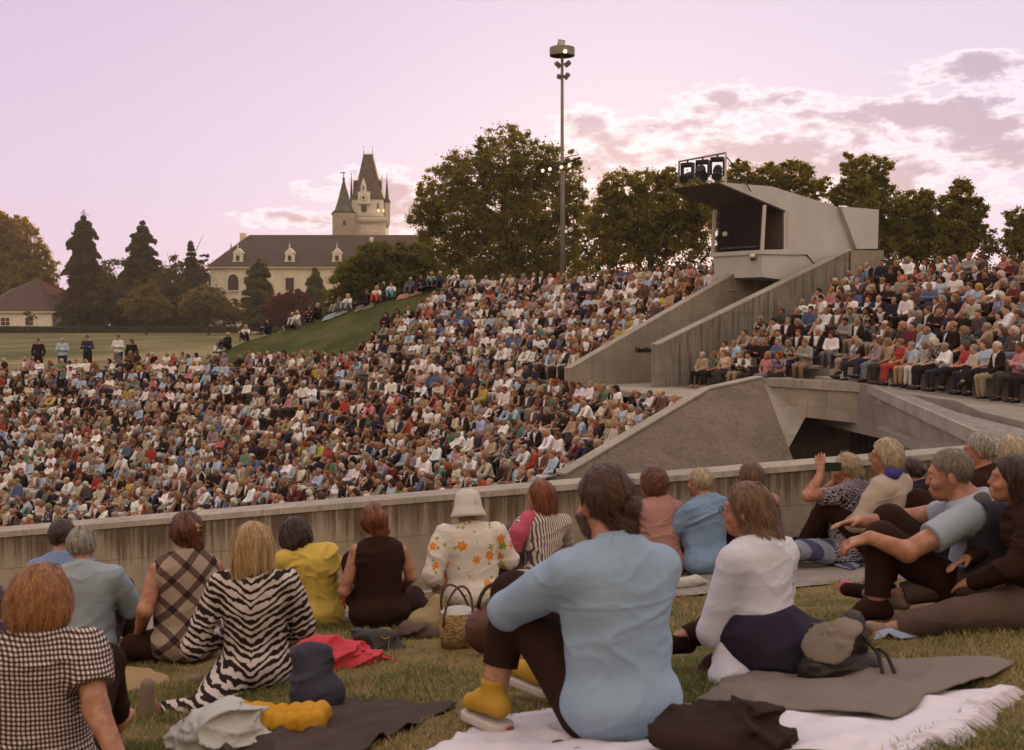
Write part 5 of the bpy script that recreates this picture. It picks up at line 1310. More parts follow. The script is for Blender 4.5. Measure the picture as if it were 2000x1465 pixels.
hat_mb = MB().lathe([(.0, .155), (.07, .15), (.095, .12), (.10, .05), (.13, .035), (.20, .015), (.20, .005), (.12, .02), (.095, .03)], (0, -.01, 0), 16); HATM = mesh('sun_hat', hat_mb.V, hat_mb.F); HATM.materials.append(M['fabric'])
HATM.polygons.foreach_set('use_smooth', np.ones(len(HATM.polygons), bool))
mk = MB().lathe([(.0, .012), (.035, .008), (.052, -.01), (.05, -.02)], (0, .075, -.06), 10, Matrix.Rotation(-math.pi / 2 - .2, 3, 'X')); MASKM = None

SHIRTS = [('white', (.72, .70, .70), 30), ('pale blue', (.36, .45, .56), 12), ('black', (.024, .012, .009), 27), ('navy', (.028, .026, .048), 13), ('dark grey', (.075, .06, .055), 7), ('beige', (.36, .27, .185), 8),
          ('light grey', (.28, .26, .24), 7), ('cream', (.50, .43, .34), 6), ('pink', (.46, .20, .21), 2), ('red', (.34, .045, .035), 2.2), ('coral', (.45, .13, .10), 1), ('green', (.12, .18, .11), 1.6), ('teal', (.09, .18, .18), .5), ('yellow', (.42, .33, .08), 1), ('brown', (.12, .062, .04), 7), ('burgundy', (.11, .025, .028), 3), ('lilac', (.28, .21, .28), 1), ('blue', (.09, .12, .22), 3)]
HAIRS = [('white-haired', (.46, .41, .35), 12), ('grey-haired', (.24, .20, .165), 26), ('blond', (.33, .20, .09), 17), ('brown-haired', (.085, .038, .019), 26), ('dark-haired', (.022, .012, .009), 14), ('red-haired', (.20, .055, .020), 4), ('light-brown-haired', (.20, .115, .06), 12)]
PANTS = [(.022, .014, .013), (.03, .028, .045), (.05, .038, .034), (.26, .20, .14), (.14, .15, .19), (.5, .47, .44), (.03, .02, .02), (.018, .014, .014)]
SKINS = [(.36, .18, .115), (.41, .22, .145), (.32, .15, .092), (.27, .125, .078), (.44, .25, .17)]
FEM = ('bob', 'long', 'bun', 'curly', 'fullbob')
cr = random.Random(77)
def person_desc(i, blk, row):
    d = {}
    nm, c, _ = cr.choices(SHIRTS, [x[2] for x in SHIRTS])[0]; hn, hc, _ = cr.choices(HAIRS, [x[2] for x in HAIRS])[0]
    fem = cr.random() < .5; d['hair'] = cr.choice(FEM) if fem else cr.choices(('short', 'crop', 'bald'), (5, 4, 3))[0]
    if d['hair'] == 'bald' and hn not in ('white-haired', 'grey-haired'): hn, hc = HAIRS[1][:2]
    if nm == 'red' and cr.random() < .3: nm, c = 'white', (.62, .60, .60)
    j = lambda c, a: tuple(max(.004, x * (1 + cr.uniform(-a, a))) for x in c)
    k = 1 + cr.uniform(-.14, .14); d['shirt'] = tuple(min(.85, x * k) for x in j(c, .07)); d['shirtn'] = nm; d['hairn'] = hn; d['hairc'] = j(hc, .12); d['skin'] = j(cr.choice(SKINS), .06)
    d['pants'] = j(cr.choice(PANTS), .1); r = cr.random()
    d['style'] = 'plain'
    if nm in ('black', 'navy', 'dark grey', 'beige', 'brown') and not fem and r < .62: d['style'] = 'jacket'
    elif fem and r < .30: d['style'] = 'print'
    d['pose'] = cr.choice((3, 5, 7, 0, 2, 5)) if fem else cr.choice((0, 1, 4, 6, 2, 1))
    if not fem and d['style'] == 'jacket': d['pose'] = cr.choice((0, 1, 4, 6))
    d['hat'] = cr.random() < .02; d['scale'] = (.82 if blk == 'lower bowl' else .90) * (1 + cr.uniform(-.05, .06) - (.03 if fem else 0)); d['fem'] = fem
    return d
# look of the people in the two front rows, read off the photograph (hair, style, colour, print, pose)
FRONT1 = [('white-haired', 'short', 'beige', 'plain', 0), ('light-brown-haired', 'bob', 'green', 'print', 5), ('light-brown-haired', 'long', 'cream', 'plain', 7), ('grey-haired', 'short', 'black', 'jacket', 1), ('dark-haired', 'short', 'dark grey', 'jacket', 1), ('blond', 'bob', 'pink', 'plain', 5), ('red-haired', 'long', 'lilac', 'print', 3), ('grey-haired', 'bald', 'navy', 'jacket', 0)]
FRONT2 = [('blond', 'bob', 'light grey', 'jacket', 5), ('grey-haired', 'bob', 'black', 'jacket', 3), ('brown-haired', 'bun', 'brown', 'print', 5), ('brown-haired', 'short', 'lilac', 'plain', 0), ('light-brown-haired', 'hat', 'beige', 'plain', 2), ('light-brown-haired', 'short', 'red', 'plain', 5), ('grey-haired', 'short', 'pale blue', 'plain', 2), ('grey-haired', 'bob', 'light grey', 'print', 0), ('white-haired', 'curly', 'black', 'print', 5), ('grey-haired', 'short', 'white', 'plain', 1), ('brown-haired', 'bob', 'red', 'plain', 5), ('grey-haired', 'short', 'cream', 'plain', 0), ('brown-haired', 'long', 'pale blue', 'plain', 3)]
HC = {a: b for a, b, _ in HAIRS}; SCOL = {a: b for a, b, _ in SHIRTS}
people = []
for i, (x, y, z, th, blk, row, si) in enumerate(SEATS):
    d = person_desc(i, blk, row); fixed = None
    if row == 0 and blk == 'middle stand' and si < len(FRONT1): fixed = FRONT1[si]
    if row == 0 and blk == 'right stand' and si < len(FRONT2): fixed = FRONT2[si]
    if fixed:
        hn, st, cn, sty, po = fixed; d.update(hairn=hn, hairc=HC[hn], hair=('bob' if st == 'hat' else st), shirtn=cn, shirt=SCOL[cn], style=sty, pose=po, hat=(st == 'hat'))
        if cn == 'red' and blk == 'right stand' and si == 5: d['pants'] = SCOL['red']
        if si == 6 and blk == 'right stand': d['pants'] = (.33, .22, .12)
    px, py, D = proj(x, y, z + .9); d.update(x=x, y=y, z=z, D=D, blk=blk, row=row, si=si, px=px, py=py)
    d['yaw'] = math.radians(th + 90 + cr.gauss(0, 11)); d['tilt'] = (math.radians(cr.gauss(0, 4.5)), math.radians(cr.gauss(0, 4))) ; people.append(d)
people.sort(key=lambda d: d['D'])
N_IND = 262
ORD = ['front', 'second', 'third', 'fourth', 'fifth', 'sixth', 'seventh', 'eighth', 'ninth', 'tenth', 'eleventh', 'twelfth', 'thirteenth', 'fourteenth', 'fifteenth', 'sixteenth', 'seventeenth', 'eighteenth', 'nineteenth', 'twentieth'] 
def nth(n):
    return ['first', 'second', 'third', 'fourth', 'fifth', 'sixth', 'seventh', 'eighth', 'ninth', 'tenth', 'eleventh', 'twelfth', 'thirteenth', 'fourteenth', 'fifteenth', 'sixteenth', 'seventeenth', 'eighteenth', 'nineteenth', 'twentieth'][n] if n < 20 else '%dth' % (n + 1)
cnts = {}
for d in sorted(people, key=lambda d: d['px']): cnts.setdefault((d['blk'], d['row']), []).append(d)
for k, L in cnts.items():
    for i, d in enumerate(L): d['fromL'] = i; d['fromR'] = len(L) - 1 - i
def clothes(d):
    g = {'jacket': 'jacket over white shirt', 'print': 'printed top', 'plain': 'top' if d['fem'] else 'shirt'}[d['style']]; return '%s %s' % (d['shirtn'], g)
def add_person(d):
    e = TPL[d['pose']]; o = bpy.data.objects.new('person', e['skin']); C.objects.link(o)
    o.location = (d['x'], d['y'], d['z']); o.rotation_euler = (*d['tilt'], d['yaw']); s = d['scale']; o.scale = (s, s, s); o.color = (*d['skin'], 1)
    # the seat is where the pelvis goes: local frame looks along +y
    for part, col, al in (('shirt', d['shirt'], {'plain': 1, 'jacket': .5, 'print': .2}[d['style']]), ('pants', d['pants'], 1), ('shoeL', (.02, .014, .012), 1), ('shoeR', (.02, .014, .012), 1)):
        c = bpy.data.objects.new({'pants': 'trousers', 'shoeL': 'shoe', 'shoeR': 'shoe'}.get(part, part), e[part]); C.objects.link(c); c.parent = o; c.color = (*col, al)
    h = bpy.data.objects.new('hair', HAIR[d['hair']][0]); C.objects.link(h); h.parent = o; h.color = (*d['hairc'], 1)
    h.matrix_local = Matrix.Translation(Vector(e['hd'])) @ Matrix(e['HR'].tolist()).to_4x4()
    if d['hat']:
        c = bpy.data.objects.new('sun_hat', HATM); C.objects.link(c); c.parent = o; c.color = (.55, .5, .42, 1); c.matrix_local = h.matrix_local
    end = 'from the %s' % ('left' if d['fromL'] <= d['fromR'] else 'right'); n = min(d['fromL'], d['fromR'])
    row = ('%s row' % ORD[d['row']]) if d['blk'] != 'lower bowl' else '%s row' % ORD[d['row']]
    bald = 'balding ' if d['hair'] == 'bald' else ''; hat = ' and sun hat' if d['hat'] else ''
    blk = {'lower bowl': 'bowl', 'upper rows': 'upper tribune'}.get(d['blk'], d['blk'])
    lab = '%s%s person in %s%s, %s of %s, %s %s' % (bald, d['hairn'], clothes(d).replace('jacket over white shirt', 'jacket'), hat if not bald else '', row, blk, nth(n), end)
    if len(lab.split()) > 16: lab = lab.replace(' and sun hat', '')
    assert len(lab.split()) <= 16, lab
    tag(o, lab, 'person', 'listeners seated in the stands')
ind, rest = people[:N_IND], people[N_IND:]
for d in ind: add_person(d)
# all the smaller, farther listeners as one mass
def crowd_mass():
    V = []; F = []; CL = []; k = 0
    for d in rest:
        e = TPL[d['pose']]; s = d['scale']; c, sn = math.cos(d['yaw']), math.sin(d['yaw']); tx, ty = d['tilt']; R = np.array([[c, -sn, 0], [sn, c, 0], [0, 0, 1]], f32) @ np.array([[1, 0, ty], [0, 1, -tx], [-ty, tx, 1]], f32) * s
        T = np.array([d['x'], d['y'], d['z']], f32)
        for part, col in (('skin_lo', d['skin']), ('shirt_lo', d['shirt']), ('pants_lo', d['pants'])):
            v, f = e[part]; cc = np.tile(np.array([*col, 1], f32), (len(v), 1))
            if part == 'shirt_lo':
                if d['style'] == 'jacket': cc[e['front_lo']] = (.7, .68, .68, 1)
                elif d['style'] == 'print': cc[vnoise(v + d['x'], 22) > .15] = (.05, .04, .04, 1) if sum(d['shirt']) > .4 else (.42, .38, .34, 1)
            V.append(v @ R.T + T); F.append(f + k); CL.append(cc); k += len(v)
        v, f = HAIR[d['hair']][1]; v = v @ e['HR'].T + e['hd']; V.append(v @ R.T + T); F.append(f + k); CL.append(np.tile(np.array([*d['hairc'], 1], f32), (len(v), 1))); k += len(v)
    me = mesh('crowd', np.concatenate(V), np.concatenate(F)); a = me.attributes.new('col', 'FLOAT_COLOR', 'POINT'); a.data.foreach_set('color', np.concatenate(CL).ravel())
    o = link('crowd', me, M['crowd_fabric']); tag(o, 'the many smaller listeners farther off, packed in rows across bowl and tribune', 'crowd', kind='stuff')
crowd_mass()
print('people', len(people), 'D limit', ind[-1]['D'])
# ------------------------------------------------------------------ the people on the lawn
def cloth(name, c, f=None, rough=.85, weave=260):
    def ff(t, v):
        base = f(t, v) if f else c
        n = t.noise(v, 7, 4, .6); k = t.math('MULTIPLY', t.step(n, .3, .75), .28)
        return t.mix(k, base, t.mix(1, base, (.66, .62, .62), 'MULTIPLY'))
    def bm(t, v):
        q = t.mapping(v, (1, 1, 2.2)); w = t.noise(q, 6, 3, .5, .5)
        return t.math('ADD', w, t.math('MULTIPLY', t.noise(v, weave, 2), .06)), .006
    return mat(name, c, rough, ff, bm, sheen=0, spec=.12)
def sq(t, v, per, lo=.45, hi=.55):
    return t.step(t.math('PINGPONG', t.math('MULTIPLY', v, 1 / per), 1), lo, hi)
def gingham(t, v):
    q = t.vmath('ADD', v, t.math('MULTIPLY', t.noise(v, 7, 2), .012)); x, y, z = t.sep(q)
    u = t.math('ADD', x, t.math('MULTIPLY', y, .6)); a = sq(t, u, .0085); b = sq(t, z, .0085)
    k = t.math('MULTIPLY', t.math('ADD', a, b), .5); return t.ramp(k, [(0, (.62, .55, .50)), (.5, (.14, .09, .085)), (1, (.025, .014, .014))])
def plaid(t, v):
    x, y, z = t.sep(v); wb = t.math('MULTIPLY', t.noise(v, 5, 2), .03); u = t.math('ADD', t.math('ADD', x, z), wb); w = t.math('ADD', t.math('SUBTRACT', x, z), wb)
    a = sq(t, u, .085, .66, .72); b = sq(t, w, .085, .66, .72); a2 = sq(t, t.math('ADD', u, .05), .085, .93, .96)
    k = t.math('ADD', t.math('MULTIPLY', t.math('ADD', a, b), .5), 0); n = t.noise(v, 120, 2)
    c = t.ramp(k, [(0, (.34, .26, .21)), (.5, (.115, .07, .058)), (1, (.030, .017, .016))]); return t.mix(t.math('MULTIPLY', n, .5), c, t.mix(1, c, (.6, .6, .6), 'MULTIPLY'))
def zebra(t, v):
    x, y, z = t.sep(v); ax = t.math('ABSOLUTE', t.math('ADD', x, .0))
    q = t.comb(t.math('MULTIPLY', ax, 1.0), t.math('MULTIPLY', y, .6), t.math('ADD', z, t.math('MULTIPLY', ax, -.55)))
    n = t.new('ShaderNodeTexWave', wave_type='BANDS', bands_direction='Z'); t.put(n.inputs['Vector'], q)
    n.inputs['Scale'].default_value = 8.0; n.inputs['Distortion'].default_value = 6.5; n.inputs['Detail'].default_value = 2.5; n.inputs['Detail Scale'].default_value = 1.6; n.inputs['Detail Roughness'].default_value = .55
    e = t.math('ADD', n.outputs['Fac'], t.math('MULTIPLY', t.math('SUBTRACT', t.noise(v, 13, 3), .5), 1.5))
    return t.mix(t.step(e, .50, .58), (.022, .013, .012), (.50, .43, .40))
def zebra_fine(t, v):
    q = t.mapping(v, (1, 1, 1.1)); n = t.new('ShaderNodeTexWave', wave_type='BANDS', bands_direction='DIAGONAL'); t.put(n.inputs['Vector'], q)
    n.inputs['Scale'].default_value = 24; n.inputs['Distortion'].default_value = 12; n.inputs['Detail'].default_value = 2; n.inputs['Detail Scale'].default_value = 1.1
    return t.mix(t.step(n.outputs['Fac'], .52, .7), (.030, .018, .024), (.36, .34, .40))
def floral(t, v):
    w = t.vmath('ADD', v, t.comb(t.math('MULTIPLY', t.noise(v, 30, 2), .02), 0, t.math('MULTIPLY', t.noise(v, 24, 2), .02)))
    d = t.voro(w, 9.5); cc = t.voro(w, 9.5, out='Color'); r, g, b = t.sep(cc)
    pos = t.voro(w, 9.5, out='Position'); dx = t.sep(t.vmath('SUBTRACT', w, pos))
    ang = t.math('ARCTAN2', dx[2], dx[0]); pet = t.math('MULTIPLY', t.math('SINE', t.math('MULTIPLY', ang, 6)), .06)
    R = t.math('ADD', .34, pet); m = t.step(t.math('SUBTRACT', d, R), .0, .02, 1, 0)
    kind = t.ramp(r, [(0, (.62, .22, .03)), (.30, (.26, .26, .03)), (.58, (.48, .36, .20)), (.80, (.60, .56, .50))], 'CONSTANT')
    ring = t.step(t.math('PINGPONG', t.math('MULTIPLY', d, 11), 1), .35, .6); kind = t.mix(t.math('MULTIPLY', ring, t.step(r, .55, .6)), kind, (.6, .55, .48))
    cen = t.step(d, .07, .10, 1, 0); kind = t.mix(cen, kind, (.55, .42, .12))
    base = (.60, .545, .50); d2 = t.voro(v, 21); c2 = t.sep(t.voro(v, 21, out='Color'))[1]
    base = t.mix(t.math('MULTIPLY', t.step(d2, .28, .32, 1, 0), t.step(c2, .6, .62)), base, (.30, .30, .05)); return t.mix(m, base, kind)
def stripes(t, v):
    x, y, z = t.sep(v); u = t.math('ADD', t.math('ADD', x, t.math('MULTIPLY', y, .5)), t.math('MULTIPLY', t.noise(v, 6, 2), .02)); a = sq(t, u, .0105, .50, .62)
    return t.mix(a, (.56, .49, .43), (.095, .075, .085))
def swirl(t, v):
    n = t.new('ShaderNodeTexWave', wave_type='RINGS'); t.put(n.inputs['Vector'], v); n.inputs['Scale'].default_value = 7; n.inputs['Distortion'].default_value = 8; n.inputs['Detail Scale'].default_value = .8
    return t.ramp(n.outputs['Fac'], [(0, (.45, .03, .02)), (.55, (.50, .05, .03)), (.62, (.02, .01, .01)), (.74, (.55, .40, .08)), (.85, (.5, .04, .03))])
cloth('shirt_blue', (.255, .345, .46)); cloth('blouse_white', (.55, .55, .62)); cloth('cloth_black', (.026, .010, .0065)); cloth('cloth_navy', (.026, .020, .036))
cloth('gingham', (.3, .3, .3), gingham); cloth('plaid', (.3, .3, .3), plaid); cloth('zebra', (.3, .3, .3), zebra); cloth('zebra_fine', (.1, .1, .1), zebra_fine); cloth('floral', (.5, .5, .5), floral); cloth('stripes', (.5, .5, .5), stripes); cloth('swirl', (.5, .1, .1), swirl)
cloth('shirt_greyblue', (.27, .32, .36)); cloth('shirt_yellow', (.56, .40, .085)); cloth('dusty_pink', (.38, .20, .18)); cloth('light_blue', (.18, .27, .42)); cloth('sweater_cream', (.40, .33, .27)); cloth('scarf_purple', (.06, .045, .20))
cloth('tee_grey', (.29, .33, .38)); cloth('vest_dark', (.035, .030, .042)); cloth('hood_grey', (.085, .075, .072)); cloth('pink_knit', (.48, .095, .15)); cloth('hat_white', (.50, .46, .43)); cloth('trousers_brown', (.085, .055, .045)); cloth('skirt_gold', (.25, .19, .10)); cloth('canvas_shoe', (.42, .25, .035)); cloth('nude_shoe', (.20, .14, .11))
cloth('blue_shirt2', (.17, .24, .40)); cloth('purple_top', (.05, .03, .05)); cloth('navy_fleck', (.022, .014, .024))
cloth('blanket_white', (.62, .58, .63), weave=120); cloth('blanket_grey', (.175, .145, .125), weave=160); cloth('blanket_brown', (.062, .043, .036), weave=160); cloth('orange_cloth', (.58, .22, .04)); cloth('towel_white', (.42, .41, .38), weave=420); cloth('mustard', (.48, .24, .022)); cloth('bag_slate', (.045, .043, .058)); cloth('coral_jacket', (.50, .055, .07)); cloth('coat_dark', (.03, .016, .012)); cloth('red_bag', (.36, .03, .025)); cloth('flap_grey', (.19, .155, .125)); cloth('towel_blue', (.25, .30, .42)); cloth('cushion_tan', (.30, .20, .10)); cloth('rug_blue', (.08, .09, .14), lambda t, v: t.mix(sq(t, t.sep(v)[0], .05), (.06, .07, .13), (.22, .25, .33)))
mat('leather_brown', (.075, .028, .020), .5, vary((.075, .028, .020), .3, 9), grain(60, .003), spec=.4); mat('leather_black', (.016, .009, .008), .5, None, grain(60, .003), spec=.4)
mat('straw', (.26, .17, .07), .8, lambda t, v: t.mix(t.step(t.noise(t.mapping(v, (30, 30, 90)), 1, 2), .4, .6), (.15, .09, .03), (.36, .24, .10)), lambda t, v: (t.noise(t.mapping(v, (30, 30, 90)), 1, 2), .01))
mat('sole', (.45, .40, .36), .7); mat('sole_red', (.35, .05, .04), .6); mat('steel', (.5, .48, .45), .25, metal=.9); mat('brass', (.35, .22, .08), .35, metal=.8); mat('tortoise', (.10, .05, .025), .3); mat('screen', (.02, .03, .02), .15)
mat('skin', (.33, .15, .09), .5, lambda t, v: t.mix(t.step(t.noise(v, 16, 5, .7), .35, .65), (.26, .105, .06), (.39, .195, .125)), grain(140, .0012), spec=.3)
mat('skin_arm', (.33, .16, .10), .5)
def hairmat(name, c, c2, ramp=.5):
    def f(t, v):
        w = t.vmath('ADD', v, t.math('MULTIPLY', t.noise(v, 8, 2), .05)); n = t.noise(t.mapping(w, (55, 55, 7)), 1, 5, .75); m = t.noise(v, 11, 3)
        col = t.mix(t.step(n, .36, .64), tuple(x * .7 for x in c), c2); col = t.mix(t.math('MULTIPLY', t.step(m, .4, .7), .4), col, tuple(x * .5 for x in c))
        a = t.new('ShaderNodeAttribute'); a.attribute_name = 'strand'; r = a.outputs['Fac']; sc = t.ramp(r, [(0, tuple(x * .55 for x in c)), (.15, tuple(x * .6 for x in c)), (.6, tuple((x + y) / 2 for x, y in zip(c, c2))), (1, tuple(min(1, x * 1.35) for x in c2))]); return t.mix(t.math('GREATER_THAN', r, .05), col, sc)
    mat(name, c, .45, f, lambda t, v: (t.noise(t.mapping(v, (90, 90, 10)), 1, 3, .7), .006), spec=.4, sheen=.1)
hairmat('hair_brown', (.045, .017, .008), (.105, .044, .020)); hairmat('hair_ash', (.10, .046, .021), (.23, .118, .055)); hairmat('hair_ginger', (.20, .075, .020), (.40, .17, .05)); hairmat('hair_blond', (.26, .15, .06), (.52, .34, .15))
hairmat('hair_auburn', (.065, .015, .006), (.15, .040, .014)); hairmat('hair_dark', (.022, .009, .006), (.055, .022, .013)); hairmat('hair_grey', (.17, .15, .125), (.38, .34, .29)); hairmat('hair_red', (.11, .026, .009), (.25, .066, .021))
hairmat('hair_greybrown', (.10, .075, .055), (.22, .17, .125)); hairmat('hair_lightblond', (.28, .20, .11), (.50, .40, .26)); hairmat('hair_chestnut', (.07, .032, .015), (.16, .075, .034))

SPECS = {}
class Fig:
    """one seated figure; px, top = pixel column of the seat and pixel row of the crown, D = depth"""
    def __init__(s, px, ytop, D, yaw, **kw):
        x = (px - CX) / FPX * D; s.base = Vector((x, D, hill(x, D) + kw.pop('lift', .0))); zt = (HOR - ytop) / FPX * (D + kw.get('head', (0, .05, 0))[1] * .6)
        s.spec = dict(DEF); s.yaw = math.radians(yaw); hz_ = kw.get('head', DEF['head'])[2] + .115
        s.k = kw.pop('k', (zt - s.base.z) / hz_); s.kw = kw; s.spec.update(kw)
        s.R = Matrix.Rotation(-s.yaw, 3, 'Z')
        for q, v in list(s.spec.items()):
            if isinstance(v, tuple) and len(v) == 4 and v[0] == 'px': s.spec[q] = tuple(s.loc(*v[1:]))
    def loc(s, px, py, D): return s.R @ (at(px, py, D) - s.base) / s.k
    def make(s, label, mats, h=.008, hs=None, cat='person', parts=('skin', 'shirt', 'pants', 'shoeL', 'shoeR', 'hair'), **hk):
        F = s.F = fig_funcs(s.spec); root = None
        nm = {'pants': 'trousers', 'shoeL': 'shoe', 'shoeR': 'shoe', 'skin': 'person', 'shirt': s.spec.get('shirtname', 'shirt')}
        for part in parts:
            hh = h * .8 if part in ('skin', 'hair', 'shoeL', 'shoeR') else h
            lo, hi = bounds(s.spec, part)
            V, Q = sdf_mesh(F[part], lo, hi, hh / s.k)
            if part == 'hair' and hs:
                n, L, w = hs; n = int(n * 2.6); w *= .62; V2_, Q2 = strands(F, n, L, w, s.spec.get('seed', 0) + 1, **hk); nb_ = len(V); V, Q = join((V, Q), (V2_, Q2)); extra = np.concatenate([np.zeros(nb_, f32), STRAND_RND])
            me_ = mesh(nm.get(part, part), V, Q)
            if part == 'hair' and hs: me_.attributes.new('strand', 'FLOAT', 'POINT').data.foreach_set('value', extra)
            o = link(nm.get(part, part), me_, M[mats['shoes' if part[:4] == 'shoe' else part]], root)
            if part == 'skin': root = o
        root.location = s.base; root.rotation_euler = (0, 0, s.yaw); root.scale = (s.k,) * 3
        tag(root, label, cat); s.root = root; assert len(label.split()) <= 16, label
        print('fig', label[:40], 'scale %.2f' % s.k); return root
    def part(s, name, f, lo, hi, h, m, parent=None):
        V, Q = sdf_mesh(f, lo, hi, h); return link(name, mesh(name, V, Q), M[m], parent or s.root)
    def head_obj(s, name, mb, m, smooth=True, parent=None):
        o = mb.build(name, M[m], parent or s.root, smooth); hd, HR = s.F['_head']; o.matrix_local = Matrix.Translation(Vector(hd)) @ Matrix(HR.tolist()).to_4x4(); return o
    def glasses(s, m='steel', up=False):
        g = MB(); z, y = (.0, .112) if not up else (.115, .045)
        R = Matrix.Rotation(0 if not up else -.9, 3, 'X')
        for sg in (-1, 1):
            g.tube([(sg * .033 + .023 * math.cos(a), y, z + .018 * math.sin(a)) for a in np.linspace(0, 2 * math.pi, 13)[:-1]], .0022, 5, True)
            g.tube([(sg * .056, y, z + .004), (sg * .078, y - .04, z + (.004 if not up else -.03)), (sg * .084, -.015 if not up else y - .10, z - .002 if not up else z - .055)], .002, 5)
        g.tube([(-.010, y, z + .004), (.010, y, z + .004)], .002, 5); return s.head_obj('glasses', g, m)

def px3(px, py, D): return ('px', px, py, D)
F1 = Fig(1212, 922, 3.9, 28, hair='manbun', head=(.0, .10, .775), hrot=(4, 4, 3), nek=(0, .045, .645), w=1.12, dp=1.06, top='long', collar=True, loose=.026, wr=.0045, hem=-.17, neck=1.12, arm=1.02, leg=1.08, seed=1, legskin=True, legf=1.72, legk=1.12,
         shL=(-.182, .03, .565), shR=(.172, .02, .555), elL=px3(992, 1192, 4.12), wrL=(-.01, .50, .43), elR=(.24, .26, .40), wrR=(.07, .46, .44), knL=(-.19, .40, .42), anL=px3(964, 1356, 4.16), toL=px3(922, 1370, 4.25), knR=(.10, .50, .46), anR=(.075, .66, .05), toR=(.04, .84, .01), shoetop=.055, hcL=.8, yoke=.47)
r = F1.make('young bearded man with brown hair bun, pale blue shirt and yellow canvas shoes', dict(skin='skin', shirt='shirt_blue', pants='cloth_black', shoes='canvas_shoe', hair='hair_brown'), .0062, (2600, .07, .0012), flow=(.25, -.9, -.35), wav=.3)
hd_, HR_ = F1.F['_head']
def beard(P):
    q = (P - hd_) @ HR_; d = head_d(q) - .010 - .002 * vnoise(P, 90); return smax(smax(smax(d, -(q[:, 1] - .0 - .35 * np.clip(q[:, 2] + .09, -.1, .1)), .01), q[:, 2] + .045 - .2 * np.abs(q[:, 0]), .01), -(q[:, 2] + .15), .01)
F1.part('beard', beard, hd_ - .2, hd_ + .2, .006, 'hair_brown')
for sd in 'LR':   # white rubber sole, lace and side stripe
    an, to = Vector(F1.spec['an' + sd]), Vector(F1.spec['to' + sd]); d = (to - an); d.z = 0; d.normalize()
    a3, t3 = A3(an), A3(to); dd = A3(d)
    f = lambda P: smax(np.abs(P[:, 2] - (min(an.z, to.z) - .050)) - .017, U(.03, *[cap(P * A3((1, 1, 0)), (a3 - dd * .035) * A3((1, 1, 0)), t3 * A3((1, 1, 0)), .048, .042)]), .004)
    lo = np.minimum(a3, t3) - .14; hi = np.maximum(a3, t3) + .1; F1.part('shoe_sole', f, lo, hi, .006, 'sole')
    sidev = d.cross(Vector((0, 0, 1)))
    if sd == 'L': MB().tube([an - d * .03 + sidev * .040 + Vector((0, 0, .0)), an + d * .03 + sidev * .043 + Vector((0, 0, -.03)), an + d * .09 + sidev * .043 + Vector((0, 0, -.028))], .006, 6).build('side_stripe', M['sole'], r, True)
    if sd == 'L': MB().box(Vector((an.x, an.y, min(an.z, to.z) - .050)) - d * .088, (.030, .006, .018), Matrix.Rotation(math.atan2(d.y, d.x) + math.pi / 2, 3, 'Z')).build('heel_tab', M['sole_red'], r)

F2 = Fig(1492, 950, 4.7, 38, hair='clip', head=(-.01, .085, .755), hrot=(26, 0, 2), w=1.02, dp=1.05, top='long', loose=.020, wr=.007, hem=.03, seed=2, bust=1, arm=1.08,
         elL=px3(1388, 1232, 4.72), wrL=(.02, .28, .27), elR=(.25, .10, .35), wrR=(.10, .30, .25), knL=px3(1400, 1310, 5.15), anL=px3(1350, 1345, 5.3), toL=px3(1320, 1340, 5.35), knR=(.25, .40, .13), anR=(.02, .52, .06), toR=(-.10, .60, .05))
r = F2.make('long-haired woman in white blouse with dark sweater knotted round her waist and glasses', dict(skin='skin', shirt='blouse_white', pants='cloth_black', shoes='cloth_black', hair='hair_ash'), .0068, (3200, .09, .0012), flow=(.1, -.5, -1), wav=.5)
F2.glasses('tortoise')
def tied(P):
    sp = F2.spec; d = U(.06, ell(P, (0, -.01, .18), (.222, .190, .20)), ell(P, (.11, -.13, .12), (.27, .17, .16)), cap(P, (.12, -.10, .08), (.34, -.10, .06), .12, .07))
    d = d - wrinkle(P, .012, 7, 31); d = smax(d, P[:, 2] - .335 - .10 * P[:, 0], .015); d = smax(d, -(P[:, 2] + .005), .01); return smax(d, P[:, 1] - .10, .03)
F2.part('tied_sweater', tied, (-.4, -.5, -.06), (.55, .35, .42), .009, 'cloth_navy')
def tail(P): return smax(U(.04, cap(P, (-.16, .05, .20), (-.20, .0, .04), .045, .085), cap(P, (-.2, .0, .04), (-.10, -.13, .02), .07, .05)) - wrinkle(P, .01, 10, 3), -(P[:, 2] + .01), .01)
F2.part('blouse_tail', tail, (-.5, -.4, -.06), (.15, .3, .4), .009, 'blouse_white')
F2.head_obj('hair_clip', MB().box((.055, -.098, .02), (.018, .02, .07), Matrix.Rotation(.25, 3, 'Y')), 'leather_black')

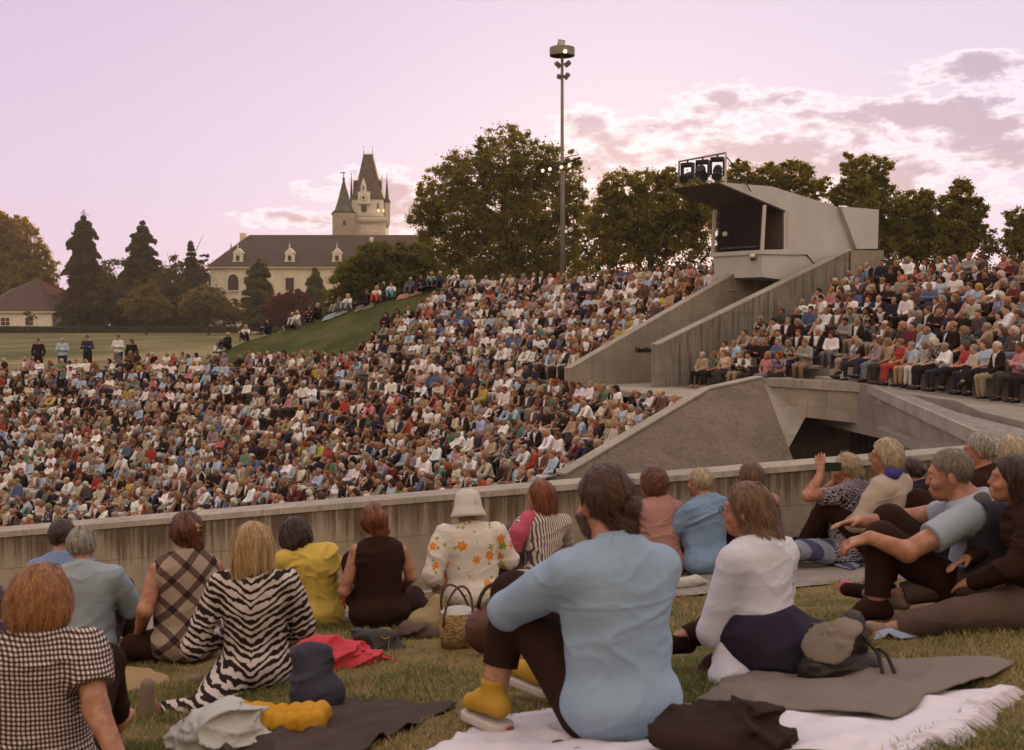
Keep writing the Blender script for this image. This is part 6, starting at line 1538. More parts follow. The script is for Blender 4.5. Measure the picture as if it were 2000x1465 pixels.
F3 = Fig(62, 1120, 3.75, 4, hair='fullbob', head=(.0, .06, .755), hrot=(-6, 6, 0), w=1.12, dp=1.15, hips=1.05, belly=1, bust=1, top='short', sleeve=1.25, loose=.024, wr=.007, hem=-.1, seed=3, arm=1.12,
         elR=px3(188, 1385, 3.72), wrR=px3(238, 1500, 3.62), hdR=(.1, .3, -1), hcR=.2, elL=(-.28, .1, .33), wrL=(-.15, .3, .25), shR=(.180, .0, .575))
r = F3.make('woman with copper-blond bob and sunglasses on her head in a black and white checked shirt', dict(skin='skin', shirt='gingham', pants='cloth_black', shoes='cloth_black', hair='hair_ginger'), .0066, (3200, .06, .0011), parts=('skin', 'shirt', 'pants', 'hair'), wav=.5)
F3.glasses('leather_black', True)
F4 = Fig(492, 1030, 5.5, 4, hair='long', head=(-.01, .03, .765), nek=(0, .0, .64), che=(0, -.01, .48), shL=(-.175, -.02, .575), shR=(.175, -.02, .575), hrot=(4, 4, 2), w=1.02, dp=1.05, top='long', loose=.018, wr=.006, hem=-.12, seed=4, bust=1, legk=1.3,
         elL=px3(378, 1262, 5.5), wrL=(-.12, .25, .24), elR=(.25, .08, .32), wrR=(.16, .26, .20), knL=px3(395, 1392, 5.2), anL=px3(302, 1395, 5.12), toL=px3(288, 1338, 5.08), knR=px3(438, 1355, 5.7), anR=px3(388, 1372, 5.95), toR=px3(381, 1328, 5.95), flat=False, shoetop=-.02)
r = F4.make('blond woman with straight shoulder-length hair in a black and cream zebra print dress', dict(skin='skin', shirt='zebra', pants='zebra', shoes='nude_shoe', hair='hair_blond'), .0072, (3600, .13, .0012), wav=.12)
F5 = Fig(358, 1010, 6.7, 24, hair='updo', hnoise=2.0, head=(.02, .08, .755), hrot=(-6, 6, -4), w=1.05, dp=1.05, top='none', loose=.03, wr=.009, hem=-.1, seed=5, belly=.8, elL=px3(283, 1192, 6.62), wrL=px3(272, 1238, 6.9), elR=(.26, .1, .34), wrR=(.1, .3, .3), knL=px3(262, 1262, 6.9), anL=px3(262, 1305, 7.1), toL=px3(245, 1310, 7.3), arm=1.1)
r = F5.make('woman with pinned-up auburn hair in a loose sleeveless brown plaid top', dict(skin='skin', shirt='plaid', pants='cloth_black', shoes='cloth_black', hair='hair_auburn'), .008, (1400, .05, .0014), wav=.6)
F5.head_obj('hair_claw', MB().box((.05, -.115, .03), (.03, .03, .07)).box((.05, -.125, .045), (.06, .012, .012)).box((.05, -.125, .02), (.05, .012, .012)), 'brass')
F6 = Fig(152, 1037, 6.9, 4, hair='short', head=(-.02, .08, .750), hrot=(4, 6, -3), w=1.16, dp=1.1, belly=1, top='long', collar=True, loose=.02, wr=.009, hem=-.08, seed=6, arm=1.08, elL=(-.27, .15, .33), wrL=(-.12, .34, .32), elR=(.28, .14, .33), wrR=(.12, .34, .3), shL=(-.19, .015, .57), shR=(.19, .015, .57))
r = F6.make('broad grey-haired man in pale grey-blue long-sleeved shirt sitting on a tan cushion', dict(skin='skin', shirt='shirt_greyblue', pants='trousers_brown', shoes='cloth_black', hair='hair_grey'), .008, (1600, .03, .0014), wav=.6)
F7 = Fig(112, 1021, 7.9, 18, hair='short', hrot=(8, 4, 0), top='short', seed=7, w=1.08)
r = F7.make('dark-haired man with glasses in blue shirt half hidden behind the grey-haired man', dict(skin='skin', shirt='blue_shirt2', pants='cloth_black', shoes='cloth_black', hair='hair_dark'), .010, (700, .03, .0015)); F7.glasses('brass')
F8 = Fig(612, 1017, 7.75, 26, hair='fullbob', hnoise=2.4, head=(-.13, .10, .745), nek=(-.07, .06, .635), che=(-.02, .02, .48), shL=(-.24, .03, .56), shR=(.105, .03, .585), hrot=(-14, 8, -8), w=1.12, dp=1.15, belly=1, hips=1.08, top='short', sleeve=1.3, loose=.03, wr=.012, hem=-.12, seed=8, elR=(.2, .16, .36), wrR=(.1, .34, .3))
r = F8.make('woman with dark brown rounded bob in a loose mustard-yellow top', dict(skin='skin', shirt='shirt_yellow', pants='cloth_black', shoes='cloth_black', hair='hair_dark'), .009, (1500, .06, .0015), wav=.5)
F9 = Fig(738, 993, 7.4, 14, hair='updo', hnoise=2.0, head=(-.03, .06, .765), hrot=(10, 6, -3), w=1.02, dp=1.05, hips=1.12, top='none', loose=.016, wr=.008, hem=-.14, seed=9, elL=px3(672, 1155, 7.42), wrL=(-.13, .3, .25), elR=(.24, .02, .36), wrR=(.2, .24, .22), knR=(.30, .34, .12), anR=(.38, .02, .05), toR=(.42, -.1, .04), legk=1.3, shL=(-.16, .015, .575))
r = F9.make('auburn-haired woman in a black sleeveless dress seated before the wall', dict(skin='skin', shirt='cloth_black', pants='cloth_black', shoes='cloth_black', hair='hair_red'), .008, (1500, .06, .0014), wav=.6)
F10 = Fig(920, 968, 8.05, 12, hair='crop', head=(-.02, .05, .755), hrot=(16, 6, 3), w=1.30, dp=1.2, belly=1.1, bust=1.1, hips=1.16, top='elbow', sleeve=1.35, loose=.02, wr=.008, hem=-.12, seed=10, elL=px3(843, 1122, 8.0), wrL=px3(858, 1172, 8.2), elR=(.30, .05, .36), wrR=(.2, .3, .28), shL=(-.2, .01, .57), shR=(.2, .01, .57), knL=px3(832, 1190, 8.1), anL=px3(835, 1222, 8.3), toL=px3(820, 1225, 8.4), legk=1.4)
r = F10.make('stout woman in white bucket hat and blouse printed with orange and green flowers', dict(skin='skin', shirt='floral', pants='skirt_gold', shoes='cloth_black', hair='hair_blond'), .008, (500, .05, .0015))
F10.head_obj('bucket_hat', MB().lathe([(.0, .158), (.045, .155), (.080, .138), (.098, .10), (.108, .03), (.112, .010), (.135, -.035), (.142, -.06), (.136, -.06), (.108, .0)], (0, -.01, 0), 28, Matrix.Rotation(-.12, 3, 'X')), 'hat_white')
F11 = Fig(1062, 943, 8.6, 18, hair='verylong', head=(-.01, .06, .765), hrot=(28, 0, 4), w=.92, top='long', loose=.014, wr=.006, hem=-.08, seed=11)
r = F11.make('woman with long straight red hair and glasses in striped blouse, pink sweater over her shoulder', dict(skin='skin', shirt='stripes', pants='trousers_brown', shoes='cloth_black', hair='hair_red'), .009, (1800, .14, .0014), wav=.12); F11.glasses('brass')
def shawl(P): return smax(smax(U(.03, cap(P, (-.13, .0, .60), (-.2, .0, .50), .062, .07), cap(P, (-.2, .0, .5), (-.235, .02, .36), .07, .055), cap(P, (-.10, .03, .62), (.02, -.03, .60), .055, .05)) - wrinkle(P, .006, 9, 4), -(P[:, 2] - .33), .01), P[:, 2] - .66, .01)
F11.part('pink_sweater', shawl, (-.38, -.2, .25), (.15, .2, .75), .010, 'pink_knit')
F12 = Fig(1290, 918, 8.9, 24, hair='curly', head=(-.03, .06, .76), hrot=(12, 0, 0), w=1.05, dp=1.1, belly=.9, hips=1.1, top='long', loose=.022, wr=.010, hem=-.12, seed=12, hnoise=.5)
r = F12.make('short dark red-haired woman in dusty pink long-sleeved tunic', dict(skin='skin', shirt='dusty_pink', pants='cloth_black', shoes='cloth_black', hair='hair_auburn'), .010, (900, .03, .0015), wav=.6)
F13 = Fig(1384, 917, 8.9, 34, hair='short', head=(-.02, .07, .755), hrot=(20, 0, 0), w=1.12, dp=1.12, belly=1, hips=1.15, top='long', loose=.022, wr=.010, hem=-.14, seed=13)
r = F13.make('woman with short blond hair in light blue loose blouse sitting by the wall', dict(skin='skin', shirt='light_blue', pants='cloth_black', shoes='cloth_black', hair='hair_lightblond'), .010, (900, .035, .0015), wav=.5)
F14 = Fig(1478, 907, 9.0, 20, hair='bob', hrot=(10, 0, 0), top='long', seed=14)
r = F14.make('brown-bobbed head showing above the long-haired woman in white', dict(skin='skin', shirt='dusty_pink', pants='cloth_black', shoes='cloth_black', hair='hair_chestnut'), .011, (700, .05, .0015))
F15 = Fig(1672, 888, 8.6, 52, hair='bun', head=(.0, .07, .745), hrot=(22, -4, 0), w=1.12, dp=1.15, belly=1, bust=1, hips=1.15, top='short', sleeve=1.45, loose=.018, wr=.007, hem=-.12, seed=15, arm=1.1, shL=(-.18, .04, .575),
          elL=px3(1578, 968, 8.5), wrL=px3(1604, 925, 8.55), hdL=(.25, .2, 1), hnL=(.9, .3, -.1), hcL=.35, elR=(.12, .32, .50), wrR=px3(1653, 926, 8.72), hdR=(-.3, .1, .9), hnR=(-.9, .2, 0), hcR=.5, knL=(-.30, .30, .13), anL=(-.05, .46, .06), toL=(.05, .5, .05), knR=(.3, .34, .13), anR=(.05, .44, .07), toR=(-.05, .5, .05))
r = F15.make('woman with blond bun in zebra print top raising a phone to film', dict(skin='skin', shirt='zebra_fine', pants='rug_blue', shoes='cloth_black', hair='hair_lightblond'), .008, (900, .05, .0014), flow=(0, -.9, -.2)); F15.glasses('brass', True)
p = at(1627, 912, 8.52); ph = empty('phone', p, .15); tag(ph, 'black phone held up sideways in the hands of the filming woman', 'phone')
MB().box((0, 0, 0), (.125, .009, .066)).build('case', M['leather_black'], ph, bevel=.003); MB().box((0, -.0055, 0), (.112, .002, .056)).build('phone_screen', M['screen'], ph)
F16 = Fig(1748, 860, 8.4, 50, hair='bob', head=(-.01, .05, .765), hrot=(20, 0, 0), w=1.08, dp=1.1, bust=1, belly=.8, top='long', sleeve=1.25, loose=.026, wr=.008, hem=-.1, seed=16, elL=(-.24, .12, .33), wrL=(-.1, .28, .25))
r = F16.make('fair-haired woman with glasses in cream sweater with purple scarf round her neck', dict(skin='skin', shirt='sweater_cream', pants='cloth_black', shoes='cloth_black', hair='hair_lightblond'), .009, (1300, .05, .0014), wav=.5); F16.glasses('tortoise')
def scarf(P): return U(.02, cap(P, (.07, -.02, .655), (-.08, -.03, .655), .042, .045), cap(P, (-.08, -.03, .655), (-.115, .10, .56), .045, .03), cap(P, (-.115, .10, .56), (-.10, .15, .42), .03, .026), cap(P, (.07, -.02, .655), (.08, .11, .57), .042, .03)) - wrinkle(P, .004, 12, 2)
F16.part('scarf', scarf, (-.25, -.15, .35), (.2, .25, .78), .008, 'scarf_purple')
F17 = Fig(1812, 898, 9.0, 25, hair='bun', head=(-.03, .14, .715), hrot=(20, 28, 0), nek=(0, .06, .62), w=1.05, top='long', seed=17, hem=-.1)
r = F17.make('woman with dark pinned hair bowing her head in a dark flecked top', dict(skin='skin', shirt='navy_fleck', pants='cloth_black', shoes='cloth_black', hair='hair_dark'), .010, (700, .05, .0015))
F18 = Fig(1915, 905, 5.75, 66, k=1.06, hair='crop', head=(0, .12, .655), nek=(0, .045, .55), che=(0, -.01, .42), wai=(0, -.04, .255), hrot=(4, 6, 2), w=1.06, dp=1.1, belly=.9, top='short', sleeve=1.12, loose=.018, wr=.006, hem=-.05, seed=18, neck=1.1, arm=1.1,
          shL=(-.155, .03, .485), shR=(.155, .03, .485), elL=px3(1772, 1078, 5.55), wrL=px3(1700, 1050, 5.62), hdL=(-.15, .9, -.3), hnL=(.3, -.1, -.9), hcL=.9, elR=(.2, .33, .40), wrR=(.02, .53, .40), knL=px3(1722, 1052, 5.72), anL=px3(1712, 1178, 5.68), toL=px3(1668, 1205, 5.7), knR=(.13, .40, .40), anR=(.13, .42, .07), toR=(.13, .60, .04))
r = F18.make('elderly man in profile, grey T-shirt and dark vest, hand over his raised knee', dict(skin='skin', shirt='tee_grey', pants='cloth_black', shoes='cloth_black', hair='hair_greybrown'), .0068, (1500, .02, .0011), wav=.4, lift=.003)
def vest(P):
    d = torso_d(P, F18.spec, .040) - wrinkle(P, .005, 7, 8); d = smax(d, P[:, 1] - .02 - .10 * (.5 - P[:, 2]), .012)
    for sd in 'LR': d = smax(d, -(arm_d(P, F18.spec, sd, .030, 0, .8)), .01)
    d = smax(d, -(P[:, 2] - .03), .01); return smax(d, P[:, 2] - .555, .01)
F18.part('vest', vest, (-.35, -.3, -.05), (.35, .3, .68), .010, 'vest_dark')
def hood(P): return U(.03, cap(P, (-.09, -.02, .54), (.09, -.02, .54), .05, .05), cap(P, (-.11, .0, .53), (-.08, .10, .47), .036, .028), cap(P, (.11, .0, .53), (.08, .10, .47), .036, .028)) - wrinkle(P, .006, 10, 6)
F18.part('hood', hood, (-.25, -.15, .45), (.25, .22, .7), .009, 'hood_grey')
F19 = Fig(2035, 893, 5.35, 66, hair='verylong', head=(0, .13, .745), hrot=(6, -6, 0), nek=(0, .06, .63), w=1.0, top='long', loose=.022, wr=.008, hem=-.1, seed=19, bust=1, elL=(-.24, .1, .33), wrL=(-.1, .3, .22), knL=px3(1870, 1205, 5.3), anL=px3(1745, 1228, 5.4), toL=px3(1700, 1222, 5.45), knR=(.2, .4, .14), anR=(.1, .7, .06), toR=(.1, .85, .06), legk=1.35)
r = F19.make('dark-haired woman in black at the right edge, one leg stretched along the grass', dict(skin='skin', shirt='cloth_black', pants='trousers_brown', shoes='nude_shoe', hair='hair_dark'), .0075, (1600, .14, .0013), wav=.3)
F20 = Fig(1935, 848, 8.1, 52, hair='short', hrot=(18, 2, 0), head=(-.02, .06, .76), top='long', seed=20, w=1.05)
r = F20.make('grey-haired man in dark top standing out above the walkway at right', dict(skin='skin', shirt='cloth_black', pants='cloth_black', shoes='cloth_black', hair='hair_grey'), .010, (900, .03, .0014))
F21 = Fig(1995, 856, 8.5, 30, hair='bob', top='long', seed=21, w=1.0)
r = F21.make('white-blond head at the right edge behind the dark-haired woman', dict(skin='skin', shirt='light_blue', pants='cloth_black', shoes='cloth_black', hair='hair_lightblond'), .011, (700, .05, .0015))
F22 = Fig(-42, 1150, 5.2, -15, hair='bob', top='long', seed=22)
r = F22.make('dark-clothed person cut off by the left edge behind the checked shirt', dict(skin='skin', shirt='purple_top', pants='cloth_black', shoes='cloth_black', hair='hair_dark'), .011, parts=('skin', 'shirt', 'pants', 'hair'))
# ------------------------------------------------------------------ things lying on the lawn
def gpt(px, py):
    """point of the lawn seen at a photograph pixel"""
    a = at(px, py, 1.0); t = -.93 / (a.z - .09 * a.x + .13 * a.y); return a * t
COVER = []
def blanket(name, label, pts, m, seed, amp=.022, n=70, cat='blanket', lift=.035, wl=5.0, th=.004, fringe=None, group=None):
    """cloth quad given by four photograph pixels on the lawn (going round)"""
    A, B, Cc, D_ = [gpt(*p) for p in pts]; COVER.append([A, B, Cc, D_]); c = (A + B + Cc + D_) / 4; c.z = hill(c.x, c.y)
    U_, W_ = np.meshgrid(np.linspace(0, 1, n), np.linspace(0, 1, n), indexing='ij'); u, w = U_.ravel()[:, None], W_.ravel()[:, None]
    a, b, cc, dd = map(lambda v: A3(v), (A, B, Cc, D_)); P = (a * (1 - u) + b * u) * (1 - w) + (dd * (1 - u) + cc * u) * w
    q = np.stack([P[:, 0], P[:, 1], np.full(len(P), seed * 1.7)], 1).astype(f32)
    edge = (np.minimum(np.minimum(u, 1 - u), np.minimum(w, 1 - w))[:, 0]); P[:, 0] += .05 * vnoise(q, 3.3) * (1 - np.clip(edge * 6, 0, 1)) + .02 * vnoise(q, 9); P[:, 1] += .05 * vnoise(q + 9, 3.1)
    fold = 1 - 1.4 * np.abs(vnoise(q + .12 * vnoise(q, 3)[:, None], wl)); ef = np.clip(edge * 9, 0, 1); z = hill(P[:, 0], P[:, 1]) + lift * (.5 + .5 * ef) + amp * 1.6 * (fold - .5) + amp * .6 * vnoise(q, 14)
    P[:, 2] = np.maximum(z, hill(P[:, 0], P[:, 1]) + .012); P = P - A3(c)
    i, j = np.meshgrid(np.arange(n - 1), np.arange(n - 1), indexing='ij'); k = (i * n + j).ravel(); F = np.stack([k, k + n, k + n + 1, k + 1], 1)
    o = link(name, mesh(name, P, F), M[m]); o.location = c; so = o.modifiers.new('s', 'SOLIDIFY'); so.thickness = th; so.offset = 1; tag(o, label, cat, group)
    if fringe:
        mb = MB(); rg = random.Random(seed); G = P.reshape(n, n, 3); row = {'u1': G[-1], 'w0': G[:, 0], 'w1': G[:, -1], 'u0': G[0]}[fringe]; inner = {'u1': G[-3], 'w0': G[:, 2], 'w1': G[:, -3], 'u0': G[2]}[fringe]
        for i in range(n - 1):
            for t in (0, .14, .28, .42, .56, .7, .84):
                p = Vector(row[i] * (1 - t) + row[i + 1] * t); d = (Vector(row[i]) - Vector(inner[i])); d.z = 0; d.normalize(); d = Matrix.Rotation(rg.uniform(-.5, .5) + .4 * math.sin(i * .7), 3, 'Z') @ d; L = rg.uniform(.06, .11)
                mb.tube([p + Vector((0, 0, .008)), p + d * L * .5 + Vector((0, 0, .006)), p + d * L + Vector((0, 0, -.02))], [.005, .005, .002], 4)
        mb.build('fringe', M[m], o)
    return o
blanket('blanket', 'large white blanket with fringed edge under the man with the bun', [(800, 1480), (1015, 1392), (1960, 1350), (1620, 1560)], 'blanket_white', 1, .018, 90, fringe='w1', lift=.016)
blanket('blanket', 'soft grey-brown blanket spread over the white one at lower right', [(1345, 1385), (1470, 1318), (1985, 1302), (1730, 1415)], 'blanket_grey', 2, .016, 80, lift=.062)
blanket('blanket', 'dark brown crumpled blanket beside the woman in zebra print', [(430, 1480), (640, 1372), (890, 1385), (640, 1500)], 'blanket_brown', 3, .022, 70)
blanket('blanket', 'dark striped blue rug beneath the filming woman', [(1560, 1098), (1580, 1078), (1720, 1090), (1665, 1118)], 'rug_blue', 4, .01, 30)
blanket('towel', 'small crumpled light blue towel under the outstretched leg', [(1705, 1255), (1720, 1236), (1835, 1236), (1800, 1248)], 'towel_blue', 5, .02, 30, cat='towel', wl=12)
def lump(name, label, cat, px, py, size, m, seed, f=None, h=.010, wr_=.02, yaw=0, lift=0, group=None, sc=8):
    c = gpt(px, py); root = empty(name, c + Vector((0, 0, lift)), yaw); sx, sy, sz = size
    f = f or (lambda P: ell(P, (0, 0, sz * .35), (sx, sy, sz * .7)))
    g = lambda P: smax(f(P) - wrinkle(P, wr_ * 1.3, sc * 1.3, seed) - wrinkle(P, wr_ * .5, sc * 2.6, seed + 4), -(P[:, 2] + .01), .01)
    V, F = sdf_mesh(g, (-sx * 1.6, -sy * 1.6, -.05), (sx * 1.6, sy * 1.6, sz * 1.7), h)
    bpy.data.objects.remove(root); o = link(name, mesh(name, V, F), M[m]); o.location = c + Vector((0, 0, lift)); o.rotation_euler = (0, 0, yaw); tag(o, label, cat, group); return o
lump('orange_cloth', 'folded bright orange cloth behind the woman in the checked shirt', 'cloth', 70, 1478, (.20, .12, .14), 'orange_cloth', 1, lambda P: np.maximum(np.maximum(np.abs(P[:, 0]) - .17, np.abs(P[:, 1]) - .10), P[:, 2] - .12) - .02, .008, .012, lift=.05)
lump('towel', 'heap of off-white terry towel behind the woman in zebra print', 'towel', 425, 1462, (.17, .13, .16), 'towel_white', 2, lambda P: U(.05, ell(P, (0, 0, .05), (.16, .12, .085)), ell(P, (.03, .02, .09), (.10, .09, .07)), cap(P, (.1, -.03, .02), (.22, -.05, .01), .03, .02)), .008, .020)
qc = lump('quilted_cushion', 'mustard yellow quilted seat cushion by the white towel', 'cushion', 532, 1436, (.22, .13, .12), 'mustard', 3, lambda P: U(.012, *[ell(P, (x, y - .4 * x * x, .05 + .12 * abs(x)), (.034, .036, .045)) for x in np.linspace(-.18, .18, 8) for y in (-.05, .01, .07)]), .006, .004)
lump('tan_cushion', 'flat tan cushion under the grey-haired man', 'cushion', 210, 1340, (.38, .3, .08), 'cushion_tan', 4, lambda P: ell(P, (-.1, 0, .01), (.42, .25, .045)), .014, .008)
b = lump('tote_bag', 'slumped dark slate tote bag beside the zebra print dress', 'bag', 622, 1395, (.16, .13, .30), 'bag_slate', 5, lambda P: U(.04, ell(P, (0, 0, .08), (.13, .10, .11)), ell(P, (-.03, .02, .20), (.085, .06, .09)), cap(P, (-.05, .02, .26), (.03, .0, .27), .03, .02)), .008, .026)
lump('puffer_jacket', 'crumpled coral red padded jacket lying on the grass', 'jacket', 668, 1305, (.24, .2, .15), 'coral_jacket', 6, lambda P: U(.03, ell(P, (0, 0, .04), (.18, .11, .07)), ell(P, (-.12, .09, .06), (.13, .08, .07)), cap(P, (.12, .05, .03), (.25, .06, .02), .035, .025)), .009, .022, sc=11)
c = gpt(735, 1262); hb_ = empty('handbag', c + Vector((.02, -.28, 0)), 0); tag(hb_, 'small black handbag with metal ring behind the woman in black', 'handbag')
V, F = sdf_mesh(lambda P: smax(U(.03, cap(P, (-.10, 0, .05), (.10, 0, .05), .06, .05), cap(P, (-.07, .01, .12), (.07, .01, .12), .045, .04)) - wrinkle(P, .018, 11, 3), -(P[:, 2]), .01), (-.28, -.12, -.03), (.28, .12, .28), .009); link('bag_body', mesh('bag_body', V, F), M['leather_black'], hb_)
MB().tube([(.07 + .03 * math.cos(a), -.078, .17 + .03 * math.sin(a)) for a in np.linspace(0, 2 * math.pi, 13)[:-1]], .004, 5, True).build('ring', M['brass'], hb_, True); MB().tube([(.09, -.08, .14), (.085, -.085, .06)], .004, 5).build('chain', M['steel'], hb_)
lump('patterned_bag', 'red bag with black and yellow swirls between yellow top and black dress', 'bag', 655, 1200, (.10, .06, .18), 'swirl', 7, lambda P: ell(P, (0, 0, .10), (.085, .05, .11)), .010, .008, lift=.02)
# straw basket with dark handles
c = gpt(893, 1262); bk = empty('straw_basket', c, .1); tag(bk, 'straw basket with white lining and dark rope handles by the flowered blouse', 'basket')
MB().lathe([(.0, .0), (.115, .0), (.125, .10), (.135, .24), (.125, .24), (.115, .10), (.05, .03)], (0, 0, 0), 28).build('basket_body', M['straw'], bk, True)
V, F = sdf_mesh(lambda P: ell(P, (0, 0, .225), (.125, .125, .045)) - wrinkle(P, .012, 12, 3), (-.2, -.2, .12), (.2, .2, .32), .010); link('lining', mesh('lining', V, F), M['towel_white'], bk)
for y, t in ((-.10, .15), (.08, -.25)): MB().tube([(-.10 * math.cos(a) * 1.0 + t * .2 * math.sin(a), y + t * .3 * math.sin(a), .20 + .22 * math.sin(a)) for a in np.linspace(-.2, math.pi + .2, 14)], .009, 6).build('handle', M['leather_brown'], bk, True)
bk.scale = (.76, .76, .80)
c = gpt(962, 1275); lb = empty('leather_bag', c, .3); tag(lb, 'slouchy brown leather shoulder bag leaning by the straw basket', 'bag')
V, F = sdf_mesh(lambda P: smax(U(.04, ell(P, (0, 0, .12), (.15, .09, .13)), ell(P, (.03, 0, .22), (.09, .05, .07))) - wrinkle(P, .016, 9, 5), -(P[:, 2]), .01), (-.25, -.2, -.03), (.25, .2, .4), .009); link('bag_body', mesh('bag_body', V, F), M['leather_brown'], lb)
MB().tube([(-.08 + .09 * (1 - math.cos(a)), -.02, .24 + .12 * math.sin(a)) for a in np.linspace(0, math.pi, 12)], .010, 6).build('strap', M['leather_black'], lb, True)
c = gpt(1018, 1215); hp = empty('hoop_handle_bag', c, 0); tag(hp, 'bag with two pale ring handles showing behind the blue sleeve', 'bag')
V, F = sdf_mesh(lambda P: smax(ell(P, (0, 0, .12), (.13, .06, .13)) - wrinkle(P, .008, 9, 5), -(P[:, 2]), .01), (-.25, -.2, -.03), (.25, .2, .35), .012); link('bag_body', mesh('bag_body', V, F), M['cushion_tan'], hp)
for y in (-.03, .03): MB().tube([(.10 * math.cos(a), y, .23 + .08 * math.sin(a)) for a in np.linspace(0, math.pi, 14)], .006, 6).build('handle', M['sole'], hp, True)
# black backpack with grey flap
c = gpt(1640, 1338); bp = empty('backpack', c, -.2); tag(bp, 'black backpack with pale grey flap behind the woman in white', 'backpack')
V, F = sdf_mesh(lambda P: smax(U(.03, cap(P, (-.08, 0, .05), (.10, .02, .05), .085, .075), cap(P, (-.05, .02, .16), (.06, .02, .17), .07, .05), cap(P, (.0, .05, .05), (.05, .02, .24), .06, .035)) - wrinkle(P, .022, 10, 5) - wrinkle(P, .008, 22, 6), -(P[:, 2]), .01), (-.3, -.25, -.03), (.3, .25, .4), .008); link('bag_body', mesh('bag_body', V, F), M['leather_black'], bp)
V, F = sdf_mesh(lambda P: U(.02, ell(P, (-.05, -.06, .17), (.10, .085, .012), np.array(Matrix.Rotation(1.05, 3, 'X') @ Matrix.Rotation(-.35, 3, 'Y'))), ell(P, (.03, -.03, .235), (.05, .05, .012), np.array(Matrix.Rotation(.5, 3, 'X')))) - wrinkle(P, .006, 11, 5), (-.3, -.25, .1), (.3, .25, .4), .008); link('flap', mesh('flap', V, F), M['flap_grey'], bp)
for q in (0, 1): MB().tube([(.08, -.04, .20), (.13 + q * .03, -.08, .15), (.15 + q * .05, -.10, .06), (.19 + q * .04, -.14, .02), (.26, -.10 - q * .05, .03), (.29, -.02 - q * .05, .02)], .008, 5).build('strap', M['leather_black'], bp, True)
MB().tube([(.125 + .02 * math.cos(a), -.075, .2 + .03 * math.sin(a)) for a in np.linspace(0, 2 * math.pi, 10)[:-1]], .003, 5, True).build('buckle', M['brass'], bp, True)
lump('dark_coat', 'dark crumpled coat lying on the white blanket at the bottom edge', 'coat', 1405, 1475, (.24, .2, .12), 'coat_dark', 8, lambda P: U(.05, ell(P, (0, 0, .03), (.22, .14, .06)), cap(P, (0, .05, .05), (.12, .0, .07), .05, .04)), .009, .018, lift=.03)
lump('red_tote', 'bright red tote bag on the paving by the wall', 'bag', 1575, 1100, (.14, .10, .16), 'red_bag', 9, lambda P: U(.03, ell(P, (0, 0, .06), (.14, .07, .08)), ell(P, (-.05, 0, .12), (.07, .05, .06))), .010, .016)
lump('sunhat_bundle', 'pink and orange bundle at the feet of the elderly man', 'bundle', 1652, 1168, (.06, .05, .08), 'pink_knit', 10, lambda P: ell(P, (0, 0, .06), (.055, .04, .05)), .007, .006)
lump('white_sweater', 'white sweater draped on the paving beside the light blue blouse', 'sweater', 1345, 1150, (.16, .1, .06), 'towel_white', 11, lambda P: U(.03, cap(P, (-.16, -.05, .03), (.05, .02, .05), .035, .045), cap(P, (.05, .02, .05), (.14, .06, .03), .04, .02)), .010, .008)
lump('program_cloth', 'patterned cloth bag near the pink tunic on the paving', 'bag', 1425, 1148, (.10, .06, .06), 'swirl', 12, lambda P: ell(P, (0, 0, .01), (.10, .05, .022)), .010, .006)
lump('flower_bag', 'white bag with red flowers behind the raised knee', 'bag', 1085, 1225, (.08, .05, .1), 'swirl', 13, lambda P: ell(P, (0, 0, .06), (.07, .04, .06)), .010, .006)
lump('gold_wrap', 'shiny gold-brown wrap spread beside the flowered blouse', 'wrap', 836, 1232, (.12, .1, .18), 'skirt_gold', 14, lambda P: U(.05, ell(P, (0, 0, .06), (.12, .09, .07)), ell(P, (.05, .02, .14), (.06, .05, .09))), .010, .014)
lump('brown_coat', 'dark brown coat lying between black dress and straw basket', 'coat', 835, 1240, (.14, .09, .07), 'trousers_brown', 15, lambda P: U(.04, cap(P, (-.12, -.06, .03), (.14, -.08, .02), .05, .04)), .011, .014)

# ------------------------------------------------------------------ listeners on the grass slope and people standing on the meadow
SIT = dict(pel=(0, 0, .12), wai=(0, -.03, .28), che=(0, -.03, .47), nek=(0, .0, .62), head=(0, .05, .74))
def small(specs, name):
    F = fig_funcs(specs); e = {}
    for part, h in (('skin', .016), ('shirt', .018), ('pants', .022), ('shoeL', .02), ('shoeR', .02)):
        V, Q = sdf_mesh(F[part], *bounds(specs, part), h); me = decim(V, Q, .4, part); me.name = part
        me.polygons.foreach_set('use_smooth', np.ones(len(me.polygons), bool)); me.attributes.new('front', 'FLOAT', 'POINT')
        me.materials.append(M[{'skin': 'skin_tint', 'shoeL': 'hair_tint', 'shoeR': 'hair_tint'}.get(part, 'fabric')]); e[part] = me
    e['hd'], e['HR'] = F['_head']; return e
S1 = small(spec(SIT, wr=.004, elL=(-.22, .2, .40), elR=(.22, .2, .40), wrL=(-.05, .42, .40), wrR=(.05, .42, .40)), 'a')
S2 = small(spec(SIT, wr=.004, che=(0, -.09, .45), nek=(0, -.10, .6), head=(0, -.06, .72), shL=(-.17, -.1, .55), shR=(.17, -.1, .55), elL=(-.24, -.22, .30), elR=(.24, -.22, .30), wrL=(-.22, -.30, .06), wrR=(.22, -.30, .06), knL=(-.12, .42, .14), anL=(-.1, .82, .07), toL=(-.1, .88, .18), knR=(.12, .42, .3), anR=(.08, .7, .07), toR=(.08, .86, .05)), 'b')
